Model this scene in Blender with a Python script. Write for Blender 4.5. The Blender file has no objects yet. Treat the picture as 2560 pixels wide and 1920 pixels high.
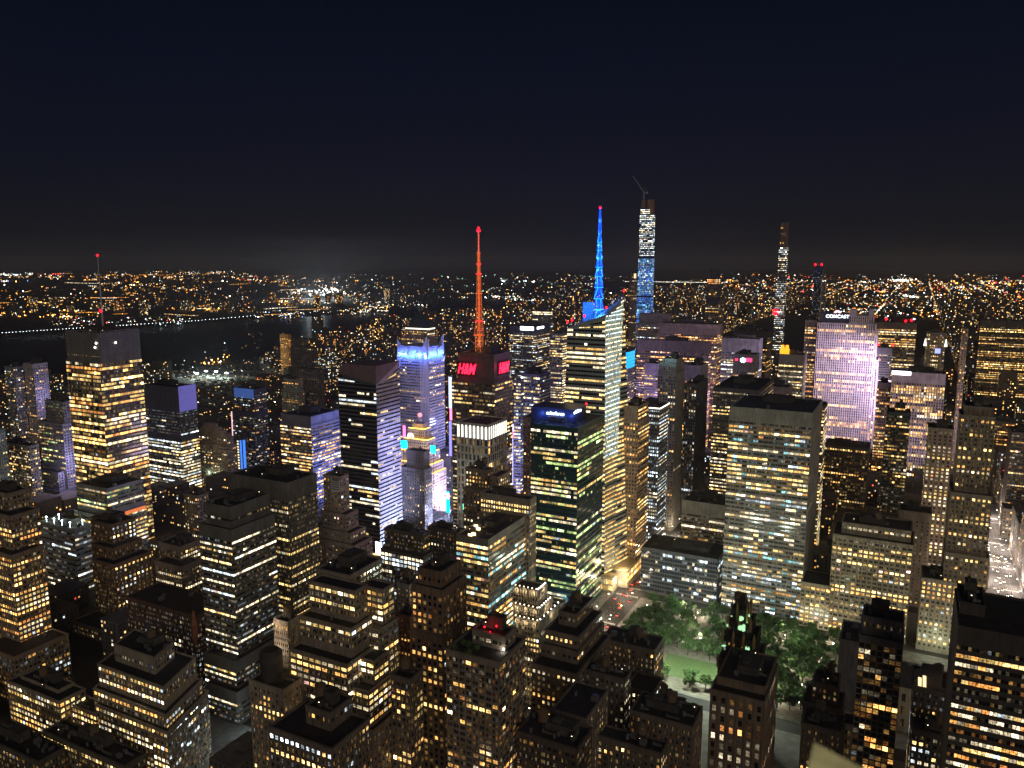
import bpy, bmesh, math, random
from mathutils import Vector, Matrix

# ------------------------------------------------------------------ camera, sky, key light, exposure
SC = bpy.context.scene
COL = SC.collection
F, CX, CY, EYE, CZ = 1967.0, 1280.0, 960.0, 652.0, 312.0      # photograph's focal length and horizon, in its own pixels
PITCH = math.atan((CY - EYE) / F)
GRID = math.radians(27.3)                                      # the street grid is turned against the view
cp, sp, cg, sg = math.cos(PITCH), math.sin(PITCH), math.cos(GRID), math.sin(GRID)

cam_data = bpy.data.cameras.new('camera')
cam = bpy.data.objects.new('camera', cam_data)
COL.objects.link(cam)
cam.location = (0, 0, CZ)
cam.rotation_euler = (math.radians(90) - PITCH, 0, 0)
cam_data.sensor_fit = 'HORIZONTAL'
cam_data.sensor_width = 36
cam_data.lens = 36 * F / 2560
cam_data.clip_start = 0.5
cam_data.clip_end = 120000
SC.camera = cam
cam_data.dof.use_dof = True
cam_data.dof.focus_distance = 650
cam_data.dof.aperture_fstop = 0.4

world = bpy.data.worlds.new('World')
SC.world = world
world.use_nodes = True
wn, wl = world.node_tree.nodes, world.node_tree.links
wn.clear()
w_out = wn.new('ShaderNodeOutputWorld')
w_bg = wn.new('ShaderNodeBackground')
w_tc = wn.new('ShaderNodeTexCoord')
w_sep = wn.new('ShaderNodeSeparateXYZ')
w_ramp = wn.new('ShaderNodeValToRGB')
wl.new(w_tc.outputs['Generated'], w_sep.inputs[0])
wl.new(w_sep.outputs['Z'], w_ramp.inputs[0])
els = w_ramp.color_ramp.elements
els[0].position = 0.0
els[0].color = (0.0082, 0.0082, 0.0104, 1)
els[1].position = 1.0
els[1].color = (0.0010, 0.0022, 0.0062, 1)
for pos, c in ((0.035, (0.0066, 0.0070, 0.0102)), (0.10, (0.0046, 0.0056, 0.0118)), (0.22, (0.0028, 0.0042, 0.0116)), (0.42, (0.0014, 0.0028, 0.0075))):
    e = els.new(pos)
    e.color = c + (1,)
wl.new(w_ramp.outputs[0], w_bg.inputs[0])
w_bg.inputs[1].default_value = 1.0
wl.new(w_bg.outputs[0], w_out.inputs[0])

sun_data = bpy.data.lights.new('ambient_fill', 'SUN')
sun_data.energy = 0.48
sun_data.angle = math.radians(40)
sun_data.color = (1.0, 0.85, 0.68)
sun = bpy.data.objects.new('ambient_fill', sun_data)
COL.objects.link(sun)
sun.rotation_euler = (math.radians(74), 0, math.radians(14))   # added low fill from behind the viewer, brightens the walls

SC.view_settings.view_transform = 'Standard'
SC.view_settings.look = 'None'
SC.view_settings.exposure = 0.0
SC.view_settings.gamma = 1.0
SC.view_settings.use_curve_mapping = False
SC.cycles.max_bounces = 3
SC.cycles.diffuse_bounces = 1
SC.cycles.glossy_bounces = 2
SC.cycles.sample_clamp_indirect = 0.4
SC.cycles.use_denoising = True

# ------------------------------------------------------------------ pixels of the photograph -> metres of the street grid
# grid frame: s runs east along the streets, a runs north along the avenues, z is height; the camera stands at s = a = 0
CROP = dict(A=(0, 560, 3.456), B=(640, 560, 3.456), C=(1280, 400, 3.456), D=(1920, 500, 3.456), E=(0, 960, 3.456),
            F=(640, 960, 3.456), G=(1280, 880, 3.456), H=(1920, 960, 3.456), I=(0, 1440, 3.456), J=(640, 1440, 3.456),
            K=(1280, 1440, 3.456), L=(1920, 1440, 3.456), M=(700, 1340, 3.456), N=(1540, 660, 5.53), Q=(1880, 720, 3.253),
            R=(1340, 1300, 4.61), T=(2360, 880, 2.305), U=(0, 860, 3.456), P=(0, 0, 1.0))
def px(k, x, y):
    ox, oy, sc = CROP[k]
    return ox + x / sc, oy + y / sc
def ray(x, y):
    u, w = (x - CX) / F, (CY - y) / F
    X, Y, Z = u, cp + w * sp, -sp + w * cp
    return X * cg - Y * sg, X * sg + Y * cg, Z
def at_a(x, y, a):
    r = ray(x, y)
    t = a / r[1]
    return r[0] * t, a, CZ + r[2] * t
def at_h(x, y, h=0.0):
    r = ray(x, y)
    t = (h - CZ) / r[2]
    return r[0] * t, r[1] * t, h
def proj(s, a, z):
    X, Y, Z = s * cg + a * sg, -s * sg + a * cg, z - CZ
    d = max(Y * cp - Z * sp, 1e-3)
    return CX + F * X / d, CY - F * (Y * sp + Z * cp) / d, d
def bisect(fn, lo, hi, target):
    up = fn(hi) > fn(lo)
    for _ in range(50):
        m = (lo + hi) / 2
        if (fn(m) < target) == up: lo = m
        else: hi = m
    return (lo + hi) / 2
def V(street): return (street - 33.5) * 80.4
def g2w(s, a, z=0.0): return Vector((s * cg + a * sg, -s * sg + a * cg, z))

# ------------------------------------------------------------------ materials
MATS = {}
def nodes(name):
    m = bpy.data.materials.new(name)
    m.use_nodes = True
    return m, m.node_tree.nodes, m.node_tree.links, m.node_tree.nodes['Principled BSDF']
def mat(name, col, rough=0.8, metal=0.0, noise=0.25, scale=0.15, bump=0.0, emit=None, estr=1.0):
    if name in MATS: return MATS[name]
    m, n, l, b = nodes(name)
    b.inputs['Roughness'].default_value = rough
    b.inputs['Metallic'].default_value = metal
    if noise > 0:
        g = n.new('ShaderNodeNewGeometry')
        t = n.new('ShaderNodeTexNoise')
        t.inputs['Scale'].default_value = scale
        t.inputs['Detail'].default_value = 5
        r = n.new('ShaderNodeMapRange')
        r.inputs['From Min'].default_value = 0.3
        r.inputs['From Max'].default_value = 0.7
        r.inputs['To Min'].default_value = 1 - noise
        r.inputs['To Max'].default_value = 1 + noise
        x = n.new('ShaderNodeMix')
        x.data_type = 'RGBA'
        x.blend_type = 'MULTIPLY'
        x.inputs[0].default_value = 1
        x.inputs[6].default_value = tuple(col) + (1,)
        l.new(g.outputs['Position'], t.inputs['Vector'])
        l.new(t.outputs['Fac'], r.inputs[0])
        if name.startswith('wall_'):
            mp = n.new('ShaderNodeMapping')
            mp.inputs['Scale'].default_value = (1.3, 1.3, .10)
            t2 = n.new('ShaderNodeTexNoise')
            t2.inputs['Scale'].default_value = .8
            t2.inputs['Detail'].default_value = 4
            r2 = n.new('ShaderNodeMapRange')
            for k, v in (('From Min', .3), ('From Max', .7), ('To Min', .72), ('To Max', 1.25)): r2.inputs[k].default_value = v
            mu = n.new('ShaderNodeMath')
            mu.operation = 'MULTIPLY'
            l.new(g.outputs['Position'], mp.inputs[0])
            l.new(mp.outputs[0], t2.inputs['Vector'])
            l.new(t2.outputs['Fac'], r2.inputs[0])
            l.new(r.outputs[0], mu.inputs[0])
            l.new(r2.outputs[0], mu.inputs[1])
            l.new(mu.outputs[0], x.inputs[7])
        else: l.new(r.outputs[0], x.inputs[7])
        l.new(x.outputs[2], b.inputs['Base Color'])
    else:
        b.inputs['Base Color'].default_value = tuple(col) + (1,)
    if emit:
        b.inputs['Emission Color'].default_value = tuple(emit) + (1,)
        b.inputs['Emission Strength'].default_value = estr
    MATS[name] = m
    return m
def glow(name, col, strength, sample=False):
    """a lamp, screen or lit sign"""
    if name in MATS: return MATS[name]
    m = mat(name, (0.05, 0.05, 0.05), 0.4, noise=0, emit=col, estr=strength)
    if not sample: m.cycles.emission_sampling = 'NONE'
    return m
def window_material(name, spec=0.5, grain=0.9):
    """window glass: dark and shiny; what burns behind it comes from the 'lit' attribute, broken up as rooms are"""
    m, n, l, b = nodes(name)
    b.inputs['Base Color'].default_value = (0.012, 0.014, 0.017, 1)
    b.inputs['Roughness'].default_value = 0.12
    b.inputs['Specular IOR Level'].default_value = spec
    at = n.new('ShaderNodeAttribute')
    at.attribute_name = 'lit'
    g = n.new('ShaderNodeNewGeometry')
    mp = n.new('ShaderNodeMapping')
    mp.inputs['Scale'].default_value = (0.8, 0.8, 1.1)
    t = n.new('ShaderNodeTexNoise')
    t.inputs['Scale'].default_value = 1.1
    t.inputs['Detail'].default_value = 4
    r = n.new('ShaderNodeMapRange')
    r.inputs['From Min'].default_value = 0.32
    r.inputs['From Max'].default_value = 0.68
    r.inputs['To Min'].default_value = 1 - grain
    r.inputs['To Max'].default_value = 1 + grain
    x = n.new('ShaderNodeMix')
    x.data_type = 'RGBA'
    x.blend_type = 'MULTIPLY'
    x.inputs[0].default_value = 1
    l.new(g.outputs['Position'], mp.inputs[0])
    l.new(mp.outputs[0], t.inputs['Vector'])
    l.new(t.outputs['Fac'], r.inputs[0])
    l.new(at.outputs['Color'], x.inputs[6])
    l.new(r.outputs[0], x.inputs[7])
    l.new(x.outputs[2], b.inputs['Emission Color'])
    b.inputs['Emission Strength'].default_value = 1.0
    m.cycles.emission_sampling = 'NONE'
    return m
GLASS = window_material('window_glass')
CITYLIGHT = window_material('city_light', 0.0, 0.2)
TAR = mat('roof_tar', (0.035, 0.034, 0.035), 0.9, noise=0.35, scale=0.25)
GRAVELROOF = mat('roof_gravel', (0.07, 0.066, 0.06), 0.95, noise=0.35, scale=0.3)
DARKMETAL = mat('dark_metal', (0.05, 0.05, 0.055), 0.5, 0.6, noise=0.2)
GREYMETAL = mat('grey_metal', (0.22, 0.22, 0.22), 0.5, 0.5, noise=0.2)
TIMBER = mat('tank_timber', (0.16, 0.11, 0.07), 0.9, noise=0.35, scale=2)
RED = glow('red_beacon', (1.0, 0.006, 0.02), 5)
def wallmat(c, rough=0.85):
    return mat('wall_%d_%d_%d_%d' % tuple(int(v * 1000) for v in (*c, rough)), c, rough, noise=0.22, scale=0.12)

# ------------------------------------------------------------------ mesh builder
class MB:
    def __init__(self): self.v, self.f, self.c = [], [], []
    def quad(self, a, b, c, d, col=None):
        i = len(self.v)
        self.v += [a, b, c, d]
        self.f.append((i, i + 1, i + 2, i + 3))
        self.c.append(col)
    def poly(self, pts, col=None):
        i = len(self.v)
        self.v += list(pts)
        self.f.append(tuple(range(i, i + len(pts))))
        self.c.append(col)
    def box(self, x0, x1, y0, y1, z0, z1, bottom=False):
        self.prism([(x0, y0), (x1, y0), (x1, y1), (x0, y1)], z0, z1, bottom)
    def prism(self, pts, z0, z1, bottom=False, top=True, pts1=None):
        q = pts1 or pts
        n = len(pts)
        zz = z1 if isinstance(z1, (list, tuple)) else [z1] * n
        for i in range(n):
            j = (i + 1) % n
            self.quad((*pts[i], z0), (*pts[j], z0), (*q[j], zz[j]), (*q[i], zz[i]))
        if top: self.poly([(*q[i], zz[i]) for i in range(n)])
        if bottom: self.poly([(*p, z0) for p in reversed(pts)])
    def cyl(self, x, y, z0, z1, r0, r1=None, n=10, cap=True, bottom=False):
        r1 = r0 if r1 is None else r1
        a = [(x + r0 * math.cos(2 * math.pi * k / n), y + r0 * math.sin(2 * math.pi * k / n)) for k in range(n)]
        b = [(x + r1 * math.cos(2 * math.pi * k / n), y + r1 * math.sin(2 * math.pi * k / n)) for k in range(n)]
        self.prism(a, z0, z1, bottom, cap and r1 > 1e-4, b)
    def tube(self, p, q, r, n=5, r1=None):
        p, q = Vector(p), Vector(q)
        d = (q - p)
        if d.length < 1e-6: return
        d.normalize()
        u = d.orthogonal().normalized()
        w = d.cross(u)
        r1 = r if r1 is None else r1
        A = [p + (u * math.cos(2 * math.pi * k / n) + w * math.sin(2 * math.pi * k / n)) * r for k in range(n)]
        B = [q + (u * math.cos(2 * math.pi * k / n) + w * math.sin(2 * math.pi * k / n)) * r1 for k in range(n)]
        for k in range(n):
            j = (k + 1) % n
            self.quad(tuple(A[k]), tuple(A[j]), tuple(B[j]), tuple(B[k]))
        self.poly([tuple(b) for b in B])
        self.poly([tuple(a) for a in reversed(A)])
    def ball(self, x, y, z, r, n=8, m=5, col=None):
        P = [[(x + r * math.sin(math.pi * i / m) * math.cos(2 * math.pi * k / n), y + r * math.sin(math.pi * i / m) * math.sin(2 * math.pi * k / n), z + r * math.cos(math.pi * i / m)) for k in range(n)] for i in range(m + 1)]
        for i in range(m):
            for k in range(n):
                j = (k + 1) % n
                self.poly([P[i][k], P[i + 1][k], P[i + 1][j], P[i][j]] if 0 < i < m - 1 else ([P[0][0], P[1][k], P[1][j]] if i == 0 else [P[i][k], P[m][0], P[i][j]]), col)
    def octa(self, x, y, z, r, rz, col):
        t, b = (x, y, z + rz), (x, y, z - rz)
        e = [(x + r, y, z), (x, y + r, z), (x - r, y, z), (x, y - r, z)]
        for k in range(4):
            j = (k + 1) % 4
            self.poly([e[k], e[j], t], col)
            self.poly([e[j], e[k], b], col)
    def build(self, name, m, parent=None, org=(0, 0, 0), rot=None, attr=None):
        """one mesh object; vertices are given in the grid frame (metres), org is the point its own origin sits at"""
        me = bpy.data.meshes.new(name)
        ox, oy, oz = org
        me.from_pydata([(x - ox, y - oy, z - oz) for x, y, z in self.v], [], self.f)
        if attr:
            at = me.attributes.new('lit', 'FLOAT_COLOR', 'CORNER')
            buf = []
            for f, c in zip(self.f, self.c):
                c = c or (0, 0, 0)
                buf += [c[0], c[1], c[2], 1.0] * len(f)
            at.data.foreach_set('color', buf)
        me.materials.append(m)
        o = bpy.data.objects.new(name, me)
        COL.objects.link(o)
        if parent is not None: o.parent = parent
        else: place(o, *org)
        return o
def place(o, s, a, z=0.0, rot=0.0):
    o.location = g2w(s, a, z)
    o.rotation_euler = (0, 0, -GRID + rot)
def tag(o, label=None, cat=None, group=None, kind=None):
    if label and not kind: kind = 'thing'
    if label: o['label'] = label
    if cat: o['category'] = cat
    if group: o['group'] = group
    if kind: o['kind'] = kind
    return o
def empty(name, s, a, z=0.0, rot=0.0):
    o = bpy.data.objects.new(name, None)
    o.empty_display_size = 2
    COL.objects.link(o)
    place(o, s, a, z, rot)
    return o
def copy_tree(o, parent=None):
    c = o.copy()
    COL.objects.link(c)
    if parent is not None: c.parent = parent
    for ch in list(o.children): copy_tree(ch, c)
    return c
def lamp(name, s, a, z, col, energy, size=2.0, kind='POINT', aim=None, spot=90):
    d = bpy.data.lights.new(name, kind)
    d.energy = energy
    d.color = col
    if kind == 'AREA':
        d.size = size
    else:
        d.shadow_soft_size = size
    if kind == 'SPOT':
        d.spot_size = math.radians(spot)
        d.spot_blend = 0.6
    o = bpy.data.objects.new(name, d)
    COL.objects.link(o)
    o.location = g2w(s, a, z)
    if aim is not None:
        o.rotation_euler = (g2w(*aim) - g2w(s, a, z)).to_track_quat('-Z', 'Y').to_euler()
    return o

# ------------------------------------------------------------------ facades
GAIN = 1.05
HUE = dict(warm=(1.0, 0.50, 0.13), yellow=(1.0, 0.65, 0.22), white=(1.0, 0.82, 0.52), cool=(0.78, 0.92, 1.0), teal=(0.36, 0.82, 0.88),
           orange=(1.0, 0.38, 0.09), lime=(0.70, 0.98, 0.34), blue=(0.10, 0.24, 1.0), ice=(0.16, 0.46, 1.0), pink=(1.0, 0.55, 0.50), red=(1.0, 0.08, 0.06), violet=(0.5, 0.2, 1.0))
def style(kind='punched', **k):
    d = dict(kind=kind, bw=3.4, fh=3.8, ww=0.55, wh=0.5, sub=2, lit=0.3, full=0.04, dark=0.15, run=0.55, hues='yellow yellow white warm',
             br=1.3, dim=None, pier=0.0, pw=0.7, every=1, ledge=0.0, top=3.0, base=0.0, maxu=100, odd=0.035)
    d.update(k)
    d['hues'] = d['hues'].split()
    d['lit'], d['full'] = min(1, d['lit'] * 1.15), min(1, d['full'] * 1.2)
    if d['kind'] in ('ribbon', 'curtain'): d['wh'] *= .88
    return d
def facade(wall, units, p0, p1, z0, z1, st, rng):
    """relief of one wall into `wall`, its windows into `units` as lists of (quad, light)"""
    L = math.hypot(p1[0] - p0[0], p1[1] - p0[1])
    H = z1 - z0
    if L < 2.0 or H < 3.0: return
    dx, dy = (p1[0] - p0[0]) / L, (p1[1] - p0[1]) / L
    nx, ny = dy, -dx                                            # outward for counter-clockwise footprints
    nb = max(1, round(L / st['bw']))
    bw = L / nb
    fh = st['fh']
    nf = int((H - st['top'] - st['base']) / fh)
    def P(t, z, o): return (p0[0] + dx * t + nx * o, p0[1] + dy * t + ny * o, z)
    kind = st['kind']
    if st['pier'] > 0:
        pd, w = st['pier'], st['pw'] / 2
        for i in range(0, nb + 1, st['every']):
            t0, t1 = max(0.02, i * bw - w), min(L - 0.02, i * bw + w)
            za, zb = z0, z1 - 0.35
            wall.quad(P(t0, za, pd), P(t1, za, pd), P(t1, zb, pd), P(t0, zb, pd))
            wall.quad(P(t0, za, 0), P(t0, za, pd), P(t0, zb, pd), P(t0, zb, 0))
            wall.quad(P(t1, za, pd), P(t1, za, 0), P(t1, zb, 0), P(t1, zb, pd))
            wall.quad(P(t0, zb, pd), P(t1, zb, pd), P(t1, zb, 0), P(t0, zb, 0))
    for f in range(nf):
        zt = z1 - st['top'] - f * fh
        zw1 = zt - fh * (1 - st['wh']) * 0.35
        zw0 = zw1 - fh * st['wh']
        if st['ledge'] > 0:
            ld = st['ledge']
            a, b = zw0 - fh * (1 - st['wh']) * 0.9, zw0 - 0.05
            wall.quad(P(0, a, ld), P(L, a, ld), P(L, b, ld), P(0, b, ld))
            wall.quad(P(0, b, ld), P(L, b, ld), P(L, b, 0), P(0, b, 0))
            wall.quad(P(0, a, 0), P(L, a, 0), P(L, a, ld), P(0, a, ld))
        r = rng.random()
        mode = 2 if r < st['full'] else (0 if r < st['full'] + st['dark'] else 1)
        hue = HUE[rng.choice(st['hues'])]
        fbr = GAIN * st['br'] * math.exp(rng.gauss(0, 0.35))
        on = rng.random() < st['lit']
        band = []
        for i in range(nb):
            if rng.random() > st['run']: on = rng.random() < st['lit']
            is_on = (mode == 2 and rng.random() < 0.94) or (mode == 1 and on)
            h = hue if rng.random() < 0.72 else HUE[rng.choice(st['hues'])]
            if rng.random() < st['odd']: h = HUE[rng.choice(['cool', 'orange', 'white', 'cool', 'pink'] if 'ice' not in st['hues'] else ['cool', 'cool', 'teal'])]
            b = fbr * math.exp(rng.gauss(-.18, 0.68))
            w = bw * st['ww']
            t0 = i * bw + (bw - w) / 2
            n = st['sub']
            pane = w / n
            gap = min(0.2, pane * 0.12)
            one = []
            for k in range(n):
                ta, tb = t0 + k * pane + (gap if k else 0), t0 + (k + 1) * pane
                c = None
                if is_on:
                    q = b * (0.75 + 0.5 * rng.random())
                    c = (h[0] * q, h[1] * q, h[2] * q)
                elif st['dim'] and rng.random() < .85:  # unlit panes glow faintly in place of reflections in the glass
                    q = .4 + rng.random()
                    c = tuple(k * q for k in st['dim'])
                elif rng.random() < 0.6:
                    q = 0.16 * rng.random() ** 1.6 * fbr
                    c = (h[0] * q, h[1] * q, h[2] * q)
                o = 0.04
                zsplit = zw0
                if kind == 'punched' and fh * st['wh'] > 1.4:                  # double hung sashes, a blind drawn in some
                    zm = zw0 + (zw1 - zw0) * rng.choice((.48, .5, .5, .35, .62))
                    up = c
                    if c:
                        f_ = rng.choice((1, 1, 1, .45, .7, 1.25))
                        up = (c[0] * f_, c[1] * f_, c[2] * f_)
                    one.append(((P(ta, zw0, o), P(tb, zw0, o), P(tb, zm - .05, o), P(ta, zm - .05, o)), c))
                    one.append(((P(ta, zm + .05, o), P(tb, zm + .05, o), P(tb, zw1, o), P(ta, zw1, o)), up))
                else:
                    one.append(((P(ta, zsplit, o), P(tb, zsplit, o), P(tb, zw1, o), P(ta, zw1, o)), c))
            if kind in ('ribbon', 'curtain'): band += one
            else: units.append(('window', one, is_on))
        if kind in ('ribbon', 'curtain') and band:
            units.append(('window_band', band, any(c and max(c) > 0.3 for _, c in band)))

ROOTS = []
FOOT = []
def finish(root, org, walls, units, maxu):
    """walls: list of (name, MB, material); units -> the windows that show largest as parts, the rest as one part"""
    for nm, w, m in walls:
        if w.f: w.build(nm, m, root, org)
    def key(u):
        q = u[1][0][0]
        a = proj(*q[0])
        b = proj(*u[1][-1][0][2])
        return abs((a[0] - b[0]) * (a[1] - b[1])) * (1.0 if u[2] else 0.35)
    seen = [(key(u), k) for k, u in enumerate(units)]
    seen.sort(reverse=True)
    pick = set(k for sc, k in seen[:maxu] if sc > 4.0)
    rest = MB()
    restname = 'window'
    for k, u in enumerate(units):
        if k in pick:
            m = MB()
            for q, c in u[1]: m.quad(*q, c)
            m.build(u[0], GLASS, root, org, attr=True)
        else:
            restname = u[0]
            for q, c in u[1]: rest.quad(*q, c)
    if rest.f:
        o = rest.build('windows', GLASS, root, org, attr=True)
        o['kind'] = 'stuff'

def rect(t):
    """a tier from the photograph: (crop, corner x, corner y at the roof edge, left end x, right end x, distance a or "h" + roof height) -> s0, s1, a0, a1, z"""
    k, xc, yc, xl, xr, a = t[:6]
    dep = t[6] if len(t) > 6 else None
    X, Y = px(k, xc, yc)
    s, a, z = at_h(X, Y, float(a[1:])) if isinstance(a, str) else at_a(X, Y, a)
    if s >= 0 and dep:
        s0 = bisect(lambda q: proj(q, a, z)[0], s - 200, s + 200, px(k, xl, 0)[0])
        s1 = bisect(lambda q: proj(q, a, z)[0], s - 200, s + 200, px(k, xr, 0)[0])
        return s0, s1, a, a + dep, z
    if s < 0:
        s1, a0 = s, a
        s0 = bisect(lambda q: proj(q, a, z)[0], s - 400, s, px(k, xl, 0)[0])
        a1 = a + dep if dep else bisect(lambda q: proj(s, q, z)[0], a, a + 600, px(k, xr, 0)[0])
    else:
        s0, a0 = s, a
        s1 = bisect(lambda q: proj(q, a, z)[0], s, s + 400, px(k, xr, 0)[0])
        a1 = a + dep if dep else bisect(lambda q: proj(s, q, z)[0], a, a + 600, px(k, xl, 0)[0])
    return s0, s1, a0, max(a1, a0 + 11), z

def roof_details(root, org, r, rng, n, tank=False, mech=True):
    s0, s1, a0, a1, z = r
    W, D = s1 - s0, a1 - a0
    if W < 9 or D < 9: return
    if mech:
        w, d, h = W * rng.uniform(.3, .5), D * rng.uniform(.3, .5), rng.uniform(3.5, 6)
        x, y = s0 + (W - w) * rng.uniform(.3, .7), a0 + (D - d) * rng.uniform(.45, .85)
        m = MB()
        m.box(x, x + w, y, y + d, z - 0.6, z + h)
        m.box(x + w * .2, x + w * .5, y + d * .2, y + d * .6, z + h, z + h + 1.6)
        m.build('bulkhead', GRAVELROOF, root, org)
    for i in range(n):
        x, y = s0 + 2 + (W - 6) * rng.random(), a0 + 2 + (D - 6) * rng.random()
        m = MB()
        t = rng.random()
        if t < .16:
            L = rng.uniform(4, 9)
            m.box(x, min(x + L, s1 - 1.5), y, y + .9, z - .5, z + .5)
            m.tube((x, y + .45, z - .8), (x, y + .45, z + 1.3), .35, 6)
            m.build('duct', GREYMETAL, root, org)
        elif t < .26:
            m.box(x, x + 2.4, y, y + 2.4, z - .8, z + 2.4)
            m.box(x - .2, x + 2.6, y - .2, y + 2.6, z + 2.4, z + 2.6, True)
            b_ = m.build('stair_shed', GRAVELROOF, root, org)
            e = MB(); e.box(x + 1, x + 1.35, y - .16, y - .02, z + 1.7, z + 1.9, True)
            e.build('shed_lamp', glow('shed_lamp', (1, .8, .5), 8), b_, org)
        elif t < .5:
            w, d, h = rng.uniform(1.5, 3.6), rng.uniform(1.5, 3.6), rng.uniform(1.0, 2.2)
            m.box(x, x + w, y, y + d, z - 0.6, z + h)
            m.box(x + .3, x + w - .3, y + .3, y + d - .3, z + h, z + h + .3)
            m.build('air_handler', GREYMETAL, root, org)
        elif t < .8:
            m.cyl(x, y, z - .6, z + 1.5, .7, n=8)
            m.cyl(x, y, z + 1.5, z + 1.9, 1.0, .3, n=8)
            m.build('roof_vent', GREYMETAL, root, org)
        else:
            m.tube((x, y, z - .6), (x, y, z + rng.uniform(3, 6)), .12, 4)
            m.tube((x - .8, y, z + 2.2), (x + .8, y, z + 2.2), .08, 4)
            m.build('aerial', DARKMETAL, root, org)
    if tank:
        water_tank(root, org, s0 + W * rng.uniform(.25, .75), a0 + D * rng.uniform(.3, .7), z - .6)
def water_tank(root, org, x, y, z, r=2.6):
    m = MB()
    m.cyl(x, y, z + 4.0, z + 8.6, r, r * .96, 14)
    m.cyl(x, y, z + 8.6, z + 10.2, r * 1.08, .05, 14)
    for h in (4.6, 5.8, 7.0, 8.2): m.cyl(x, y, z + h, z + h + .16, r + .06, n=14)
    t = m.build('water_tank', TIMBER, root, org)
    for sx in (-1, 1):
        for sy in (-1, 1):
            f = MB()
            f.tube((x + sx * r * .65, y + sy * r * .65, z), (x + sx * r * .6, y + sy * r * .6, z + 4.1), .18, 4)
            f.build('leg', DARKMETAL, t, org)

def building(label, tiers, wall=(0.3, 0.27, 0.23), st=None, seed=0, name='office_tower', cat='building', skew=0.0, roof=None, clutter=3,
             tank=False, mech=True, parapet=1.1, st_e=None, faces=None, rough=0.85, group=None, tops=None, wall_e=None, nest=True):
    rng = random.Random(seed * 7919 + 13)
    R = [rect(t) for t in tiers]
    order = sorted(range(len(R)), key=lambda i: R[i][4])
    # an upper tier never overhangs the one it stands on by a hair, and the lower one reaches as far back
    for jj in range(len(order) - 1 if nest else 0):
        for ii in range(jj + 1, len(order)):
            lo, up = list(R[order[jj]]), R[order[ii]]
            if lo[0] - 4 < up[0] and up[1] < lo[1] + 4 and lo[2] - 4 < up[2] < lo[3]:
                lo[0], lo[1], lo[2], lo[3] = min(lo[0], up[0] - .4), max(lo[1], up[1] + .4), min(lo[2], up[2] - .4), max(lo[3], up[3])
                R[order[jj]] = tuple(lo)
    big = R[order[0]]
    cs, ca = (big[0] + big[1]) / 2, (big[2] + big[3]) / 2
    root = empty(name, cs, ca)
    tag(root, label, cat, group)
    org = (cs, ca, 0)
    W, units = MB(), []
    WE = MB() if wall_e else W  # east face's own tone: light falling on that side put into colour
    wm = wallmat(wall, rough)
    below = 0.0
    for oi, i in enumerate(order):
        s0, s1, a0, a1, z = R[i]
        s_t = tops[i] if tops and tops.get(i) else (st or style())
        # what this tier stands on: the highest lower tier that lies under its corner
        z0 = 0.0
        for j in order[:oi]:
            b = R[j]
            if b[0] - .6 <= s0 and b[1] + .6 >= s1 and b[2] - .6 <= a0 + 1: z0 = max(z0, b[4])
        dsk = math.tan(math.radians(skew)) * (a1 - a0)
        pts = [(s0, a0), (s1, a0), (s1 - dsk, a1), (s0 - dsk, a1)]
        zb = max(0.0, z0 - 1.0)
        for q in range(4):
            e = (q + 1) % 4
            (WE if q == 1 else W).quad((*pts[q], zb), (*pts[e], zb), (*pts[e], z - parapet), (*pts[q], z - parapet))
        # parapet ring and a roof sunk behind it
        inn = [(s0 + .5, a0 + .5), (s1 - .5, a0 + .5), (s1 - .5 - dsk, a1 - .5), (s0 + .5 - dsk, a1 - .5)]
        for q in range(4):
            e = (q + 1) % 4
            W.quad((*pts[q], z - parapet), (*pts[e], z - parapet), (*pts[e], z), (*pts[q], z))
            W.quad((*pts[q], z), (*pts[e], z), (*inn[e], z), (*inn[q], z))
            W.quad((*inn[e], z - parapet), (*inn[q], z - parapet), (*inn[q], z), (*inn[e], z))
        if s_t['kind'] == 'punched':
            for zc, hh, ov in ((z - .75, .55, .45), (z - s_t['top'] - 2 * s_t['fh'] - .12, .3, .28)):
                if zc - 2 < max(z0, 0): continue
                ctr = (sum(p[0] for p in pts) / 4, sum(p[1] for p in pts) / 4)
                out = [(p[0] + (ov if p[0] > ctr[0] else -ov), p[1] + (ov if p[1] > ctr[1] else -ov)) for p in pts]
                for q in range(4):
                    e = (q + 1) % 4
                    M = WE if q == 1 else W
                    M.quad((*out[q], zc), (*out[e], zc), (*out[e], zc + hh), (*out[q], zc + hh))
                    M.quad((*out[q], zc + hh), (*out[e], zc + hh), (*pts[e], zc + hh), (*pts[q], zc + hh))
                    M.quad((*pts[q], zc), (*pts[e], zc), (*out[e], zc), (*out[q], zc))
        rf = MB()
        rf.poly([(*p, z - parapet) for p in inn])
        rf.build('roof', roof or TAR, root, org)
        fs = faces or ('S' + ('E' if s1 < 0 else '') + ('W' if s0 > 0 else ''))
        if 'S' in fs: facade(W, units, pts[0], pts[1], z0, z, s_t, rng)
        if 'E' in fs: facade(WE, units, pts[1], pts[2], z0, z, st_e or s_t, rng)
        if 'W' in fs: facade(W, units, pts[3], pts[0], z0, z, s_t, rng)
        if oi == len(order) - 1:
            roof_details(root, org, R[i], rng, int(clutter * 1.7), tank or (R[i][2] < 560 and R[i][4] < 105 and rng.random() < .4), mech)
        elif rng.random() < .5:
            roof_details(root, org, R[i], rng, 1, False, False)
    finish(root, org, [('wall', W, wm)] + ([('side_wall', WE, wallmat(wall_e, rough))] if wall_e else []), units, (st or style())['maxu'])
    ROOTS.append(root)
    FOOT.append((label, [R[i] for i in order]))
    root['_top'] = R[order[-1]][4]
    return root, org, R

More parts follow.
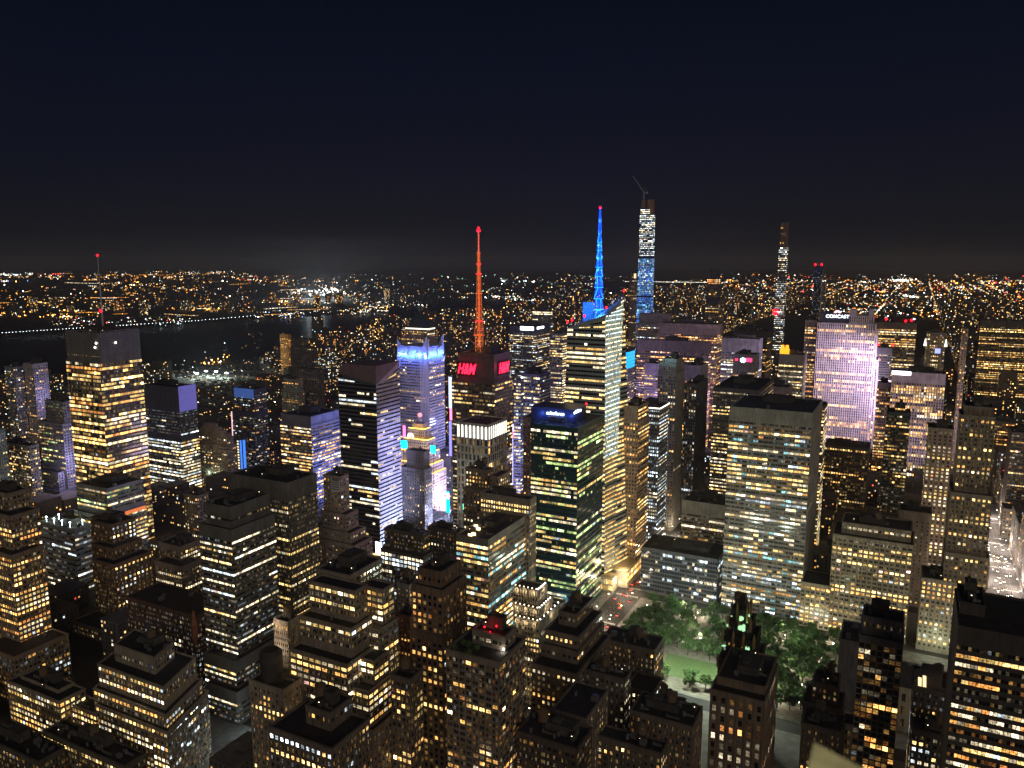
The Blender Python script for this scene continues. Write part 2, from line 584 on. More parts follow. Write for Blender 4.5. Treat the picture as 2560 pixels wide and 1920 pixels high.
# ------------------------------------------------------------------ the named towers, near to far, read off the photograph
MASON = dict(bw=3.1, fh=3.7, ww=.62, wh=.5, pier=.22, pw=.5)
B = building
# -- bottom edge of the picture
B('stepped masonry block with warm lit rows and a blue lit strip under its black roof',
  [('I', 1330, 700, 985, 1565, 292), ('I', 1410, 955, 845, 1800, 284), ('I', 1430, 1200, 820, 1870, 280), ('I', 1445, 1345, 835, 1940, 277), ('I', 1450, 1415, 1315, 1945, 275)],
  (.33, .29, .23), style(**{**MASON, 'bw': 3.3, 'lit': .6, 'run': .88, 'full': .12, 'dark': .15, 'hues': 'yellow white white warm', 'br': 1.7, 'top': 1.6}), 1, 'stepped_block', skew=19, clutter=4, st_e=style(**{**MASON, 'bw': 3.0, 'lit': .2, 'run': .6, 'full': .04, 'dark': .15, 'hues': 'yellow white cool', 'br': 1.3}),
  tops={0: style(**{**MASON, 'lit': .5, 'full': .5, 'dark': .3, 'run': .9, 'hues': 'white white blue', 'br': 1.6, 'top': 5.5})})
B('low lit wing with a terrace and glowing top row, left of the blue striped block',
  [('I', 500, 985, 175, 590, 274), ('I', 510, 1080, 60, 640, 268), ('I', 830, 1190, 530, 850, 276)],
  (.32, .27, .21), style(**{**MASON, 'lit': .55, 'run': .88, 'full': .2, 'dark': .12, 'hues': 'yellow white warm', 'br': 1.5, 'top': 1.8}), 2, 'masonry_block', clutter=2)
B('tall brown masonry tower cut by the left edge with many orange lit windows',
  [('E', 60, 945, -140, 255, V(37.6)), ('E', 85, 1140, -150, 340, V(37.5)), ('E', 95, 1480, -160, 380, V(37.4)), ('I', 120, 700, -160, 590, V(37.2))],
  (.30, .24, .18), style(**{**MASON, 'bw': 2.9, 'lit': .5, 'run': .8, 'full': .12, 'dark': .18, 'hues': 'warm yellow orange yellow white', 'br': 1.5}), 3, 'masonry_tower', clutter=2,
  tops={0: style(**{**MASON, 'lit': .02, 'dark': .8}), 3: style(**{**MASON, 'lit': .22, 'hues': 'warm yellow cool'})})
B('black flat roof corner in the very bottom left below the lit terraced wing', [('I', 330, 1600, -260, 420, 'h42', 15)], (.10, .085, .07), style(**{**MASON, 'lit': .05, 'dark': .5}), 4, 'dark_block', clutter=12)
B('dark low roof with small sheds in front of the bottom left stepped block', [('I', 1075, 1640, 370, 1100, 'h44', 13)], (.13, .11, .09), style(**{**MASON, 'lit': .02, 'dark': .7}), 5, 'dark_block', clutter=12)
B('dark burgundy brick block with a low pitched roof behind the bottom left stepped block',
  [('I', 1690, 345, 1085, 1745, 'h62', 30)], (.15, .085, .07), style(**{**MASON, 'bw': 2.4, 'lit': .05, 'dark': .3, 'hues': 'white cool'}), 6, 'brick_block', clutter=3, mech=False)
B('brown brick tower with a blank side and cool white windows on its stepped side',
  [('E', 900, 1165, 790, 1040, V(38.9)), ('E', 960, 1215, 782, 1170, V(38.8)), ('E', 975, 1420, 790, 1225, V(38.7)), ('E', 985, 1560, 795, 1310, V(38.6)), ('I', 980, 500, 620, 1190, V(38.3))],
  (.24, .16, .10), style(**{**MASON, 'lit': .02, 'dark': .7}), 7, 'brick_tower', st_e=style(**{**MASON, 'bw': 4.2, 'ww': .42, 'lit': .33, 'run': .75, 'hues': 'white cool yellow', 'br': 1.5}), clutter=3)
B('small stepped tower with two bright white window rows under a dark crown',
  [('E', 1555, 1405, 1365, 1722, V(39.2)), ('E', 1565, 1580, 1335, 1735, V(39.05))], (.28, .23, .18),
  style(**{**MASON, 'bw': 2.6, 'lit': .25, 'full': .25, 'dark': .3, 'hues': 'white yellow', 'br': 1.5, 'top': 5}), 8, 'stepped_tower', clutter=4)
B('dark horizontally banded tower with a stepped lower half, left of the flat ribbed block',
  [('E', 1990, 1065, 1760, 2330, V(38.1)), ('E', 1997, 1262, 1718, 2350, V(38.05)), ('I', 2035, 740, 1760, 2460, V(37.95)), ('I', 2045, 1010, 1780, 2500, V(37.88))],
  (.15, .145, .135), style('ribbon', bw=1.6, fh=3.8, ww=.9, wh=.42, sub=1, lit=.16, full=.2, dark=.33, run=.93, hues='yellow white white cool', br=1.4, ledge=.35, top=8), 9, 'banded_tower', clutter=6)
B('flat topped ribbed block with bright yellow floors beside the dark banded tower',
  [('F', 270, 855, -235, 520, V(39))], (.19, .18, .17), style('vert', bw=1.7, fh=3.75, ww=.8, wh=.46, sub=1, lit=.14, full=.2, dark=.4, run=.93, hues='yellow white yellow', br=1.5, pier=.45, pw=.4, top=15), 10, 'ribbed_tower', clutter=5)
B('slim low block with a floodlit cream ribbed wall beside the flat ribbed tower',
  [('J', 272, 400, 150, 330, V(37.8))], (.62, .52, .42), style('vert', bw=1.7, lit=.02, ww=.5, pier=.3, dark=.6), 11, 'ribbed_block', clutter=1)
B('stepped wide masonry block with bright yellow floors and projecting bays in the lower middle',
  [('M', 600, 340, 315, 880, V(37.75)), ('M', 645, 475, 250, 705, V(37.6)), ('M', 885, 462, 690, 948, V(37.8)), ('M', 612, 800, 165, 668, V(37.5)), ('M', 850, 815, 650, 946, V(37.7)),
   ('M', 578, 1110, 85, 640, V(37.4)), ('M', 810, 1078, 620, 935, V(37.55)), ('M', 765, 1345, 590, 925, V(37.45))],
  (.30, .255, .21), style(**{**MASON, 'bw': 4.4, 'ww': .74, 'sub': 4, 'lit': .5, 'run': .85, 'full': .2, 'dark': .16, 'hues': 'yellow yellow white warm', 'br': 1.5, 'top': 2.0, 'pier': .35}), 12, 'stepped_block', clutter=6,
  tops={0: style(**{**MASON, 'lit': .10, 'dark': .5})})
B('slim white gridded building between the wide lit block and the dark brown tower',
  [('J', 1322, 75, 1215, 1345, V(38.6))], (.42, .40, .36), style(bw=3.2, fh=3.5, ww=.4, wh=.42, lit=.06, dark=.3, sub=1, hues='yellow warm'), 13, 'slim_building', clutter=2)
B('rust coloured slim block with patterned windows below the slim white gridded building',
  [('J', 1328, 345, 1218, 1350, V(38.35))], (.26, .12, .07), style(bw=2.2, fh=3.2, ww=.45, wh=.45, lit=.16, sub=1, hues='orange warm', br=.5), 14, 'slim_building', clutter=1)
B('dark brown slender tower with vertical piers and sparse gold windows in the lower middle',
  [('J', 1600, -35, 1400, 1765, 336), ('J', 1612, 125, 1345, 1787, 332), ('J', 1615, 530, 1343, 1790, 331)],
  (.21, .15, .11), style('vert', bw=3.2, fh=3.6, ww=.55, wh=.55, sub=1, lit=.16, run=.6, full=0, dark=.1, hues='warm yellow warm orange', br=1.2, pier=.6, pw=.9, top=4), 15, 'slender_tower', clutter=3)
B('brick apartment tower with a planted lamp lit roof terrace and red beacons on its penthouse',
  [('J', 2150, 520, 1870, 2230, 309), ('J', 2095, 745, 1640, 2330, 297)],
  (.24, .20, .17), style(bw=3.4, fh=3.1, ww=.72, wh=.56, sub=2, lit=.13, run=.4, full=0, dark=.02, hues='warm yellow orange warm white', br=1.1, pier=.25, pw=.8, every=3, odd=.08), 16, 'apartment_tower', clutter=2)
B('grey flat topped block with lit rooftop works and teal floors near the middle',
  [('F', 2005, 1345, 1730, 2330, V(39.3))], (.25, .235, .21), style('ribbon', bw=3.0, fh=4.0, ww=.93, wh=.58, sub=2, lit=.5, full=.2, dark=.12, run=.88, hues='yellow white yellow warm teal yellow', br=1.1, ledge=.2, top=5), 17, 'office_block', clutter=7)
B('slim ribbed slab with lamp lit setbacks between the grey block and the green glass tower',
  [('G', 150, 1275, -270, 205, V(40.05)), ('K', 225, 130, 10, 300, V(39.5)), ('K', 235, 290, 10, 345, V(39.4)), ('K', 235, 400, 10, 420, V(39.3))],
  (.33, .30, .26), style('vert', bw=2.3, fh=3.8, ww=.6, wh=.5, sub=1, lit=.3, full=.25, dark=.3, run=.9, hues='yellow white yellow', br=1.4, pier=.6, pw=.8, top=5), 18, 'ribbed_slab', clutter=4)
B('dark stepped block with a row of white windows near its crown beside the bright avenue',
  [('K', 555, 330, 405, 700, V(38.75)), ('K', 572, 525, 285, 705, V(38.6)), ('K', 565, 655, 250, 705, V(38.55)), ('K', 557, 850, 178, 700, V(38.4))],
  (.21, .17, .14), style(**{**MASON, 'bw': 3.2, 'ww': .45, 'sub': 1, 'lit': .2, 'full': .12, 'dark': .3, 'run': .8, 'hues': 'yellow white warm', 'br': 1.4}), 19, 'stepped_block', clutter=5, tank=True,
  st_e=style(**{**MASON, 'lit': .01, 'dark': .8}))
B('dark block with a ragged roof and few white windows before the park trees',
  [('K', 1230, 640, 765, 1310, V(39.1)), ('K', 1215, 1010, 985, 1300, V(38.85))], (.15, .125, .105), style(**{**MASON, 'ww': .42, 'lit': .08, 'full': .05, 'dark': .3, 'hues': 'white yellow warm', 'br': 1.4}), 20, 'dark_block', clutter=7, tank=True)
B('narrow dark block between the stepped block by the avenue and the ragged roof block',
  [('K', 975, 890, 592, 1010, V(38.55))], (.14, .12, .105), style(**{**MASON, 'ww': .38, 'sub': 1, 'lit': .05, 'dark': .3, 'hues': 'white'}), 21, 'dark_block', clutter=6, tank=True)
B('small block with a floodlit grey end wall beside the lawn of the park',
  [('K', 1460, 1130, 1200, 1500, V(39.0))], (.26, .25, .24), style(**{**MASON, 'ww': .42, 'sub': 1, 'lit': .15, 'hues': 'warm orange'}), 22, 'dark_block', clutter=4)
B('mansard roofed dark block with orange windows in front of the park lawn',
  [('K', 1560, 1300, 1020, 1690, 'h64', 22)], (.16, .13, .11), style(**{**MASON, 'ww': .45, 'lit': .12, 'hues': 'orange warm yellow'}), 23, 'dark_block', clutter=11, tank=True)
B('pale slim wall building with a blank brown flank low in the middle',
  [('K', 640, 1230, 345, 830, 'h85')], (.20, .165, .14), style(**{**MASON, 'ww': .3, 'sub': 1, 'lit': .03, 'dark': .5}), 24, 'slim_building', clutter=2, mech=False)
B('low dark block with bright doorway lights along the bottom edge below the park',
  [('K', 1290, 1530, 690, 1340, 'h66', 11)], (.13, .105, .09), style(**{**MASON, 'ww': .4, 'lit': .1, 'hues': 'yellow warm white'}), 25, 'dark_block', clutter=7, tank=True, mech=False)
B('dark roof with red lit machinery at the bottom edge right of the apartment tower',
  [('K', 560, 1490, 40, 690, 'h90')], (.10, .075, .065), style(**{**MASON, 'lit': .04, 'dark': .5}), 26, 'dark_block', clutter=13, tank=True)
B('dark terraced block with stepped parapets and blue window at the bottom edge left of centre',
  [('J', 640, 1180, 430, 830, 262), ('J', 655, 1490, 110, 945, 251)], (.17, .14, .12), style(**{**MASON, 'ww': .5, 'lit': .13, 'run': .6, 'dark': .2, 'hues': 'warm yellow cool'}), 27, 'terraced_block', clutter=11, tank=True)
B('tan corner building with a round topped dark drum tower on its roof',
  [('J', 235, 985, -60, 470, 'h80', 15)], (.36, .31, .25), style(**{**MASON, 'ww': .42, 'lit': .14, 'hues': 'yellow warm'}), 28, 'corner_building', clutter=4)
B('small brown block with two white windows between terraced block and slender brown tower',
  [('J', 1010, 1340, 950, 1265, 'h85')], (.23, .18, .14), style(**{**MASON, 'ww': .36, 'sub': 1, 'lit': .08, 'hues': 'white warm'}), 29, 'brick_block', clutter=4)
B('narrow dark block with lamp lit balconies behind the slender brown tower',
  [('J', 1330, 890, 1165, 1350, V(37.2))], (.17, .14, .115), style(**{**MASON, 'lit': .2, 'hues': 'yellow warm'}), 30, 'brick_block', clutter=3, tank=True)
# -- right foreground
B('ornate dark stone block with arched windows below the black gothic tower',
  [('K', 2190, 960, 1770, 2600, V(38.7), 38), ('K', 2180, 1085, 1715, 2600, V(38.6), 44)], (.20, .15, .115), style(**{**MASON, 'bw': 4.6, 'fh': 5.5, 'ww': .42, 'wh': .6, 'sub': 1, 'lit': .14, 'hues': 'warm white orange', 'br': 1.3, 'pier': .4}), 31, 'stone_block', clutter=12)
B('white framed apartment tower with orange lit windows in front of the park trees',
  [('L', 1125, 395, 820, 1170, V(38.95), 16), ('L', 1150, 575, 790, 1168, V(38.9), 24)], (.40, .37, .34), style(bw=3.0, fh=3.3, ww=.82, wh=.72, sub=1, lit=.2, run=.5, full=0, dark=.12, hues='orange warm warm white', br=1.1, pier=.3, pw=.35, top=4), 32, 'apartment_tower', clutter=5,
  tops={0: style(lit=.02, dark=.8)})
B('blank grey slab standing left of the white framed apartment tower',
  [('L', 788, 575, 620, 800, 'h80', 30)], (.24, .235, .25), style(lit=.0, dark=1.0, ww=.02, wh=.02, maxu=0), 33, 'blank_tower', clutter=2, mech=False)
B('dark gabled roof block left of the blank grey slab', [('L', 605, 960, 385, 640, 'h62', 18), ('L', 640, 1160, 300, 660, 'h50', 22)], (.13, .105, .085), style(**{**MASON, 'ww': .4, 'lit': .04, 'dark': .3}), 34, 'gabled_block', clutter=4)
B('black bulky tower cut by the right edge with rows of yellow and orange lit windows',
  [('L', 1700, 225, 1660, 1880, 380, 22), ('L', 1885, 470, 1645, 2700, 364, 44)], (.07, .06, .055), style('ribbon', bw=2.8, fh=3.8, ww=.92, wh=.5, sub=2, lit=.45, run=.8, full=.1, dark=.12, hues='yellow warm orange white', br=1.3, top=8), 35, 'black_tower', clutter=5,
  faces='S', tops={0: style(lit=0, dark=1, ww=.02, wh=.02)})
B('dark building with a slanted roof and two tall dotted window strips',
  [('L', 1565, 1010, 1255, 1600, 'h70', 26)], (.12, .10, .09), style(bw=3.2, fh=3.4, ww=.5, wh=.5, lit=.16, dark=.3, hues='cool white warm'), 36, 'dark_block', clutter=5)
B('cream classical facade with an arched window peeping between dark blocks at the bottom right',
  [('L', 740, 1290, 645, 755, 'h40', 14)], (.60, .50, .42), style(bw=5, fh=6, ww=.4, wh=.5, lit=0, dark=.8), 37, 'stone_house', clutter=0, mech=False)
B('low cream stone hall with a flat grey roof behind the white framed tower',
  [('L', 1265, 985, 1060, 1300, V(40.35), 40), ('L', 760, 1075, 600, 790, V(40.3), 30)], (.42, .36, .28), style(bw=6, fh=9, ww=.4, wh=.6, lit=.25, hues='warm'), 38, 'stone_hall', clutter=2, mech=False, roof=GRAVELROOF)
B('dark low block along the bottom edge left of the cream facade', [('L', 640, 1350, 290, 660, 'h60', 18)], (.13, .11, .09), style(**{**MASON, 'lit': .06, 'ww': .4, 'hues': 'warm'}), 39, 'dark_block', clutter=5)
B('dark low block with white shop windows, right of the white framed tower', [('L', 1560, 1390, 1245, 1600, 'h52', 16)], (.10, .09, .085), style(bw=3.4, fh=3.8, lit=.35, hues='cool white yellow', br=1.3), 40, 'dark_block', clutter=4)
# -- 42nd street
B('dark green glass tower with a glowing blue salesforce sign on its crown',
  [('G', 545, 640, 165, 640, V(41.25)), ('G', 568, 655, 165, 795, V(41))], (.022, .065, .07), style('curtain', bw=2.9, fh=3.95, ww=.97, wh=.6, sub=2, dim=(.0015, .0065, .008), lit=.40, run=.86, full=.13, dark=.2, hues='lime yellow lime white', br=1.15, top=4.2, odd=.05), 41, 'glass_tower', clutter=5, rough=.3,
  tops={0: style(lit=0, dark=1, ww=.02, wh=.02)})
B('broad pale banded slab tower with many window rows standing behind the park',
  [('H', 385, 250, -332, 470, V(42.1))], (.31, .295, .27), style('ribbon', bw=4.2, fh=3.85, ww=.9, wh=.55, sub=3, lit=.38, run=.6, full=.12, dark=.12, hues='yellow yellow white warm white cool yellow teal', br=1.15, pier=.5, pw=.45, every=1, ledge=.3, top=12), 42, 'slab_tower', clutter=5,
  st_e=style('ribbon', bw=3.6, fh=3.85, ww=.5, wh=.5, lit=.03, dark=.6, pier=.5, top=12))
B('squat dark glass grid building beside the park avenue with cool white lower floors',
  [('R', 2097, 455, 1215, 2130, V(42.1), 40)], (.10, .105, .115), style('curtain', bw=2.3, fh=4.0, ww=.86, wh=.7, sub=1, dim=(.008, .012, .017), lit=.17, run=.5, full=.1, dark=.05, hues='white cool yellow cool', br=.9, pier=.15, pw=.3), 43, 'glass_block', clutter=6)
B('low white banded block with bright long windows left of the pale slab',
  [('G', 1860, 1330, 1470, 1900, V(43.0), 40)], (.42, .41, .38), style('ribbon', bw=3.6, fh=4.0, ww=.93, wh=.55, sub=2, lit=.6, run=.8, full=.3, dark=.06, hues='white white yellow', br=1.2, top=13), 44, 'banded_block', clutter=7)
B('wide flat topped tan masonry tower with gold window rows behind the park',
  [('H', 1230, 1270, 640, 1242, V(42.15), 30), ('H', 1240, 1390, 560, 1256, V(42.05), 34), ('L', 545, 90, 285, 560, V(42), 30)], (.36, .31, .23), style(**{**MASON, 'bw': 4.1, 'ww': .66, 'lit': .45, 'run': .75, 'full': .14, 'dark': .12, 'hues': 'yellow warm yellow white', 'br': 1.4}), 45, 'masonry_block', clutter=5, tank=True)
B('pale tan slab with tiny windows rising between the two gold lit masonry towers',
  [('H', 1405, 1120, 1135, 1415, V(43.1), 24)], (.50, .43, .33), style(bw=4.0, fh=3.6, ww=.28, wh=.4, sub=1, lit=.05, dark=.2, top=8, hues='warm white'), 46, 'slab_tower', clutter=4)
B('tall stepped masonry tower with white windows near its fluted crown by the right avenue',
  [('T', 255, 318, 120, 290, V(42.25), 22), ('T', 262, 372, 95, 300, V(42.2), 24), ('T', 265, 830, 40, 280, V(42.1), 28), ('T', 275, 1190, 20, 262, V(42.05), 30)], (.30, .25, .19), style(**{**MASON, 'bw': 3.4, 'ww': .5, 'sub': 2, 'lit': .36, 'run': .6, 'full': .05, 'dark': .14, 'hues': 'yellow yellow warm white', 'br': 1.4, 'pier': .4}), 47, 'stepped_tower', clutter=4, faces='S',
  tops={0: style(lit=0, dark=1, bw=3.4, pier=.5, ww=.2)})
B('pale lower masonry annex with greenish lit walls below the stepped tower by the bright avenue',
  [('L', 1650, 60, 1330, 1690, V(42.0), 28)], (.42, .37, .28), style(**{**MASON, 'bw': 3.6, 'ww': .5, 'lit': .38, 'run': .7, 'full': .1, 'hues': 'yellow warm white', 'br': 1.4}), 48, 'masonry_block', clutter=4)
B('tan slim tower with two dotted columns of lit windows left of the stepped avenue tower',
  [('H', 1540, 385, 1385, 1605, V(43.8), 26)], (.33, .26, .19), style(bw=4.2, fh=3.5, ww=.45, wh=.5, sub=1, lit=.5, run=.8, dark=.2, hues='yellow white'), 49, 'slim_tower', clutter=2)

# -- west midtown and Times Square
B('tall office tower with yellow floors and a thin red tipped mast before the river',
  [('A', 848, 945, 565, 1203, V(40)), ('A', 850, 1190, 568, 1208, V(39.98))], (.20, .19, .18), style('curtain', bw=3.0, fh=4.2, ww=.94, wh=.66, sub=2, lit=.5, run=.8, full=.22, dark=.1, hues='warm yellow yellow orange yellow white', br=1.3, ledge=.15, top=2.0), 50, 'mast_tower', clutter=3,
  tops={0: style(lit=.01, dark=.9, wh=.05, ww=.3, top=4)})
B('banded grey office block with an orange lit parapet below the yellow mast tower',
  [('E', 920, 905, 655, 1255, V(39.3), 40), ('E', 915, 1150, 650, 1265, V(39.25), 42)], (.27, .26, .24), style('ribbon', bw=2.6, fh=4.0, ww=.95, wh=.5, sub=2, lit=.4, run=.88, full=.2, dark=.25, hues='yellow white lime', br=1.1, ledge=.2), 51, 'banded_block', clutter=2)
B('glass office tower with cream floors and a violet lit louvred panel at its top',
  [('E', 1538, 30, 1245, 1690, V(42)), ('E', 1545, 480, 1240, 1680, V(41.98))], (.13, .125, .125), style('curtain', bw=2.7, fh=4.0, ww=.95, wh=.55, sub=2, lit=.62, run=.85, full=.25, dark=.05, hues='white yellow white cool', br=1.25, ledge=.15, top=3), 52, 'glass_tower', clutter=4,
  tops={0: style('curtain', bw=2.7, fh=4.0, ww=.9, wh=.5, lit=.12, dark=.6, top=32, hues='white cool')})
B('dark curved hotel tower with a blue crown and a pink light line up its edge',
  [('E', 2190, 45, 2020, 2300, V(43)), ('E', 2195, 260, 1998, 2310, V(42.98))], (.07, .075, .10), style('curtain', bw=2.6, fh=3.3, ww=.8, wh=.5, sub=1, lit=.14, run=.3, full=0, dark=.05, hues='warm white cool', br=.9, top=5), 53, 'hotel_tower', clutter=2, rough=.35)
B('tan hotel with a stepped gable and pale green lit window pyramids',
  [('E', 1960, 460, 1675, 1990, V(42.6)), ('E', 1962, 540, 1672, 1995, V(42.55))], (.40, .33, .24), style(bw=3.1, fh=3.6, ww=.5, wh=.45, sub=1, lit=.2, run=.4, dark=.05, hues='yellow warm white', br=1.1, pier=.35, pw=.8), 54, 'hotel', clutter=3)
B('narrow dark block with a vertical blue light strip beside the gabled hotel', [('E', 2090, 475, 2005, 2125, V(42.8))], (.10, .11, .14), style(lit=.08, bw=3, sub=1, ww=.5), 55, 'narrow_block', clutter=1)
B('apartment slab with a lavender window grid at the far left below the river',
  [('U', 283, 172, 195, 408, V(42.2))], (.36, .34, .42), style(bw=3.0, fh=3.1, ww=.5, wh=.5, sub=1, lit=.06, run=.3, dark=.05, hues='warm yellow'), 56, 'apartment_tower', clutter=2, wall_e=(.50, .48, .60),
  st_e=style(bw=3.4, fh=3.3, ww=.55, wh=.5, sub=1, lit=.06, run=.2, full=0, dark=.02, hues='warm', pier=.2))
B('bluish apartment tower standing left of the lavender grid slab', [('U', 112, 200, 35, 198, V(42.0))], (.22, .23, .27), style(bw=3.2, fh=3.1, ww=.6, wh=.5, sub=1, lit=.16, run=.3, full=0, dark=.03, hues='warm yellow cool white'), 57, 'apartment_tower', clutter=3)
B('setback tower with a dark front and lavender side left of the yellow mast tower',
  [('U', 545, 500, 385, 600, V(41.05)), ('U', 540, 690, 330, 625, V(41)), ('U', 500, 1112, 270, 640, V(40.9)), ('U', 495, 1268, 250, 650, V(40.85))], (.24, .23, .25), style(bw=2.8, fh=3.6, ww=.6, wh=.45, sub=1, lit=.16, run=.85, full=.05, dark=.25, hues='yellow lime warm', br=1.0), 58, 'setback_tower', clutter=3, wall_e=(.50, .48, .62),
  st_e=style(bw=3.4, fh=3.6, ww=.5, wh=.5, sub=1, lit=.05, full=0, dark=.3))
B('broad apartment block with a row of orange balconies at the far left', [('U', 248, 880, 20, 335, V(40.4))], (.26, .25, .22), style(bw=3.2, fh=3.2, ww=.6, wh=.5, sub=1, lit=.22, run=.3, full=.02, dark=.05, hues='warm yellow white'), 59, 'apartment_block', clutter=4)
B('slim tower with a teal lit edge cut by the left border', [('U', -40, 745, -140, 18, V(39.9))], (.35, .50, .48), style(lit=.1, bw=3, top=4), 60, 'slim_tower', clutter=1)
B('low bus station with white lamps along its roof deck at the left', [('E', 640, 1262, 325, 905, V(38.95), 20)], (.30, .30, .29), style('ribbon', bw=4, fh=5, ww=.9, wh=.4, sub=1, lit=.2, hues='cool white'), 61, 'bus_station', clutter=6, roof=GRAVELROOF)
B('short dark tower with dotted lamp lit corners left of the flat ribbed block', [('E', 1700, 965, 1585, 1800, V(40.3))], (.22, .19, .16), style(bw=3.0, fh=3.6, ww=.45, sub=1, lit=.3, run=.4, hues='white yellow orange'), 62, 'short_tower', clutter=3, tank=True)
B('office block with a blue lit side and amber floors left of the wedge roofed tower',
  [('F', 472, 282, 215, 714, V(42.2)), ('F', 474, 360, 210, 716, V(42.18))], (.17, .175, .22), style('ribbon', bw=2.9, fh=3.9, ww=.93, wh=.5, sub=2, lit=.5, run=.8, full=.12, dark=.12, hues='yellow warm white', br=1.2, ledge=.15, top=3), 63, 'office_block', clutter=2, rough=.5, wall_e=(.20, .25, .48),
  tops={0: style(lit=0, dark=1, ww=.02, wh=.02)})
B('slim tan tower with a white billboard, stepping down in pink lit terraces',
  [('F', 728, 800, 580, 782, V(40)), ('F', 775, 1130, 580, 880, V(39.95)), ('F', 815, 1290, 585, 912, V(39.9)), ('F', 848, 1395, 590, 950, V(39.85)), ('F', 905, 1490, 600, 985, V(39.8))],
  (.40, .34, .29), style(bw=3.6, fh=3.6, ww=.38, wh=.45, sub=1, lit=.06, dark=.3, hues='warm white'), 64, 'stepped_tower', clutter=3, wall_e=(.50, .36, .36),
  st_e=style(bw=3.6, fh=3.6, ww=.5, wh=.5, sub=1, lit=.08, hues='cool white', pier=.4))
B('grey office tower with a crown of blue lit stone fins', [('B', 1490, 1165, 1232, 1625, V(44))], (.40, .39, .44), style('ribbon', bw=2.4, fh=3.9, ww=.85, wh=.42, sub=1, lit=.15, run=.75, full=.03, dark=.1, hues='yellow warm white', br=1.1, pier=.25, pw=.4, every=4, ledge=.15, top=4), 66, 'fin_crown_tower', clutter=2)
B('pale stepped theatre tower with amber lit ledges and a globe on top',
  [('F', 1440, 345, 1350, 1470, V(43.25)), ('F', 1455, 395, 1310, 1478, V(43.2)), ('F', 1480, 490, 1270, 1490, V(43.15)), ('F', 1500, 600, 1245, 1545, V(43.1)), ('F', 1515, 700, 1240, 1565, V(43.05)), ('F', 1525, 780, 1235, 1592, V(43))],
  (.52, .47, .45), style(bw=3.0, fh=3.7, ww=.45, wh=.5, sub=1, lit=.08, run=.6, dark=.2, hues='white yellow'), 67, 'theatre_tower', clutter=0, mech=False)
B('slender grey tower with blank piers in front of the globe topped theatre tower',
  [('F', 1450, 585, 1300, 1478, V(41.9)), ('F', 1452, 740, 1236, 1495, V(41.85))], (.34, .32, .35), style(bw=3.2, fh=3.6, ww=.3, wh=.45, sub=1, lit=.14, run=.5, dark=.1, hues='white yellow', top=3), 68, 'slender_tower', clutter=2, mech=False,
  tops={0: style(lit=0, dark=1, ww=.1, wh=.3)})
B('dark office tower with red lit crown signs and a tall orange lattice mast',
  [('B', 2055, 1130, 1745, 2190, V(42.05)), ('B', 2062, 1370, 1690, 2215, V(42))], (.13, .115, .12), style('ribbon', bw=2.7, fh=3.95, ww=.93, wh=.5, sub=2, lit=.3, run=.75, full=.05, dark=.12, hues='yellow warm white', br=1.2, ledge=.15, top=2, pier=.1, every=6), 69, 'mast_tower', clutter=3, rough=.45,
  tops={0: style('ribbon', bw=2.2, fh=3.9, lit=.02, dark=.8, ww=.9, wh=.3, top=26)})
B('pale gridded tower with a crown of white lit arches', [('F', 2005, 352, 1732, 2168, V(41.3))], (.50, .50, .48), style(bw=4.1, fh=7.4, ww=.55, wh=.72, sub=2, lit=.07, run=.3, full=0, dark=.05, hues='yellow warm white', top=15.0, pier=.3, pw=.8), 70, 'arched_tower', clutter=4, mech=False)
B('dark ornate brick hotel with a stepped crown below the white arched tower',
  [('F', 2000, 745, 1812, 2040, V(40.65)), ('F', 2095, 800, 2020, 2195, V(40.62)), ('F', 2110, 940, 1812, 2230, V(40.6))], (.26, .20, .16), style(bw=3.3, fh=3.5, ww=.4, wh=.48, sub=1, lit=.16, run=.4, dark=.1, hues='warm yellow white'), 71, 'brick_hotel', clutter=4, tank=True)
B('low dark block with a bright white office floor below the slender grey tower',
  [('F', 1440, 1300, 1110, 1480, V(40.25)), ('F', 1445, 1490, 1075, 1500, V(40.2))], (.15, .125, .115), style(bw=4.0, fh=3.9, ww=.72, wh=.6, sub=2, lit=.25, full=.35, dark=.3, run=.85, hues='white cool white', br=1.4), 72, 'dark_block', clutter=3,
  tops={0: style(**{**MASON, 'lit': .03, 'dark': .5})})
B('dark low block with a white lamp pair right of the bright white office floor', [('F', 1745, 1275, 1480, 1765, V(40.5))], (.13, .115, .11), style(**{**MASON, 'lit': .06, 'ww': .4, 'hues': 'warm white'}), 73, 'dark_block', clutter=6)
B('violet glass tower behind the green glass tower with pale blue lit windows',
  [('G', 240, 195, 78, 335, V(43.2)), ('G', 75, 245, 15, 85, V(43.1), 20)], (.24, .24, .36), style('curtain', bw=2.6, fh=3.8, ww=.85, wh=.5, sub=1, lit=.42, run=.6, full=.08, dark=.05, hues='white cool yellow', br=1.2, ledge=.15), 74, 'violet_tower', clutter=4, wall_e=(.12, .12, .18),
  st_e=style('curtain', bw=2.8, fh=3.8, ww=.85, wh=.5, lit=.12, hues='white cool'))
B('dark pinkish flank tower tucked left of the green glass tower', [('G', 158, 560, 98, 180, V(42.6), 24)], (.20, .15, .17), style(bw=3.4, fh=3.6, ww=.4, sub=1, lit=.2, hues='orange warm'), 75, 'narrow_block', clutter=1)
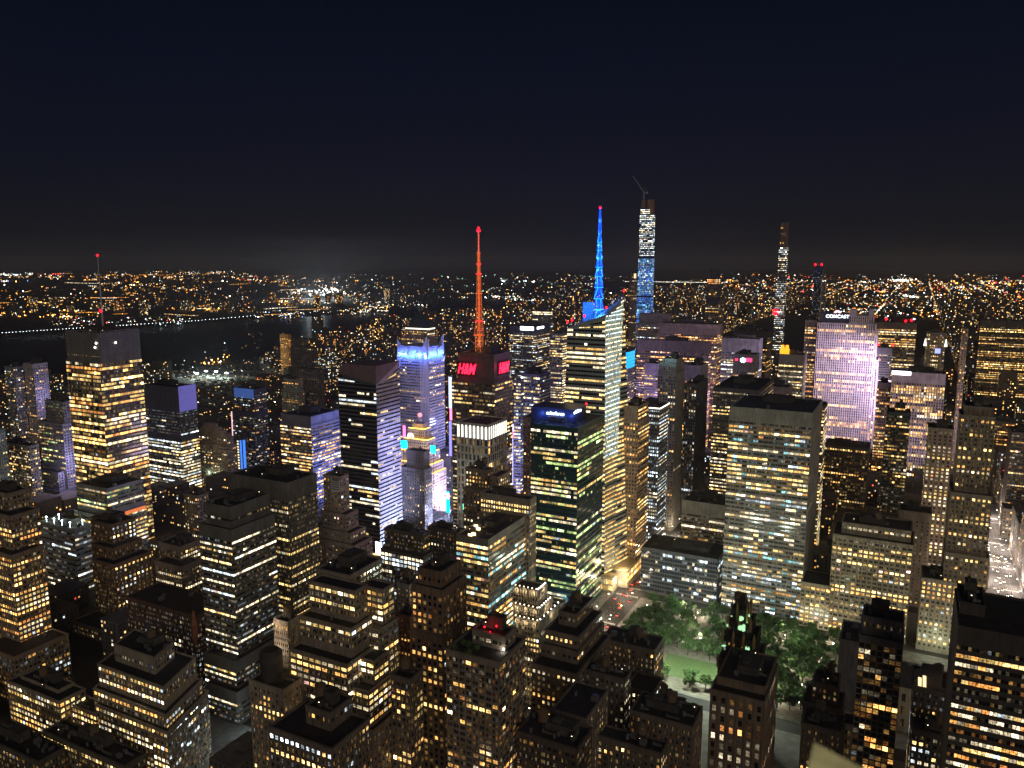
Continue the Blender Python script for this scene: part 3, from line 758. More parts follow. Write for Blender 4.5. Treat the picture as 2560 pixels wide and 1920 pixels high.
# -- Sixth Avenue
B('brown ribbed tower with orange window columns right of the crystal tower',
  [('G', 1092, 470, 955, 1182, V(42.5)), ('G', 1094, 600, 955, 1186, V(42.48))], (.33, .25, .19), style('vert', bw=2.9, fh=3.8, ww=.5, wh=.5, sub=1, lit=.2, run=.8, full=.1, dark=.12, hues='orange warm yellow', br=1.2, pier=.7, pw=.9, top=2), 76, 'ribbed_tower', clutter=4,
  st_e=style('ribbon', bw=2.8, fh=3.8, ww=.9, wh=.45, sub=1, lit=.42, run=.9, full=.15, dark=.2, hues='yellow warm', br=1.2, ledge=.2),
  tops={0: style('vert', bw=2.9, lit=.02, ww=.5, wh=.9, fh=14, pier=.7, pw=.9, top=1)})
B('slim dark tower with a white lit crown ledge and blue white windows',
  [('G', 1278, 480, 1080, 1355, V(43.3)), ('G', 1276, 520, 1185, 1350, V(43.28))], (.13, .135, .15), style('ribbon', bw=2.3, fh=3.8, ww=.62, wh=.55, sub=1, lit=.62, run=.5, full=.12, dark=.12, hues='cool white cool', br=1.3, top=3), 77, 'slim_tower', clutter=3,
  st_e=style('ribbon', bw=2.8, fh=3.8, ww=.95, wh=.4, sub=1, lit=.6, run=.96, full=.2, dark=.1, hues='cool cool white', br=.8))
B('tall slim tower with a pale green mechanical crown over yellow top floors',
  [('G', 1425, 60, 1300, 1478, V(44.35)), ('G', 1418, 100, 1270, 1485, V(44.3)), ('G', 1420, 175, 1268, 1490, V(44.28))], (.27, .255, .22), style(bw=3.0, fh=3.7, ww=.55, wh=.5, sub=1, lit=.16, run=.6, full=.02, dark=.2, hues='white yellow warm', pier=.5, pw=1.2, top=5), 78, 'slim_tower', clutter=3,
  st_e=style('vert', bw=2.0, lit=.01, dark=.7, pier=.3))
B('black ribbed tower with thin pale piers right of the green crowned slim tower',
  [('G', 1595, 275, 1492, 1692, V(44.6))], (.11, .105, .105), style('vert', bw=2.6, fh=3.8, ww=.5, wh=.6, sub=1, lit=.12, run=.4, full=.02, dark=.15, hues='white cool warm', br=1.2, pier=.5, pw=.3, top=4), 79, 'black_tower', clutter=2)
B('dark block with rows of yellow windows standing behind the pale banded slab',
  [('G', 2130, 330, 1740, 2260, V(43.9))], (.08, .075, .07), style('ribbon', bw=1.9, fh=3.8, ww=.75, wh=.42, sub=1, lit=.62, run=.9, full=.2, dark=.2, hues='yellow yellow white', br=1.2, top=4), 80, 'dark_block', clutter=4)
B('glass tower with a glowing cyan cube on top right of the crystal tower',
  [('N', 160, 1450, 55, 262, V(47))], (.30, .29, .38), style('curtain', bw=2.6, fh=3.7, ww=.85, wh=.45, sub=1, lit=.3, run=.8, hues='white yellow cool', br=1.0, ledge=.15, top=1), 81, 'cyan_topped_tower', clutter=0, mech=False)
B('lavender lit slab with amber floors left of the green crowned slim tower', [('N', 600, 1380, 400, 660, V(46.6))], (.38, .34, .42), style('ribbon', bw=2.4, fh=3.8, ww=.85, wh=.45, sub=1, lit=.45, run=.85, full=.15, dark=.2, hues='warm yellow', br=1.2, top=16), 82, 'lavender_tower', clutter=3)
B('tower with a ribbed lavender crown above an amber floor and a dark body', [('N', 1170, 1405, 945, 1265, V(46))], (.36, .31, .36), style('vert', bw=1.9, fh=3.9, ww=.6, wh=.6, sub=1, lit=.3, run=.9, full=.22, dark=.3, hues='warm yellow orange', br=1.3, pier=.4, pw=.5, top=17), 83, 'ribbed_tower', clutter=3)
B('wide plum coloured slab with pink lit office windows in the middle distance', [('N', 1290, 1085, 295, 1320, V(48.1))], (.26, .19, .21), style('ribbon', bw=2.2, fh=3.8, ww=.86, wh=.45, sub=1, lit=.45, run=.86, full=.12, dark=.15, hues='warm yellow pink orange', br=1.2, top=17), 84, 'plum_tower', clutter=5, mech=True)
B('brown slab with two golden ribbon floors behind the plum coloured slab', [('N', 1405, 840, 590, 1478, V(50.1))], (.24, .19, .17), style('ribbon', bw=2.2, fh=3.8, ww=.86, wh=.45, sub=1, lit=.45, run=.85, full=.25, dark=.2, hues='warm yellow orange', br=1.3, top=18, pier=.3, every=3, pw=.5), 85, 'brown_tower', clutter=5)
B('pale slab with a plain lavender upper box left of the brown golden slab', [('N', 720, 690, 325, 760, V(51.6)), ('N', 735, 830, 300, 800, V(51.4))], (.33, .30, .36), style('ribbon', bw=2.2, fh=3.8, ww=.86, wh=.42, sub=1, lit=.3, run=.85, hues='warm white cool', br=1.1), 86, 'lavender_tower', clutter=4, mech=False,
  tops={0: style(lit=0, dark=1, bw=10, ww=.02, pier=.5)})
B('grey slab with tall blind panels at its top between the brown slab and the supertall', [('N', 1985, 1042, 1465, 2030, V(49.2))], (.27, .265, .29), style('ribbon', bw=2.3, fh=3.8, ww=.84, wh=.45, sub=1, lit=.28, run=.85, full=.06, dark=.2, hues='yellow white cool', br=1.1, pier=.35, every=4, pw=.5, top=22), 87, 'grey_tower', clutter=5)
B('dark slab with a few golden rows behind the grey blind panelled slab', [('N', 2100, 935, 1640, 2170, V(51.3))], (.08, .08, .085), style('ribbon', bw=2.3, fh=3.8, ww=.84, wh=.4, sub=1, lit=.25, run=.85, full=.15, dark=.35, hues='yellow warm', br=1.1, top=12), 88, 'dark_tower', clutter=4)
B('grey tower with a red and turquoise lit sign at its top', [('N', 1930, 1255, 1625, 1985, V(46.9))], (.25, .24, .27), style('ribbon', bw=2.5, fh=3.8, ww=.8, wh=.45, sub=1, lit=.4, run=.85, full=.12, dark=.1, hues='white yellow warm', br=1.2, top=24), 89, 'sign_tower', clutter=3)
B('banded office tower with two white lit signs at its top behind the orange lattice mast', [('C', 205, 1440, -20, 330, V(50.3))], (.10, .11, .13), style('curtain', bw=2.6, fh=3.9, ww=.86, wh=.5, sub=1, lit=.4, run=.8, full=.05, dark=.1, hues='white cool yellow', br=.9, top=13, pier=.2, every=4), 90, 'sign_tower', clutter=3)
B('hotel tower with a white lit stepped crown left of the crystal tower', [('C', 330, 1310, 180, 345, V(53)), ('C', 330, 1350, 178, 350, V(52.97))], (.22, .22, .23), style('ribbon', bw=2.6, fh=3.7, ww=.8, wh=.45, sub=1, lit=.2, hues='white cool yellow'), 91, 'hotel_tower', clutter=2,
  tops={0: style('ribbon', bw=2, fh=4, ww=.9, wh=.6, lit=1, full=1, dark=0, hues='white', br=1.5, top=.3)})
B('yellow banded block squeezed between the two white signed tower and the crystal tower', [('C', 440, 1500, 325, 460, V(47.2), 30)], (.16, .15, .14), style('ribbon', bw=2.6, fh=3.8, ww=.95, wh=.5, sub=1, lit=.5, run=.9, full=.3, hues='yellow white', br=1.1), 92, 'banded_block', clutter=2)
# -- Rockefeller and Fifth Avenue
B('broad limestone skyscraper washed in lilac floodlight with a white rooftop sign',
  [('Q', 988, 226, 795, 995, V(49.15) + 1, 26), ('Q', 1003, 293, 535, 1003, V(49.15), 30), ('Q', 1016, 345, 560, 1016, V(49.15) + 4, 34), ('Q', 1021, 585, 560, 1022, V(49.15) + 8, 40)],
  (.56, .51, .53), style('vert', bw=3.0, fh=3.75, ww=.5, wh=.8, sub=1, lit=.3, run=.88, full=.05, dark=.12, hues='warm yellow warm', br=1.6, pier=.9, pw=1.3, top=2.5), 93, 'limestone_skyscraper', clutter=2, mech=False, nest=False)
B('unlit left wing of the lilac floodlit skyscraper with gold and red window rows', [('Q', 528, 262, 435, 545, V(49.3), 30)], (.30, .26, .25), style('vert', bw=2.5, fh=3.75, ww=.6, wh=.5, sub=1, lit=.5, run=.92, full=.2, dark=.1, hues='warm yellow orange white', br=1.3, pier=.4), 94, 'stone_tower', clutter=2)
B('pale ribbed block with bright white floors under a small orange lit crown', [('Q', 420, 545, 222, 430, V(48.0), 34)], (.34, .31, .28), style('vert', bw=2.3, fh=3.8, ww=.72, wh=.5, sub=1, lit=.62, run=.9, full=.3, dark=.06, hues='white yellow white', br=1.3, pier=.45, pw=.5, top=15), 95, 'ribbed_block', clutter=2)
B('dark office slab with golden floors and red beacons right of the lilac skyscraper', [('Q', 1342, 285, 1025, 1350, V(51.5), 40)], (.20, .165, .14), style('ribbon', bw=2.4, fh=3.8, ww=.9, wh=.5, sub=1, lit=.5, run=.88, full=.25, dark=.2, hues='warm yellow white', br=1.2, top=11), 96, 'office_tower', clutter=4)
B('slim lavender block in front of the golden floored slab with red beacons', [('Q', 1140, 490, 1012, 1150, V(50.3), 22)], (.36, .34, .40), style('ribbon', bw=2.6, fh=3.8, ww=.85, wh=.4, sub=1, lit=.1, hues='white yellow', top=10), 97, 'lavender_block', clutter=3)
B('tan tower with two white corner lamps and a small blue lit patch', [('Q', 1575, 365, 1420, 1580, V(51.8), 26)], (.30, .26, .22), style(bw=2.8, fh=3.5, ww=.55, wh=.45, sub=1, lit=.22, run=.6, dark=.1, hues='warm yellow white', top=3), 98, 'tan_tower', clutter=3)
B('lilac lit ribbed block with a dark roof and a bright white rooftop sign', [('Q', 1570, 700, 1140, 1580, V(47.6), 36)], (.42, .37, .38), style('vert', bw=2.9, fh=3.75, ww=.55, wh=.75, sub=1, lit=.4, run=.88, full=.08, dark=.15, hues='warm yellow white', br=1.3, pier=.45, pw=.5, top=14), 99, 'ribbed_block', clutter=4)
B('slim tan column of a tower with a dotted edge of lights at the right', [('Q', 1755, 330, 1715, 1762, V(47.5), 22)], (.36, .29, .23), style(bw=3.2, fh=3.4, ww=.4, wh=.45, sub=1, lit=.2, hues='warm'), 100, 'slim_tower', clutter=0, mech=False)
B('big dark slab with golden top rows at the upper right edge', [('Q', 2215, 270, 1860, 2420, V(54.5), 40)], (.14, .125, .11), style('ribbon', bw=2.3, fh=3.8, ww=.9, wh=.5, sub=1, lit=.3, run=.93, full=.3, dark=.45, hues='warm yellow', br=1.2, top=11, pier=.3), 101, 'dark_tower', clutter=4, mech=False)
B('slim amber ribbed tower between the lilac skyscraper and the lilac ribbed block', [('Q', 1140, 775, 1020, 1150, V(47.9), 26)], (.30, .24, .20), style('vert', bw=2.2, fh=3.7, ww=.65, wh=.5, sub=1, lit=.42, run=.85, full=.18, dark=.15, hues='warm yellow orange', br=1.3, pier=.4, top=8), 102, 'ribbed_tower', clutter=2)
B('dark green tinted tower with a small box on top before the lilac block', [('Q', 1250, 955, 1165, 1258, V(45.0), 16), ('Q', 1290, 1020, 1095, 1300, V(44.9), 28)], (.075, .08, .075), style('curtain', bw=2.6, fh=3.6, ww=.8, wh=.5, sub=1, lit=.22, run=.6, full=.03, dark=.1, hues='yellow white warm', br=1.1), 103, 'dark_tower', clutter=2)
B('dark bulky roofed block with warm floodlight at the foot of the lilac skyscraper', [('H', 870, 560, 490, 885, V(46.0), 40)], (.15, .125, .105), style(**{**MASON, 'bw': 2.8, 'sub': 1, 'lit': .22, 'run': .7, 'hues': 'warm yellow'}), 104, 'dark_block', clutter=4, roof=GRAVELROOF)
B('narrow office tower with cream bands between the pale banded slab and the lilac skyscraper', [('H', 490, 190, 250, 530, V(44.3), 30)], (.12, .11, .10), style('ribbon', bw=2.2, fh=3.8, ww=.85, wh=.5, sub=1, lit=.62, run=.8, full=.3, dark=.1, hues='yellow white', br=1.2, top=4), 105, 'cream_banded_tower', clutter=2)
B('low pink tinted curved block left of the ribbed block with the orange crown', [('Q', 300, 810, 90, 310, V(45.8), 30)], (.34, .28, .28), style('vert', bw=2.4, fh=3.6, ww=.5, wh=.5, sub=1, lit=.3, hues='warm yellow', pier=.4, top=8), 106, 'curved_block', clutter=2)
B('tan block with a lit cream roof stub right of the dark dotted tower', [('T', 365, 745, 290, 372, V(48.6), 20)], (.44, .36, .26), style(bw=3.4, fh=3.6, ww=.4, sub=1, lit=.1, hues='warm'), 107, 'tan_block', clutter=1)
B('golden windowed block behind the stepped tower beside the bright right avenue', [('T', 400, 405, 300, 408, V(49.5), 30)], (.16, .13, .11), style('ribbon', bw=2.6, fh=3.6, ww=.8, wh=.5, sub=1, lit=.5, run=.7, full=.1, hues='yellow warm orange', br=1.1), 108, 'golden_block', clutter=2)
B('dark office block with sparse white windows cut by the right edge', [('T', 398, 460, 392, 640, V(46.75), 40)], (.10, .09, .085), style('ribbon', bw=2.6, fh=3.7, ww=.85, wh=.45, sub=1, lit=.2, run=.7, hues='warm white yellow'), 109, 'dark_block', clutter=3, faces='S')
B('dark set back block along the right side of the bright avenue', [('T', 350, 900, 345, 600, V(46.2), 25)], (.13, .115, .10), style(**{**MASON, 'sub': 1, 'lit': .12, 'hues': 'warm white'}), 110, 'dark_block', clutter=3)

# ------------------------------------------------------------------ towers with shapes of their own
def at_s(x, y, s):
    r = ray(x, y)
    t = s / r[0]
    return s, r[1] * t, CZ + r[2] * t
def lerp(p, q, t): return tuple(a + (b - a) * t for a, b in zip(p, q))
def facet(wall, units, L0, L1, R0, R1, st, rng, back=0.05):
    """a flat or leaning wall between two edges that may end at different heights: its surface and its floors of windows"""
    wall.quad(L0, R0, R1, L1)
    d = Vector(R0) - Vector(L0)
    nrm = Vector((d.y, -d.x, 0)).normalized() * back
    W = d.length
    ztop = max(L1[2], R1[2])
    z = ztop - st['top']
    on = False
    st0 = st
    while z - st0['fh'] > max(L0[2], R0[2]):
        st = st0
        zt, zb = z - st['fh'] * (1 - st['wh']) * .35, 0
        zb = zt - st['fh'] * st['wh']
        z -= st['fh']
        def edge(A, Bq, zz): return lerp(A, Bq, min(1.0, (zz - A[2]) / (Bq[2] - A[2])))
        if st0.get('low') and zb < st0['low'][0]: st = st0['low'][1]
        r = rng.random()
        mode = 2 if r < st['full'] else (0 if r < st['full'] + st['dark'] else 1)
        hue = HUE[rng.choice(st['hues'])]
        fbr = GAIN * st['br'] * math.exp(rng.gauss(0, .25))
        la, ra, lb, rb = edge(L0, L1, zb), edge(R0, R1, zb), edge(L0, L1, zt), edge(R0, R1, zt)
        wd = (Vector(ra) - Vector(la)).length
        nb = max(1, round(wd / st['bw']))
        band = []
        for i in range(nb):
            u0, u1 = (i + (1 - st['ww']) / 2) / nb, (i + (1 + st['ww']) / 2) / nb
            um = (u0 + u1) / 2
            if zt > L1[2] + (R1[2] - L1[2]) * um - .8: continue
            if rng.random() > st['run']: on = rng.random() < st['lit']
            c = None
            if (mode == 2 and rng.random() < .95) or (mode == 1 and on):
                q = fbr * math.exp(rng.gauss(0, .35))
                h = hue if rng.random() < .85 else HUE[rng.choice(st['hues'])]
                c = (h[0] * q, h[1] * q, h[2] * q)
            Q = [Vector(lerp(la, ra, u0)) + nrm, Vector(lerp(la, ra, u1)) + nrm, Vector(lerp(lb, rb, u1)) + nrm, Vector(lerp(lb, rb, u0)) + nrm]
            one = (tuple(tuple(v) for v in Q), c)
            if st.get('under'):                              # the clear glass below a lit ceiling
                zl = zb - st['fh'] * .62
                lc, rc_ = edge(L0, L1, zl), edge(R0, R1, zl)
                q = .55 + .9 * rng.random()
                U = [Vector(lerp(lc, rc_, u0)) + nrm, Vector(lerp(lc, rc_, u1)) + nrm, Q[1] - Vector((0, 0, .06)), Q[0] - Vector((0, 0, .06))]
                band.append((tuple(tuple(v) for v in U), tuple(k * q for k in st['under'])))
            if st['kind'] in ('ribbon', 'curtain'): band.append(one)
            else: units.append(('window', [one], c is not None))
        if band: units.append(('window_band', band, any(c for _, c in band)))

def beacon(parent, org, s, a, z, r=1.1, name='red_beacon'):
    m = MB()
    m.cyl(s, a, z - r * 1.2, z - r * .3, r * .35, n=6)
    m.ball(s, a, z, r, 8, 4)
    return m.build(name, RED, parent, org)
def text(body, size, parent, org, loc, face, m, shear=0.0, depth=.25, name='sign', bold=0.0):
    c = bpy.data.curves.new(name, 'FONT')
    c.body, c.size, c.extrude, c.shear, c.offset = body, size, depth, shear, bold
    c.align_x = 'CENTER'
    c.align_y = 'CENTER'
    c.materials.append(m)
    t = bpy.data.objects.new(name, c)
    COL.objects.link(t)
    bpy.context.view_layer.update()
    me = bpy.data.meshes.new_from_object(t.evaluated_get(bpy.context.evaluated_depsgraph_get()))
    bpy.data.objects.remove(t)
    me.materials.clear()
    me.materials.append(m)
    o = bpy.data.objects.new(name, me)
    COL.objects.link(o)
    o.parent = parent
    o.location = (loc[0] - org[0], loc[1] - org[1], loc[2] - org[2])
    o.rotation_euler = (math.pi / 2, 0, math.pi / 2 if face == 'E' else 0)
    return o

BLUE_LED = glow('blue_led', (0.004, 0.07, 1.0), 1.4)
CYAN_LED = glow('cyan_led', (0.01, 0.36, 1.0), 2.2)
def crystal_tower():
    rng = random.Random(501)
    a0 = V(42)
    Bt = at_a(*px('C', 806, 1338), a0)
    At = at_a(*px('C', 480, 1452), a0)
    Dt = at_s(*px('C', 967, 1183), Bt[0] + 1.5)
    sB, W = Bt[0], Bt[0] - At[0]
    Et = (At[0] + 4, Dt[1], At[2] + 6)
    cx_, cy_ = sB - W / 2, a0 + 30
    root = tag(empty('crystal_tower', cx_, cy_), 'crystal shaped glass tower with a slanted roof and bright white banded side strip', 'building')
    org = (cx_, cy_, 0)
    # footprint at the ground: the strip is narrow there and the golden facet beside it wide
    A0, B0 = (At[0] - 7, a0 - 2, 0), (sB + 5, a0 - 2, 0)
    C0 = (sB + 9, a0 + 11, 0)
    D0 = (sB + 17, Dt[1] + 4, 0)
    E0 = (At[0] - 7, Dt[1] + 4, 0)
    Ct = lerp(Bt, Dt, .985)
    walls, units = MB(), []
    south = style('curtain', bw=3.0, fh=4.25, ww=.95, wh=.5, lit=.58, run=.8, full=.2, dark=.06, hues='yellow warm yellow white white', br=1.35, top=5)
    strip = style('curtain', bw=2.2, fh=4.25, ww=.97, wh=.3, lit=.95, run=.9, full=.9, dark=.0, hues='white cool white', br=1.5, top=1.5)
    strip['under'] = (.27, .33, .27)
    gold = style('curtain', bw=2.6, fh=4.25, ww=.95, wh=.5, lit=.6, run=.85, full=.3, dark=.05, hues='yellow warm yellow', br=1.2, top=2)
    facet(walls, units, A0, At, B0, Bt, south, rng)
    strip['low'] = (125, style('curtain', bw=2.4, fh=4.25, ww=.95, wh=.55, lit=.75, run=.85, full=.5, dark=.04, hues='yellow warm yellow', br=1.3))
    facet(walls, units, B0, Bt, C0, Ct, strip, rng)
    facet(walls, units, C0, Ct, D0, Dt, gold, rng)
    walls.quad(D0, E0, Et, Dt)
    walls.quad(E0, A0, At, Et)
    finish(root, org, [('wall', walls, mat('crystal_spandrel', (.30, .33, .33), .35, noise=.15))], units, 100)
    rf = MB()
    rf.poly([At, Bt, Ct, Dt, Et])
    rf.build('roof', mat('crystal_roof', (.30, .29, .31), .4, noise=.2), root, org)
    # glass screen along the roof edge
    for nm, p, q in (('roof_screen', At, Bt), ('roof_screen', Bt, Ct)):
        m = MB()
        n = 14
        for k in range(n + 1):
            u = lerp(p, q, k / n)
            m.tube(u, (u[0], u[1], u[2] + 4.5), .16, 4)
        for hgt in (1.5, 3.0, 4.5): m.tube((p[0], p[1], p[2] + hgt), (q[0], q[1], q[2] + hgt), .16, 4)
        m.build(nm, GREYMETAL, root, org)
    for p in (Dt, At, lerp(Bt, At, .55), lerp(At, Bt, .12), lerp(Bt, Dt, .05)): beacon(root, org, p[0], p[1], p[2] + 6, 1.2)
    # podium at the avenue corner
    pd = MB()
    pd.box(sB + 3, sB + 16, a0 - 10, a0 + 3, 0, 14)
    pd.box(sB + 10, sB + 25, a0 + 6, a0 + 60, 0, 17)
    pd.build('podium', mat('podium_stone', (.5, .42, .28), .6), root, org)
    pw, pu = MB(), []
    facade(pw, pu, (sB + 3, a0 - 10.05), (sB + 16, a0 - 10.05), 0, 14, style('curtain', bw=2.2, fh=6, ww=.9, wh=.8, lit=1, full=1, dark=0, hues='yellow warm', br=1.6, top=1), rng)
    facade(pw, pu, (sB + 25.05, a0 + 6), (sB + 25.05, a0 + 60), 0, 17, style('curtain', bw=3, fh=5.5, ww=.9, wh=.75, lit=.9, full=.8, dark=0, hues='yellow warm', br=1.4, top=1), rng)
    finish(root, org, [], pu, 20)
    ROOTS.append(root)
    FOOT.append(('crystal', [(A0[0], D0[0], a0 - 10, D0[1], 260)]))
    # blue lattice spire
    bx = at_a(*px('C', 730, 1335), a0 + 34)
    tip = at_a(*px('C', 779, 415), a0 + 34)
    s_, a_, zb, zt = bx[0], bx[1], bx[2] - 6, tip[2]
    s_ = (bx[0] + tip[0]) / 2
    sr = MB()
    hgt = zt - zb
    levels = [0, .10, .20, .30, .40, .48, .56, .63, .70, .78, 1.0]
    half = [3.9, 3.7, 3.4, 3.1, 2.8, 2.5, 2.15, 1.8, 1.5, 1.15, .35]
    sp_ = MB()
    bright = MB()
    for k in range(len(levels) - 1):
        za, zb2 = zb + hgt * levels[k], zb + hgt * levels[k + 1]
        h0 = half[k]
        h1 = half[k + 1] * (1 if k == len(levels) - 2 else .66)      # each stage narrows, the next starts wider
        cor = [(-1, -1), (1, -1), (1, 1), (-1, 1)]
        P0 = [(s_ + h0 * i, a_ + h0 * j, za) for i, j in cor]
        P1 = [(s_ + h1 * i, a_ + h1 * j, zb2) for i, j in cor]
        for q in range(4):
            w = (q + 1) % 4
            sp_.tube(P0[q], P1[q], .38, 4)
            sp_.tube(P1[q], P1[w], .3, 4)
            if k < 9:
                sp_.tube(P0[q], P1[w], .26, 4)
                bright.tube(P0[q], P0[w], .45, 4)
                if k % 2 == q % 2: bright.tube(P0[q], lerp(P1[q], P1[w], .5), .42, 4)
                mid0, mid1 = lerp(P0[q], P1[q], .5), lerp(P0[w], P1[w], .5)
                sp_.tube(mid0, mid1, .26, 4)
    sp_.tube((s_, a_, zb), (s_, a_, zt - 2), .9, 6, .3)
    spire = sp_.build('spire', BLUE_LED, root, org)
    bright.build('spire_ring', CYAN_LED, root, org)
    beacon(root, org, s_, a_, zt + .5, 1.3)
    bl = MB()
    q0, q1 = at_a(*px('C', 612, 1300), a0 + 50), at_a(*px('C', 695, 1232), a0 + 50)
    bl.box(q0[0], q1[0], a0 + 50, a0 + 53, q0[2] - 18, q1[2])
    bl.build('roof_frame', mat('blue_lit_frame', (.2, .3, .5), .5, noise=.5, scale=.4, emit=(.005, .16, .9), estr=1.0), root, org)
    for k in range(6): lamp('spire_glow', s_, a_, zb + hgt * (.34 + .11 * k), (.03, .16, 1), 60000, 1.5)
    lamp('spire_glow', s_, a_ - 8, zb + 12, (.05, .3, 1), 26000, 3)
    return root
crystal_tower()

def wedge_tower():
    rng = random.Random(65)
    s0, s1, a0, a1, z = rect(('B', 1037, 1390, 712, 1240, V(41)))
    top = at_a(*px('B', 1036, 1228), a0)[2]
    tip = at_s(*px('B', 1222, 1186), s1)[2]
    zl = at_a(*px('B', 714, 1285), a0)[2]
    zb = at_a(*px('B', 762, 1208), a0)[2]
    c = ((s0 + s1) / 2, (a0 + a1) / 2)
    r = tag(empty('wedge_tower', *c), 'dark glass tower with a wedge shaped roof and a lavender lit side', 'building')
    o = (c[0], c[1], 0)
    W, WE, units = MB(), MB(), []
    south = style('curtain', bw=2.9, fh=3.95, ww=.95, wh=.55, lit=.26, run=.8, full=.03, dark=.08, hues='yellow white white cool', br=1.2, top=1)
    east = style('ribbon', bw=2.9, fh=3.95, ww=.94, wh=.42, lit=.14, run=.7, full=.01, dark=.1, hues='yellow white', br=1.0, top=1)
    facet(W, units, (s0, a0, 0), (s0, a0, zl), (s1, a0, 0), (s1, a0, z), south, rng)
    facet(WE, units, (s1, a0, 0), (s1, a0, z), (s1, a1, 0), (s1, a1, tip - 1), east, rng)
    W.quad((s1, a1, 0), (s0, a1, 0), (s0, a1, zl), (s1, a1, tip - 1))
    W.quad((s0, a1, 0), (s0, a0, 0), (s0, a0, zl), (s0, a1, zl))
    finish(r, o, [('wall', W, wallmat((.10, .105, .13), .4)), ('side_wall', WE, wallmat((.46, .46, .54), .5))], units, 100)  # paler side: reflected glow put into the wall colour
    m = MB()
    hi, tp, bl, bb = (s1, a0, top), (s1, a1, tip), (s0 + 5, a0 + .5, zb), (s0 + 5, a1, zb)
    m.poly([(s0, a0, zl), (s1, a0, z), hi, bl])
    m.poly([(s1, a0, z), (s1, a1, tip - 1), tp, hi])
    m.poly([hi, tp, bb, bl])
    m.poly([(s1, a1, tip - 1), (s0, a1, zl), bb, tp])
    m.poly([(s0, a1, zl), (s0, a0, zl), bl, bb])
    m.build('folded_roof', mat('wedge_roof', (.20, .15, .17), .6, noise=.15), r, o)
    ROOTS.append(r)
    FOOT.append((r['label'], [(s0, s1, a0, a1, z)]))
wedge_tower()
def by_label(start):
    for r in ROOTS:
        if r.get('label', '').startswith(start): return r
def rects(start):
    for l, r in FOOT:
        if l.startswith(start): return r
def orgof(r):
    v = r.location
    return (v.x * cg - v.y * sg, v.x * sg + v.y * cg, 0.0)


def fin_crown():
    r = by_label('grey office tower with a crown'); o = orgof(r)
    s0, s1, a0, a1, z = rects('grey office tower with a crown')[-1]
    stone = mat('crown_stone', (.55, .53, .58), .7, noise=.12)
    # fins: tall pointed slabs at the corners of a recessed box
    zf = at_a(*px('B', 1190, 985), a0)[2]
    m = MB(); m.box(s0 + 2.5, s1 - 2.5, a0 + 2.5, a1 - 2.5, z - 1, z + 15); m.build('crown_box', stone, r, o)
    for (x, y, dx, dy) in ((s0 - 1.5, a0 - 1, 1, 0), (s1 - 2, a0 - 1, -1, 0), (s0 - 1.5, a1, 1, 0), (s1 - 2, a1, -1, 0)):
        m = MB()
        zz = zf + (4 if x > s0 else 0)
        w = 15
        x1 = x + dx * w
        pts = [(x, zf - 38), (x + dx * 4, zf - 38), (x + dx * 4, z + 3), (x1, z + 3), (x1, z + 13), (x + dx * 6, z + 16), (x, zz)]
        f = [(p[0], y, p[1]) for p in pts]; b = [(p[0], y + 1.6, p[1]) for p in pts]
        if dx < 0: f.reverse(); b.reverse()
        m.poly(f); m.poly(list(reversed(b)))
        for k in range(len(f)):
            j = (k + 1) % len(f)
            m.quad(f[j], f[k], b[k], b[j])
        m.build('crown_fin', stone, r, o)
        m = MB()
        ey = y + (1.6 if y < (a0 + a1) / 2 else 0)
        d = 1 if y < (a0 + a1) / 2 else -1
        pts = [(ey, z + 3), (ey + d * 13, z + 3), (ey + d * 13, z + 12), (ey + d * 3, z + 15), (ey, zz - 2)]
        f = [(x + .2, p[0], p[1]) for p in pts]; b = [(x + 1.8, p[0], p[1]) for p in pts]
        m.poly(f); m.poly(list(reversed(b)))
        for k in range(len(f)):
            j = (k + 1) % len(f)
            m.quad(f[j], f[k], b[k], b[j])
        m.build('crown_fin', stone, r, o)
    # stone piers down the corner, and the blue flood lamps that sit on the roof edge
    m = MB()
    for k in range(6): m.box(s1 - 13 + k * 2.3, s1 - 12 + k * 2.3, a0 - .9, a0 + .1, 60, z - .4)
    m.build('corner_pier', stone, r, o)
    fl = MB()
    for k in range(5):
        t = (k + .5) / 5
        fl.box(s0 + (s1 - s0) * t - .8, s0 + (s1 - s0) * t + .8, a0 + 1, a0 + 2, z + .05, z + .7)
        fl.box(s1 - 2, s1 - 1, a0 + (a1 - a0) * t - .8, a0 + (a1 - a0) * t + .8, z + .05, z + .7)
    fl.build('flood_lamp', glow('blue_flood', (.05, .25, 1), 9), r, o)
    for k in range(6):
        t = (k + .5) / 6
        lamp('crown_flood', s0 + (s1 - s0) * t, a0 - 3.2, z + 3.4, (.06, .15, 1), 12000, .8)
        lamp('crown_flood', s1 + 3.2, a0 + (a1 - a0) * t, z + 3.4, (.06, .15, 1), 10000, .8)
fin_crown()

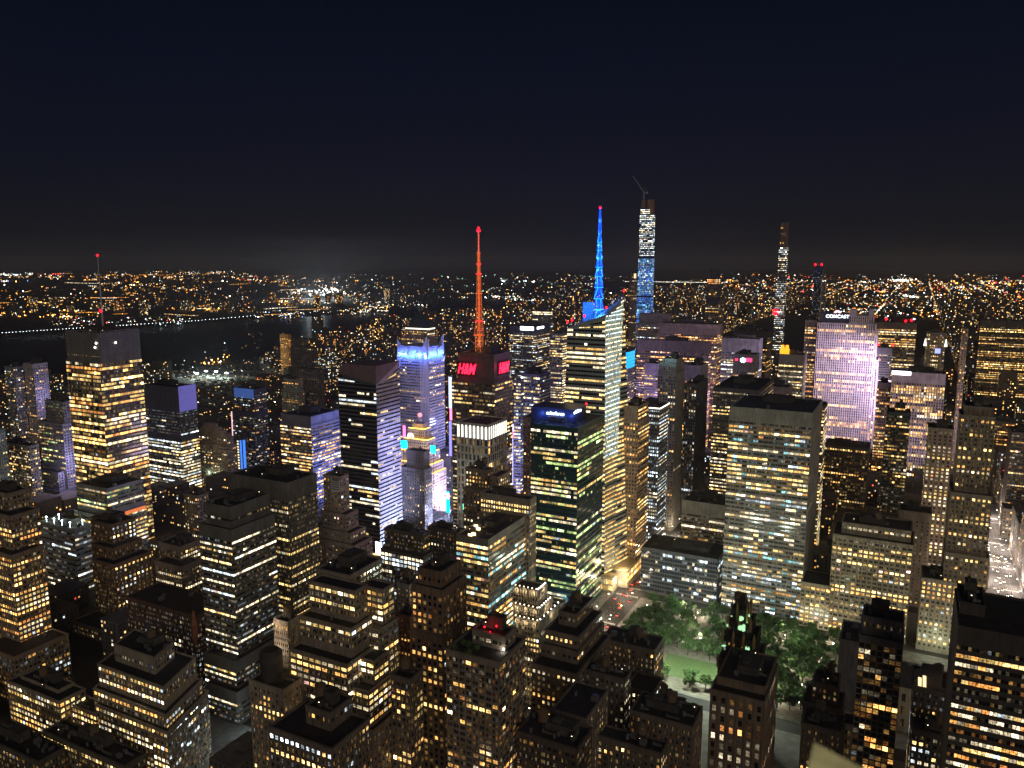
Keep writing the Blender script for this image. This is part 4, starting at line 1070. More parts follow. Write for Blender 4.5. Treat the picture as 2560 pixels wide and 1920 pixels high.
def lattice_mast():
    r = by_label('dark office tower with red lit crown'); o = orgof(r)
    s0, s1, a0, a1, z = rects('dark office tower with red lit crown')[-1]
    aa = a0 + 17
    base, tip = at_a(*px('B', 1921, 1095), aa), at_a(*px('B', 1931, 40), aa)
    s_ = (base[0] + tip[0]) / 2
    zb, zt = z - 1, tip[2]
    def zy(y): return at_a(*px('B', 1925, y), aa)[2]
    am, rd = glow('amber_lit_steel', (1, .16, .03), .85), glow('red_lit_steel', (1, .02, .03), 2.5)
    segs = [(1100, 965, 2.8, 2.8), (960, 840, 3.8, 2.3), (840, 600, 2.2, 1.8), (600, 430, 1.6, 1.3), (430, 240, 1.15, .8)]
    m = MB()
    for y0, y1, h0, h1 in segs:
        za, zb2 = zy(y0), zy(y1)
        n = max(2, int((zb2 - za) / 5))
        cor = [(-1, -1), (1, -1), (1, 1), (-1, 1)]
        for k in range(n):
            u0, u1 = k / n, (k + 1) / n
            ha, hb = h0 + (h1 - h0) * u0, h0 + (h1 - h0) * u1
            A = [(s_ + ha * i, aa + ha * j, za + (zb2 - za) * u0) for i, j in cor]
            Bq = [(s_ + hb * i, aa + hb * j, za + (zb2 - za) * u1) for i, j in cor]
            for q in range(4):
                w = (q + 1) % 4
                m.tube(A[q], Bq[q], .22, 4); m.tube(A[q], Bq[w], .12, 4); m.tube(Bq[q], Bq[w], .17, 4)
    m.cyl(s_, aa, zb, zy(240), .6, .4, 8)
    mast = m.build('lattice_mast', am, r, o)
    m = MB(); m.cyl(s_, aa, zy(240), zy(60), .55, .3, 8)
    for y in (95, 125, 158, 190, 222): m.ball(s_, aa, zy(y), .9, 8, 4)
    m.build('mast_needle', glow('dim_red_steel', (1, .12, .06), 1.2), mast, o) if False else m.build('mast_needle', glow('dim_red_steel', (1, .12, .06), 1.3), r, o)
    for y, h in ((840, 3.1), (600, 2.6), (430, 2.2), (345, 1.9), (250, 1.6), (960, 4.4)):
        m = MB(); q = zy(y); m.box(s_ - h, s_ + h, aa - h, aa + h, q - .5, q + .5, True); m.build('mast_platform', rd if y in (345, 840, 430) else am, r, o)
    beacon(r, o, s_, aa, zt + .6, 1.3)
    beacon(r, o, s_ - 1.2, aa, zt - 2, 1.2); beacon(r, o, s_ + 1.2, aa, zt - 2, 1.2)
    m = MB()
    for sx in (-1, 1):
        for sy in (-1, 1):
            p = (s_ + sx * 13, aa + sy * 13, z - 1)
            t = (s_ + sx * 13, aa + sy * 13, z + 22)
            m.tube(p, t, .3, 4); m.tube(t, (s_ + sx * 3.4, aa + sy * 3.4, z + 26), .25, 4); m.tube(t, (s_ + sx * 3.4, aa + sy * 3.4, z + 8), .2, 4)
    for q in range(4):
        c = [(-13, -13), (13, -13), (13, 13), (-13, 13)]
        a, b = c[q], c[(q + 1) % 4]
        for h in (11, 22): m.tube((s_ + a[0], aa + a[1], z + h), (s_ + b[0], aa + b[1], z + h), .22, 4)
    m.build('mast_frame', GREYMETAL, r, o)
    lamp('mast_glow', s_, aa - 5, z + 10, (1, .35, .1), 6000, 2)
    # crown signs
    hm = glow('red_sign', (1, .012, .045), 4.5)
    back = mat('sign_board', (.06, .02, .03), .6, noise=0)
    p = at_a(*px('B', 1812, 1252), a0 - 1.6); q = at_a(*px('B', 1740, 1252), a0 - 1.6)
    hw = p[0] - q[0]
    m = MB(); m.box(p[0] - hw * 1.1, p[0] + hw * 1.1, a0 - .9, a0 - .1, p[2] - hw * .75, p[2] + hw * .75, True); m.build('sign_board', back, r, o)
    text('H&M', hw * 1.55, r, o, (p[0], a0 - 1.3, p[2] - .5), 'S', hm, .35, .3, 'sign', .12).scale = (.62, 1, 1)
    e = at_s(*px('B', 2142, 1240), s1 + 1.6)
    m = MB(); m.box(s1 + .1, s1 + .9, e[1] - hw * 1.1, e[1] + hw * 1.1, e[2] - hw * .75, e[2] + hw * .75, True); m.build('sign_board', back, r, o)
    text('H&M', hw * 1.55, r, o, (s1 + 1.3, e[1], e[2] - .5), 'E', hm, .35, .3, 'sign', .12).scale = (.62, 1, 1)
    lamp('sign_glow', p[0], a0 - 7, p[2], (1, .03, .08), 5000, 3); lamp('sign_glow', s1 + 7, e[1], e[2], (1, .03, .08), 3000, 3)
lattice_mast()

def arched_crown():
    r = by_label('pale gridded tower with a crown'); o = orgof(r)
    s0, s1, a0, a1, z = rects('pale gridded tower with a crown')[-1]
    m = glow('arch_light', (1, .98, .82), 2.6)
    for face in 'SE':
        L = (s1 - s0) if face == 'S' else (a1 - a0)
        n = 8 if face == 'S' else 9
        for k in range(n):
            c = (k + .5) * L / n; w = L / n * .30
            b = MB()
            out = []
            for t in range(9):
                an = math.pi * t / 8
                out.append((c + w * math.cos(an), z - 3.5 + w * math.sin(an)))
            out = [(c - w, z - 14.5), (c + w, z - 14.5)] + out
            P = (lambda u, h: (s0 + u, a0 - .12, h)) if face == 'S' else (lambda u, h: (s1 + .12, a0 + u, h))
            b.poly([P(u, h) for u, h in out])
            b.build('lit_arch', m, r, o)
            f = MB()
            for k2 in range(len(out)):
                u, v = out[k2], out[(k2 + 1) % len(out)]
                f.tube(P(*u), P(*v), .22, 4)
            f.build('arch_frame', mat('arch_frame', (.6, .6, .58), .6, noise=0), r, o)
arched_crown()

def salesforce_sign():
    r = by_label('dark green glass tower'); o = orgof(r)
    R = rects('dark green glass tower')
    s0, s1, a0, a1, z = R[-1] if R[-1][2] > R[0][2] else R[0]
    lo = R[0]
    zt = at_a(*px('G', 545, 500), a0)[2]
    m = MB(); m.box(s0, s1, a0, a1, z - 1, zt); m.build('crown_screen', mat('crown_screen', (.05, .06, .12), .35, noise=.1), r, o)
    sg_ = glow('white_blue_sign', (.60, .80, 1), 4)
    p = at_a(*px('G', 372, 532), a0 - .8); q = at_a(*px('G', 275, 532), a0 - .8)
    t = text('salesforce', 4.3, r, o, (p[0], a0 - .6, p[2]), 'S', sg_, .12, .3, 'sign', .06)
    e = at_s(*px('G', 568, 512), s1 + .8)
    text('salesforce', 4.1, r, o, (s1 + .6, e[1], e[2]), 'E', sg_, .12, .3, 'sign', .06)
    for u in (-14, -5, 5, 14): lamp('sign_glow', p[0] + u, a0 - 4, p[2] - 1.5, (.08, .2, 1), 1500, 1.5)
    lamp('sign_glow', s1 + 4, e[1], e[2], (.08, .2, 1), 1800, 1.5)
    beacon(r, o, s1, a1, zt + 1.4, 1.0)
salesforce_sign()

def roof_mast():
    r = by_label('tall office tower with yellow floors'); o = orgof(r)
    s0, s1, a0, a1, z = rects('tall office tower with yellow floors')[-1]
    top = at_a(*px('A', 842, 278), a0 + 24)
    m = MB(); m.cyl(top[0], a0 + 24, z - 1, top[2], 1.1, .3, 8); m.build('mast', mat('mast_white', (.5, .5, .52), .5, noise=0), r, o)
    beacon(r, o, top[0], a0 + 24, top[2] + 1, 1.2)
    mid = at_a(*px('A', 866, 748), a0 + 24)
    beacon(r, o, top[0], a0 + 22.5, mid[2], 1.6)
    # thin rod screens that stand above the roof on each side
    scr = mat('rod_screen', (.34, .34, .36), .5, .2, noise=.1)
    lo = rects('tall office tower with yellow floors')[0]
    for (p, q) in (((s0 + 1, a0 - .8), (s0 + (s1 - s0) * .42, a0 - .8)), ((s0 + (s1 - s0) * .56, a0 - .8), (s1 - 1, a0 - .8)), ((s1 + .8, a0 + 2), (s1 + .8, a1 - 2))):
        m = MB()
        n = 30
        for k in range(16):
            h = z - 21 + k * 1.5
            m.tube((p[0], p[1], h), (q[0], q[1], h), .30, 4)
        for k in range(5):
            u = k / 4
            x, y = p[0] + (q[0] - p[0]) * u, p[1] + (q[1] - p[1]) * u
            m.tube((x, y, z - 28), (x, y, z + 2), .2, 4)
        m.build('rod_screen', scr, r, o)
    for x, y in ((830, 1030), (820, 1068), (1000, 1025)):
        e = at_a(*px('A', x, y), a0 - 1.3) if x < 850 else at_s(*px('A', x, y), s1 + 1.3)
        m = MB(); m.ball(*e, 1.0, 8, 4); m.build('roof_lamp', glow('white_lamp', (1, .95, .85), 7), r, o)
roof_mast()

# ------------------------------------------------------------------ the supertalls
def shaft(label, tiers, wall, sts, seed, name='supertall', **k):
    return building(label, tiers, wall, sts[0], seed, name, clutter=k.pop('clutter', 1), mech=False, tops={i: s for i, s in enumerate(sts) if i}, **k)
CON = style('curtain', bw=2.4, fh=4.4, ww=.9, wh=.42, sub=1, lit=.75, run=.85, full=.5, dark=.06, hues='white cool white', br=2.0, top=3)
MIX = style('curtain', bw=2.6, fh=4.4, ww=.72, wh=.5, sub=1, lit=.55, run=.5, full=.1, dark=.05, hues='white cool white', br=2.0, top=1)
BLU = style('curtain', bw=2.6, fh=4.4, ww=.94, wh=.8, sub=1, lit=.9, run=.3, full=.3, dark=.0, hues='ice blue ice', br=.6, top=2, odd=.32)
MIX = style('curtain', bw=2.6, fh=4.4, ww=.8, wh=.5, sub=1, lit=.62, run=.55, full=.25, dark=.05, hues='white cool white', br=1.9, top=1)
MIX['hues'] = ['white', 'cool', 'cool']
BLU2 = dict(BLU, odd=.06)
r_, o_, R_ = shaft('unfinished blue lit supertall with white construction lights and a crane on top',
      [('C', 1186, 412, 1112, 1192, V(57.45)), ('C', 1222, 470, 1108, 1238, V(57.4)), ('C', 1212, 845, 1092, 1224, V(57.38)), ('C', 1196, 1180, 1078, 1212, V(57.36))], (.05, .10, .22),
      [CON, MIX, BLU, BLU2], 601, rough=.3)
def crane(r, o, R):
    s0, s1, a0, a1, z = R[0]
    m = MB()
    zc = at_a(*px('C', 1160, 345), a0)[2]
    m.box(s0 + 1, s0 + (s1 - s0) * .42, a0 + 3, a0 + 14, z - 1, zc)
    x0, x1 = at_a(*px('C', 1166, 400), a0)[0], at_a(*px('C', 1216, 400), a0)[0]
    m.box(x0, x1, a0 + 4, a0 + 15, z - 14, zc + 1, True)
    m.build('concrete_core', mat('raw_concrete', (.30, .20, .13), .9), r, o)
    c = tag(empty('tower_crane', (s0 + s1) / 2, a0 + 8, z), 'luffing tower crane on top of the unfinished blue lit supertall', 'crane')
    co = ((s0 + s1) / 2, a0 + 8, z)
    piv, jib = at_a(*px('C', 1140, 285), a0 + 8), at_a(*px('C', 1042, 137), a0 + 8)
    cst = mat('crane_steel', (.42, .40, .42), .5, .1, noise=0)
    m = MB()
    for dx, dy in ((-1, -1), (1, -1), (1, 1), (-1, 1)): m.tube((piv[0] + dx, a0 + 8 + dy, z - 1), (piv[0] + dx, a0 + 8 + dy, piv[2]), .35, 4)
    n = 9
    for k in range(n):
        h0, h1 = z + (piv[2] - z) * k / n, z + (piv[2] - z) * (k + 1) / n
        m.tube((piv[0] - 1, a0 + 7, h0), (piv[0] + 1, a0 + 7, h1), .2, 4)
    m.build('crane_tower', cst, c, co)
    m = MB()
    for off in (-.9, .9): m.tube((piv[0], piv[1] + off, piv[2]), (jib[0], jib[1] + off * .3, jib[2]), .42, 4)
    up = (piv[0] + 1.5, piv[1], piv[2] + 2.4)
    m.tube(up, (jib[0] + .3, jib[1], jib[2] + .6), .35, 4)
    for k in range(14):
        a, b = lerp(piv, jib, k / 14), lerp(up, jib, (k + 1) / 14)
        m.tube(a, b, .18, 4)
    m.build('jib', cst, c, co)
    m = MB(); m.tube((piv[0], piv[1], piv[2]), (piv[0] + 9, piv[1], piv[2] + 3), .7, 4); m.box(piv[0] + 6, piv[0] + 10, piv[1] - 1.5, piv[1] + 1.5, piv[2] - 2, piv[2] + 2.5, True); m.build('counterweight', cst, c, co)
    m = MB()
    ap = (piv[0] + 4, piv[1], piv[2] + 13)
    m.tube(piv, ap, .3, 4); m.tube((piv[0] + 9, piv[1], piv[2] + 3), ap, .25, 4); m.tube(ap, lerp(piv, jib, .8), .1, 3); m.build('stay_frame', cst, c, co)
    m = MB(); m.ball(piv[0], piv[1] - 2, z + 10, .9, 6, 4); m.ball(piv[0] + .5, piv[1] - 2, z + 5, .9, 6, 4); m.build('work_lamp', glow('white_lamp', (1, .95, .85), 7), c, co)
crane(r_, o_, R_)
r_, o_, R_ = shaft('limestone tower with a warm lit top standing just left of the blue lit supertall',
      [('C', 1076, 975, 1030, 1092, V(58.6)), ('C', 1080, 1030, 1015, 1094, V(58.55))], (.42, .37, .33),
      [style(bw=3.2, fh=3.8, ww=.5, wh=.5, sub=1, lit=.3, run=.6, dark=.2, hues='warm yellow orange', br=1.3, top=2), style(bw=3.2, fh=3.8, ww=.4, wh=.5, sub=1, lit=.22, dark=.3, run=.7, hues='warm yellow white', br=1.3)], 602, 'limestone_tower')
m = MB(); s0, s1, a0, a1, z = R_[0]; m.box(s0 + 8, s1 - 1, a0 - .6, a0 - .1, z - 14, z - 2, True); m.build('lit_loggia', glow('loggia_light', (1, .72, .42), 1.6), r_, o_)
r_, o_, R_ = shaft('curved crown skyscraper with glowing amber floors near its dark top',
      [('N', 1400, 72, 1310, 1412, V(57.45)), ('N', 1425, 205, 1262, 1440, V(57.4)), ('N', 1430, 300, 1262, 1445, V(57.38)), ('N', 1420, 480, 1245, 1500, V(57.35))], (.09, .09, .11),
      [style(lit=0, dark=1, ww=.05), style('ribbon', bw=2.6, fh=4.2, ww=.85, wh=.6, sub=1, lit=.9, full=.8, dark=0, hues='white warm orange', br=1.3, top=1), style('vert', bw=2.2, fh=4.2, ww=.6, wh=.6, lit=.06, dark=.5, pier=.3, top=2), style('ribbon', bw=2.6, fh=4, ww=.8, lit=.07, dark=.4, top=14, hues='warm white')], 603, 'crowned_skyscraper', rough=.4)
r_, o_, R_ = shaft('very slim unfinished supertall with a string of bright work lights up its face',
      [('D', 172, 190, 112, 182, V(57.25), 16), ('D', 165, 400, 94, 180, V(57.2), 20), ('D', 152, 640, 72, 150, V(57.19), 22)], (.15, .13, .13),
      [style(bw=3, fh=4.2, lit=.06, ww=.5, dark=.3, hues='warm'), style('ribbon', bw=2.8, fh=4.6, ww=.6, wh=.4, sub=1, lit=.36, run=.5, full=.12, dark=.2, hues='white white cool', br=2.0, top=2), style('ribbon', bw=2.8, fh=4.6, ww=.6, wh=.36, sub=1, lit=.42, run=.6, full=.16, dark=.15, hues='white cool white cool', br=1.8, top=2)], 604, 'slim_supertall')
bc = at_a(*px('D', 68, 968), V(57.15))
for k in range(6): beacon(r_, o_, bc[0] + (k % 3) * 4 - 5, bc[1] - 2, bc[2] + (k // 3) * 7 - 3, 2.4 if k != 1 else 4.0)
m = MB(); s0, s1, a0, a1, z = R_[0]
for k in range(7): m.tube((s0 + 1 + (s1 - s0 - 2) * (k % 3) / 2, a0 + 2, z - 1), (s0 + 1 + (s1 - s0 - 2) * (k % 3) / 2, a0 + 2, z + 9 + 5 * (k % 2)), .4, 4)
for h in (3, 8): m.tube((s0, a0 + 2, z + h), (s1, a0 + 2, z + h), .35, 4)
m.build('scaffold', DARKMETAL, r_, o_)
r_, o_, R_ = shaft('black slender tower with two red beacons on its flat top, behind the lilac skyscraper',
      [('D', 468, 572, 402, 472, V(53.3), 20)], (.03, .034, .05), [style('curtain', bw=3, fh=4, ww=.9, wh=.6, lit=.015, dark=.3, hues='white cool', br=.8)], 605, 'black_tower', rough=.3)
s0, s1, a0, a1, z = R_[0]
beacon(r_, o_, s0 + 1, a0 + 1, z + 3, 2.1); beacon(r_, o_, s1 - 1, a0 + 1, z + 3, 2.1)
shaft('grey slim tower just right of the black slender tower with red beacons', [('D', 497, 705, 462, 500, V(55.5), 24)], (.17, .17, .22), [style('ribbon', bw=2.6, fh=4, ww=.8, lit=.04, dark=.4, hues='white')], 606, 'slim_tower')

def pyramid_tower():
    R = [('B', 1480, 900, 1290, 1545, V(49.5)), ('B', 1490, 985, 1250, 1560, V(49.45))]
    r, o, R = building('tower with a dark pyramid roof above a glowing white ring, behind the blue finned crown', R, (.34, .28, .25),
        style(bw=3, fh=3.8, ww=.5, sub=1, lit=.3, run=.7, hues='yellow warm white', br=1.2), 607, 'pyramid_roof_tower', clutter=0, mech=False)
    s0, s1, a0, a1, z = R[0]
    ap = at_a(*px('B', 1412, 748), a0 + (a1 - a0) / 2)
    m = MB()
    c = ((s0 + s1) / 2, (a0 + a1) / 2)
    q = [(s0 + 1, a0 + 1), (s1 - 1, a0 + 1), (s1 - 1, a1 - 1), (s0 + 1, a1 - 1)]
    t = [(c[0] + (x - c[0]) * .22, c[1] + (y - c[1]) * .22) for x, y in q]
    m.prism(q, z - 1, ap[2] - 8, pts1=t)
    m.prism(t, ap[2] - 8, ap[2], pts1=[c] * 4, top=False)
    m.build('pyramid_roof', mat('copper_roof', (.07, .10, .11), .5, .2, noise=.2), r, o)
    m = MB(); m.box(s0 - .4, s1 + .4, a0 - .4, a1 + .4, z - 3.2, z - .8, True); m.build('light_ring', glow('ring_light', (1, .93, .72), 2.2), r, o)
pyramid_tower()
B('dark blank grey slab tower among the low lights left of the wedge tower', [('B', 414, 985, 300, 420, V(47.6)), ('B', 495, 1065, 296, 500, V(47.4)), ('B', 545, 1255, 330, 590, V(47.2))], (.11, .105, .105), style(lit=.015, dark=.7, bw=5, ww=.3), 111, 'dark_slab', clutter=1, mech=False)
B('terraced pale green lit apartment block below the dark blank slab tower', [('B', 365, 1345, 235, 372, V(46.4)), ('B', 365, 1440, 220, 372, V(46.35))], (.33, .34, .27), style('ribbon', bw=4, fh=3.4, ww=.5, wh=.5, sub=1, lit=.12, ledge=.6, hues='warm lime'), 112, 'terraced_block', clutter=1)
B('small tower washed orange from top to foot, left of the dark blank slab', [('B', 276, 955, 204, 282, V(52.5))], (.75, .36, .10), style(bw=4, ww=.3, lit=.5, hues='orange warm', br=1.2), 113, 'orange_tower', clutter=1, mech=False)

# ------------------------------------------------------------------ ground, streets, water
AVE = dict(fifth=93, sixth=-226, seventh=-490, eighth=-728, ninth=-985, tenth=-1240, eleventh=-1490, madison=240, park=392, lex=535, third=690)
WEST_SHORE, EAST_SHORE = -1860.0, 1380.0
def structure(name, mb, m, org=(0, 0, 0)):
    o = mb.build(name, m, None, org)
    o['kind'] = 'structure'
    return o
g = MB()
n = 96
g.poly([(31000 * math.cos(2 * math.pi * k / n), 31000 * math.sin(2 * math.pi * k / n), -0.6) for k in range(n)])
structure('ground', g, mat('ground_earth', (.030, .027, .025), .95, noise=.4, scale=.01))
g = MB()
def pxg(x, y, h=0): return at_h(x, y, h)[:2]
land = [(WEST_SHORE, -900), (EAST_SHORE, -900), (EAST_SHORE, 9500), (-300, 13000), (-1600, 9000), (WEST_SHORE, 5200)]
g.poly([(*p, -0.3) for p in land])
structure('island_street_level', g, mat('asphalt', (.05, .048, .047), .75, noise=.35, scale=.08))
g = MB()
nj = [pxg(-900, 985), pxg(0, 838), pxg(300, 823), pxg(500, 806), pxg(600, 799), pxg(760, 792), pxg(900, 783), pxg(1000, 775), pxg(1240, 748), pxg(1480, 728), pxg(1560, 716)]
g.poly([(*p, -0.45) for p in [(WEST_SHORE, -2500)] + [(-4200, -2500)] + nj + [(-1000, 12500), (-1600, 9000), (WEST_SHORE, 5200)]][::1])
def ngon_up(mb):
    # make sure the sheet faces up
    for i, f in enumerate(mb.f):
        a = sum((mb.v[f[k]][0] * mb.v[f[(k + 1) % len(f)]][1] - mb.v[f[(k + 1) % len(f)]][0] * mb.v[f[k]][1]) for k in range(len(f)))
        if a < 0: mb.f[i] = tuple(reversed(f))
ngon_up(g)
wm_, wn_, wl_, wb_ = nodes('river_water')
wb_.inputs['Base Color'].default_value = (.006, .009, .013, 1)
wb_.inputs['Roughness'].default_value = .38
wb_.inputs['Specular IOR Level'].default_value = .12
wt = wn_.new('ShaderNodeTexNoise'); wt.inputs['Scale'].default_value = .03; wt.inputs['Detail'].default_value = 6
wg = wn_.new('ShaderNodeNewGeometry'); wbp = wn_.new('ShaderNodeBump'); wbp.inputs['Strength'].default_value = .15; wbp.inputs['Distance'].default_value = 3
wl_.new(wg.outputs['Position'], wt.inputs['Vector']); wl_.new(wt.outputs['Fac'], wbp.inputs['Height']); wl_.new(wbp.outputs[0], wb_.inputs['Normal'])
structure('river_water', g, wm_)
# pavements: one raised slab per block; the gaps between them are the streets
av = sorted(AVE.values())
BLOCKS = []
pv = MB()
for st_ in range(35, 60):
    for i in range(len(av) - 1):
        s0, s1 = av[i] + 13, av[i + 1] - 13
        a0, a1 = V(st_) + 7, V(st_ + 1) - 7
        BLOCKS.append((s0, s1, a0, a1, st_, i))
        if -520 < s0 and s1 < 260 and st_ < 50: pv.box(s0, s1, a0, a1, -.3, -.15)
structure('pavement', pv, mat('pavement_concrete', (.26, .245, .225), .85, noise=.25, scale=.2))
mk = MB()
for s_c, a_lo, a_hi in ((AVE['fifth'], 560, 1300), (AVE['sixth'], 480, 1000)):
    for lane in (-5.2, -1.7, 1.7, 5.2):
        a = a_lo
        while a < a_hi:
            mk.quad((s_c + lane - .08, a, -.292), (s_c + lane + .08, a, -.292), (s_c + lane + .08, a + 3, -.292), (s_c + lane - .08, a + 3, -.292))
            a += 9
    for st_ in range(40, 50):
        for e in (-10, 8):
            a = V(st_) + e
            for k in range(18):
                s = s_c - 10.5 + k * 1.2
                mk.quad((s, a, -.288), (s + .55, a, -.288), (s + .55, a + 3, -.288), (s, a + 3, -.288))
structure('road_markings', mk, mat('road_paint', (.75, .75, .72), .7, noise=.2))

# ------------------------------------------------------------------ the park with its lawn
lawn = MB()
lp = [at_h(*px('K', x, y))[:2] for x, y in ((1290, 890), (1345, 655), (1800, 765), (1790, 900))]
lp = [(-165, 548), (-110, 548), (-110, 602), (-165, 602)]
s_lo = at_h(*px('K', 1330, 700))[0]; s_hi = -98; a_hi = at_h(*px('K', 1560, 715))[1]; a_lo = at_h(*px('K', 1560, 905))[1]
park = MB(); park.box(-206, -30, V(40) + 9, V(42) - 9, -.15, -.02)
structure('park_path', park, mat('park_gravel', (.30, .27, .22), .9, noise=.3, scale=.3))
lawn.box(s_lo, s_hi, a_lo, a_hi, -.02, .10)
structure('lawn', lawn, mat('lawn_grass', (.16, .24, .09), .95, noise=.25, scale=.6))
TREE_T = mat('bark', (.07, .055, .045), .9, noise=.3, scale=2)
lm_, ln_, ll_, lb_ = nodes('leaf')
oi = ln_.new('ShaderNodeNewGeometry'); tn = ln_.new('ShaderNodeTexNoise'); tn.inputs['Scale'].default_value = .5
cr = ln_.new('ShaderNodeValToRGB'); cr.color_ramp.elements[0].color = (.040, .095, .024, 1); cr.color_ramp.elements[1].color = (.12, .21, .055, 1)
cr.color_ramp.elements[0].position = .35; cr.color_ramp.elements[1].position = .65
ll_.new(oi.outputs['Position'], tn.inputs['Vector']); ll_.new(tn.outputs['Fac'], cr.inputs[0]); ll_.new(cr.outputs[0], lb_.inputs['Base Color'])
lb_.inputs['Roughness'].default_value = .7
LEAF = lm_
def tree_proto(seed, hgt=12.0):
    rng = random.Random(seed)
    root = empty('plane_tree', 0, 0)
    t = MB()
    t.cyl(0, 0, -.3, hgt * .42, .34, .24, 7)
    tips = []
    for k in range(7):
        an = k * 2.4 + rng.random()
        r, z0 = rng.uniform(1.8, 4.4), hgt * rng.uniform(.3, .44)
        tip = (r * math.cos(an), r * math.sin(an), hgt * rng.uniform(.5, .86))
        t.tube((0, 0, z0), tip, .16, 5, .05)
        tips.append(tip)
    t.build('trunk', TREE_T, root)
    c = MB()
    for tip in tips + [(0, 0, hgt * .85)]:
        for q in range(3):
            o = (tip[0] + rng.gauss(0, 1.1), tip[1] + rng.gauss(0, 1.1), tip[2] + rng.gauss(0, .8))
            rr = rng.uniform(1.2, 2.0)
            for k in range(34):
                v = Vector((rng.gauss(0, 1), rng.gauss(0, 1), rng.gauss(0, .8)))
                v.normalize()
                p = Vector(o) + v * rr * rng.uniform(.6, 1.1)
                u = Vector((rng.gauss(0, 1), rng.gauss(0, 1), rng.gauss(0, .6))).normalized()
                w = u.orthogonal().normalized()
                e = rng.uniform(.3, .62)
                c.quad(tuple(p - u * e - w * e * .6), tuple(p + u * e - w * e * .6), tuple(p + u * e + w * e * .6), tuple(p - u * e + w * e * .6))
    c.build('crown', LEAF, root)
    return root
TREES = [tree_proto(900 + k, 11 + k * .8) for k in range(4)]
used = set()
rt = random.Random(77)
spots = []
for k in range(1500):
    s, a = rt.uniform(-202, -36), rt.uniform(V(40) + 14, V(42) - 14)
    if s_lo - 3 < s < s_hi + 3 and a_lo - 3 < a < a_hi + 3: continue
    if any((s - x) ** 2 + (a - y) ** 2 < 48 for x, y in spots): continue
    if any(r[0] - 3 < s < r[1] + 3 and r[2] - 3 < a < r[3] + 3 for _, R in FOOT for r in R): continue
    spots.append((s, a))
for k, (s, a) in enumerate(spots[:170]):
    i = k % 4
    o = TREES[i] if i not in used else copy_tree(TREES[i])
    used.add(i)
    place(o, s, a, 0, rt.uniform(0, 6.28))
    f = rt.uniform(.85, 1.2)
    o.scale = (f, f, f)
    nearlawn = s_lo - 16 < s < s_hi + 16
    tag(o, 'leafy green tree lit from below among the park lamps' + (' around the bright lawn' if nearlawn else ' beyond the lawn' if s > s_hi else ' by the avenue'), 'tree', 'park trees')

# ------------------------------------------------------------------ street lamps, park lamps, cars
HEAD = glow('lamp_head', (1, .80, .55), 22)
def lamp_proto(h, arm, col=HEAD, name='street_lamp'):
    r = empty(name, 0, 0)
    m = MB(); m.cyl(0, 0, -.3, h, .11, .07, 6)
    if arm: m.tube((0, 0, h - .2), (arm, 0, h + .2), .06, 4)
    m.build('pole', DARKMETAL, r)
    m = MB()
    if arm: m.box(arm - .55, arm + .35, -.22, .22, h, h + .22, True)
    else: m.ball(0, 0, h + .35, .42, 8, 4)
    m.build('lamp_head', col, r)
    return r
SL, PL = lamp_proto(9, 2.2), lamp_proto(3.6, 0, glow('park_globe', (1, .88, .7), 26), 'park_lamp')
first = [True, True]
def put(proto, i, s, a, rot, label, group):
    o = proto if first[i] else copy_tree(proto)
    first[i] = False
    place(o, s, a, 0, rot)
    return tag(o, label, 'street lamp' if i == 0 else 'park lamp', group)
def row(sc, a_lo, a_hi, label, group, col, e, half=11.5, step=30):
    a = a_lo
    k = 0
    while a < a_hi:
        for side in (-1, 1):
            put(SL, 0, sc + side * half, a + (side + 1) * 6, math.pi if side > 0 else 0, label, group)
            if k % 2 == (side + 1) // 2: lamp('street_light', sc + side * (half - 3), a + (side + 1) * 6, 9.5, col, e, .5)
        a += step
        k += 1
row(AVE['fifth'], 640, 1120, 'street lamp along the bright right hand avenue full of traffic', 'lamps along the right avenue', (1, .80, .66), 34000)
row(AVE['sixth'], 500, 900, 'street lamp along the avenue between the crystal tower and the park', 'lamps along the park avenue', (1, .82, .62), 9000)
rl = random.Random(5)
pk = [p for p in [(rl.uniform(-200, -40), rl.uniform(V(40) + 12, V(42) - 12)) for _ in range(120)] if not (s_lo - 1 < p[0] < s_hi + 1 and a_lo - 1 < p[1] < a_hi + 1)][:34]
for k, (s, a) in enumerate(pk):
    put(PL, 1, s, a, 0, 'small white globe lamp among the trees of the park', 'globe lamps in the park')
    if k % 2 == 0: lamp('park_light', s, a, 7.0, (1, .9, .66), 5200, .5)
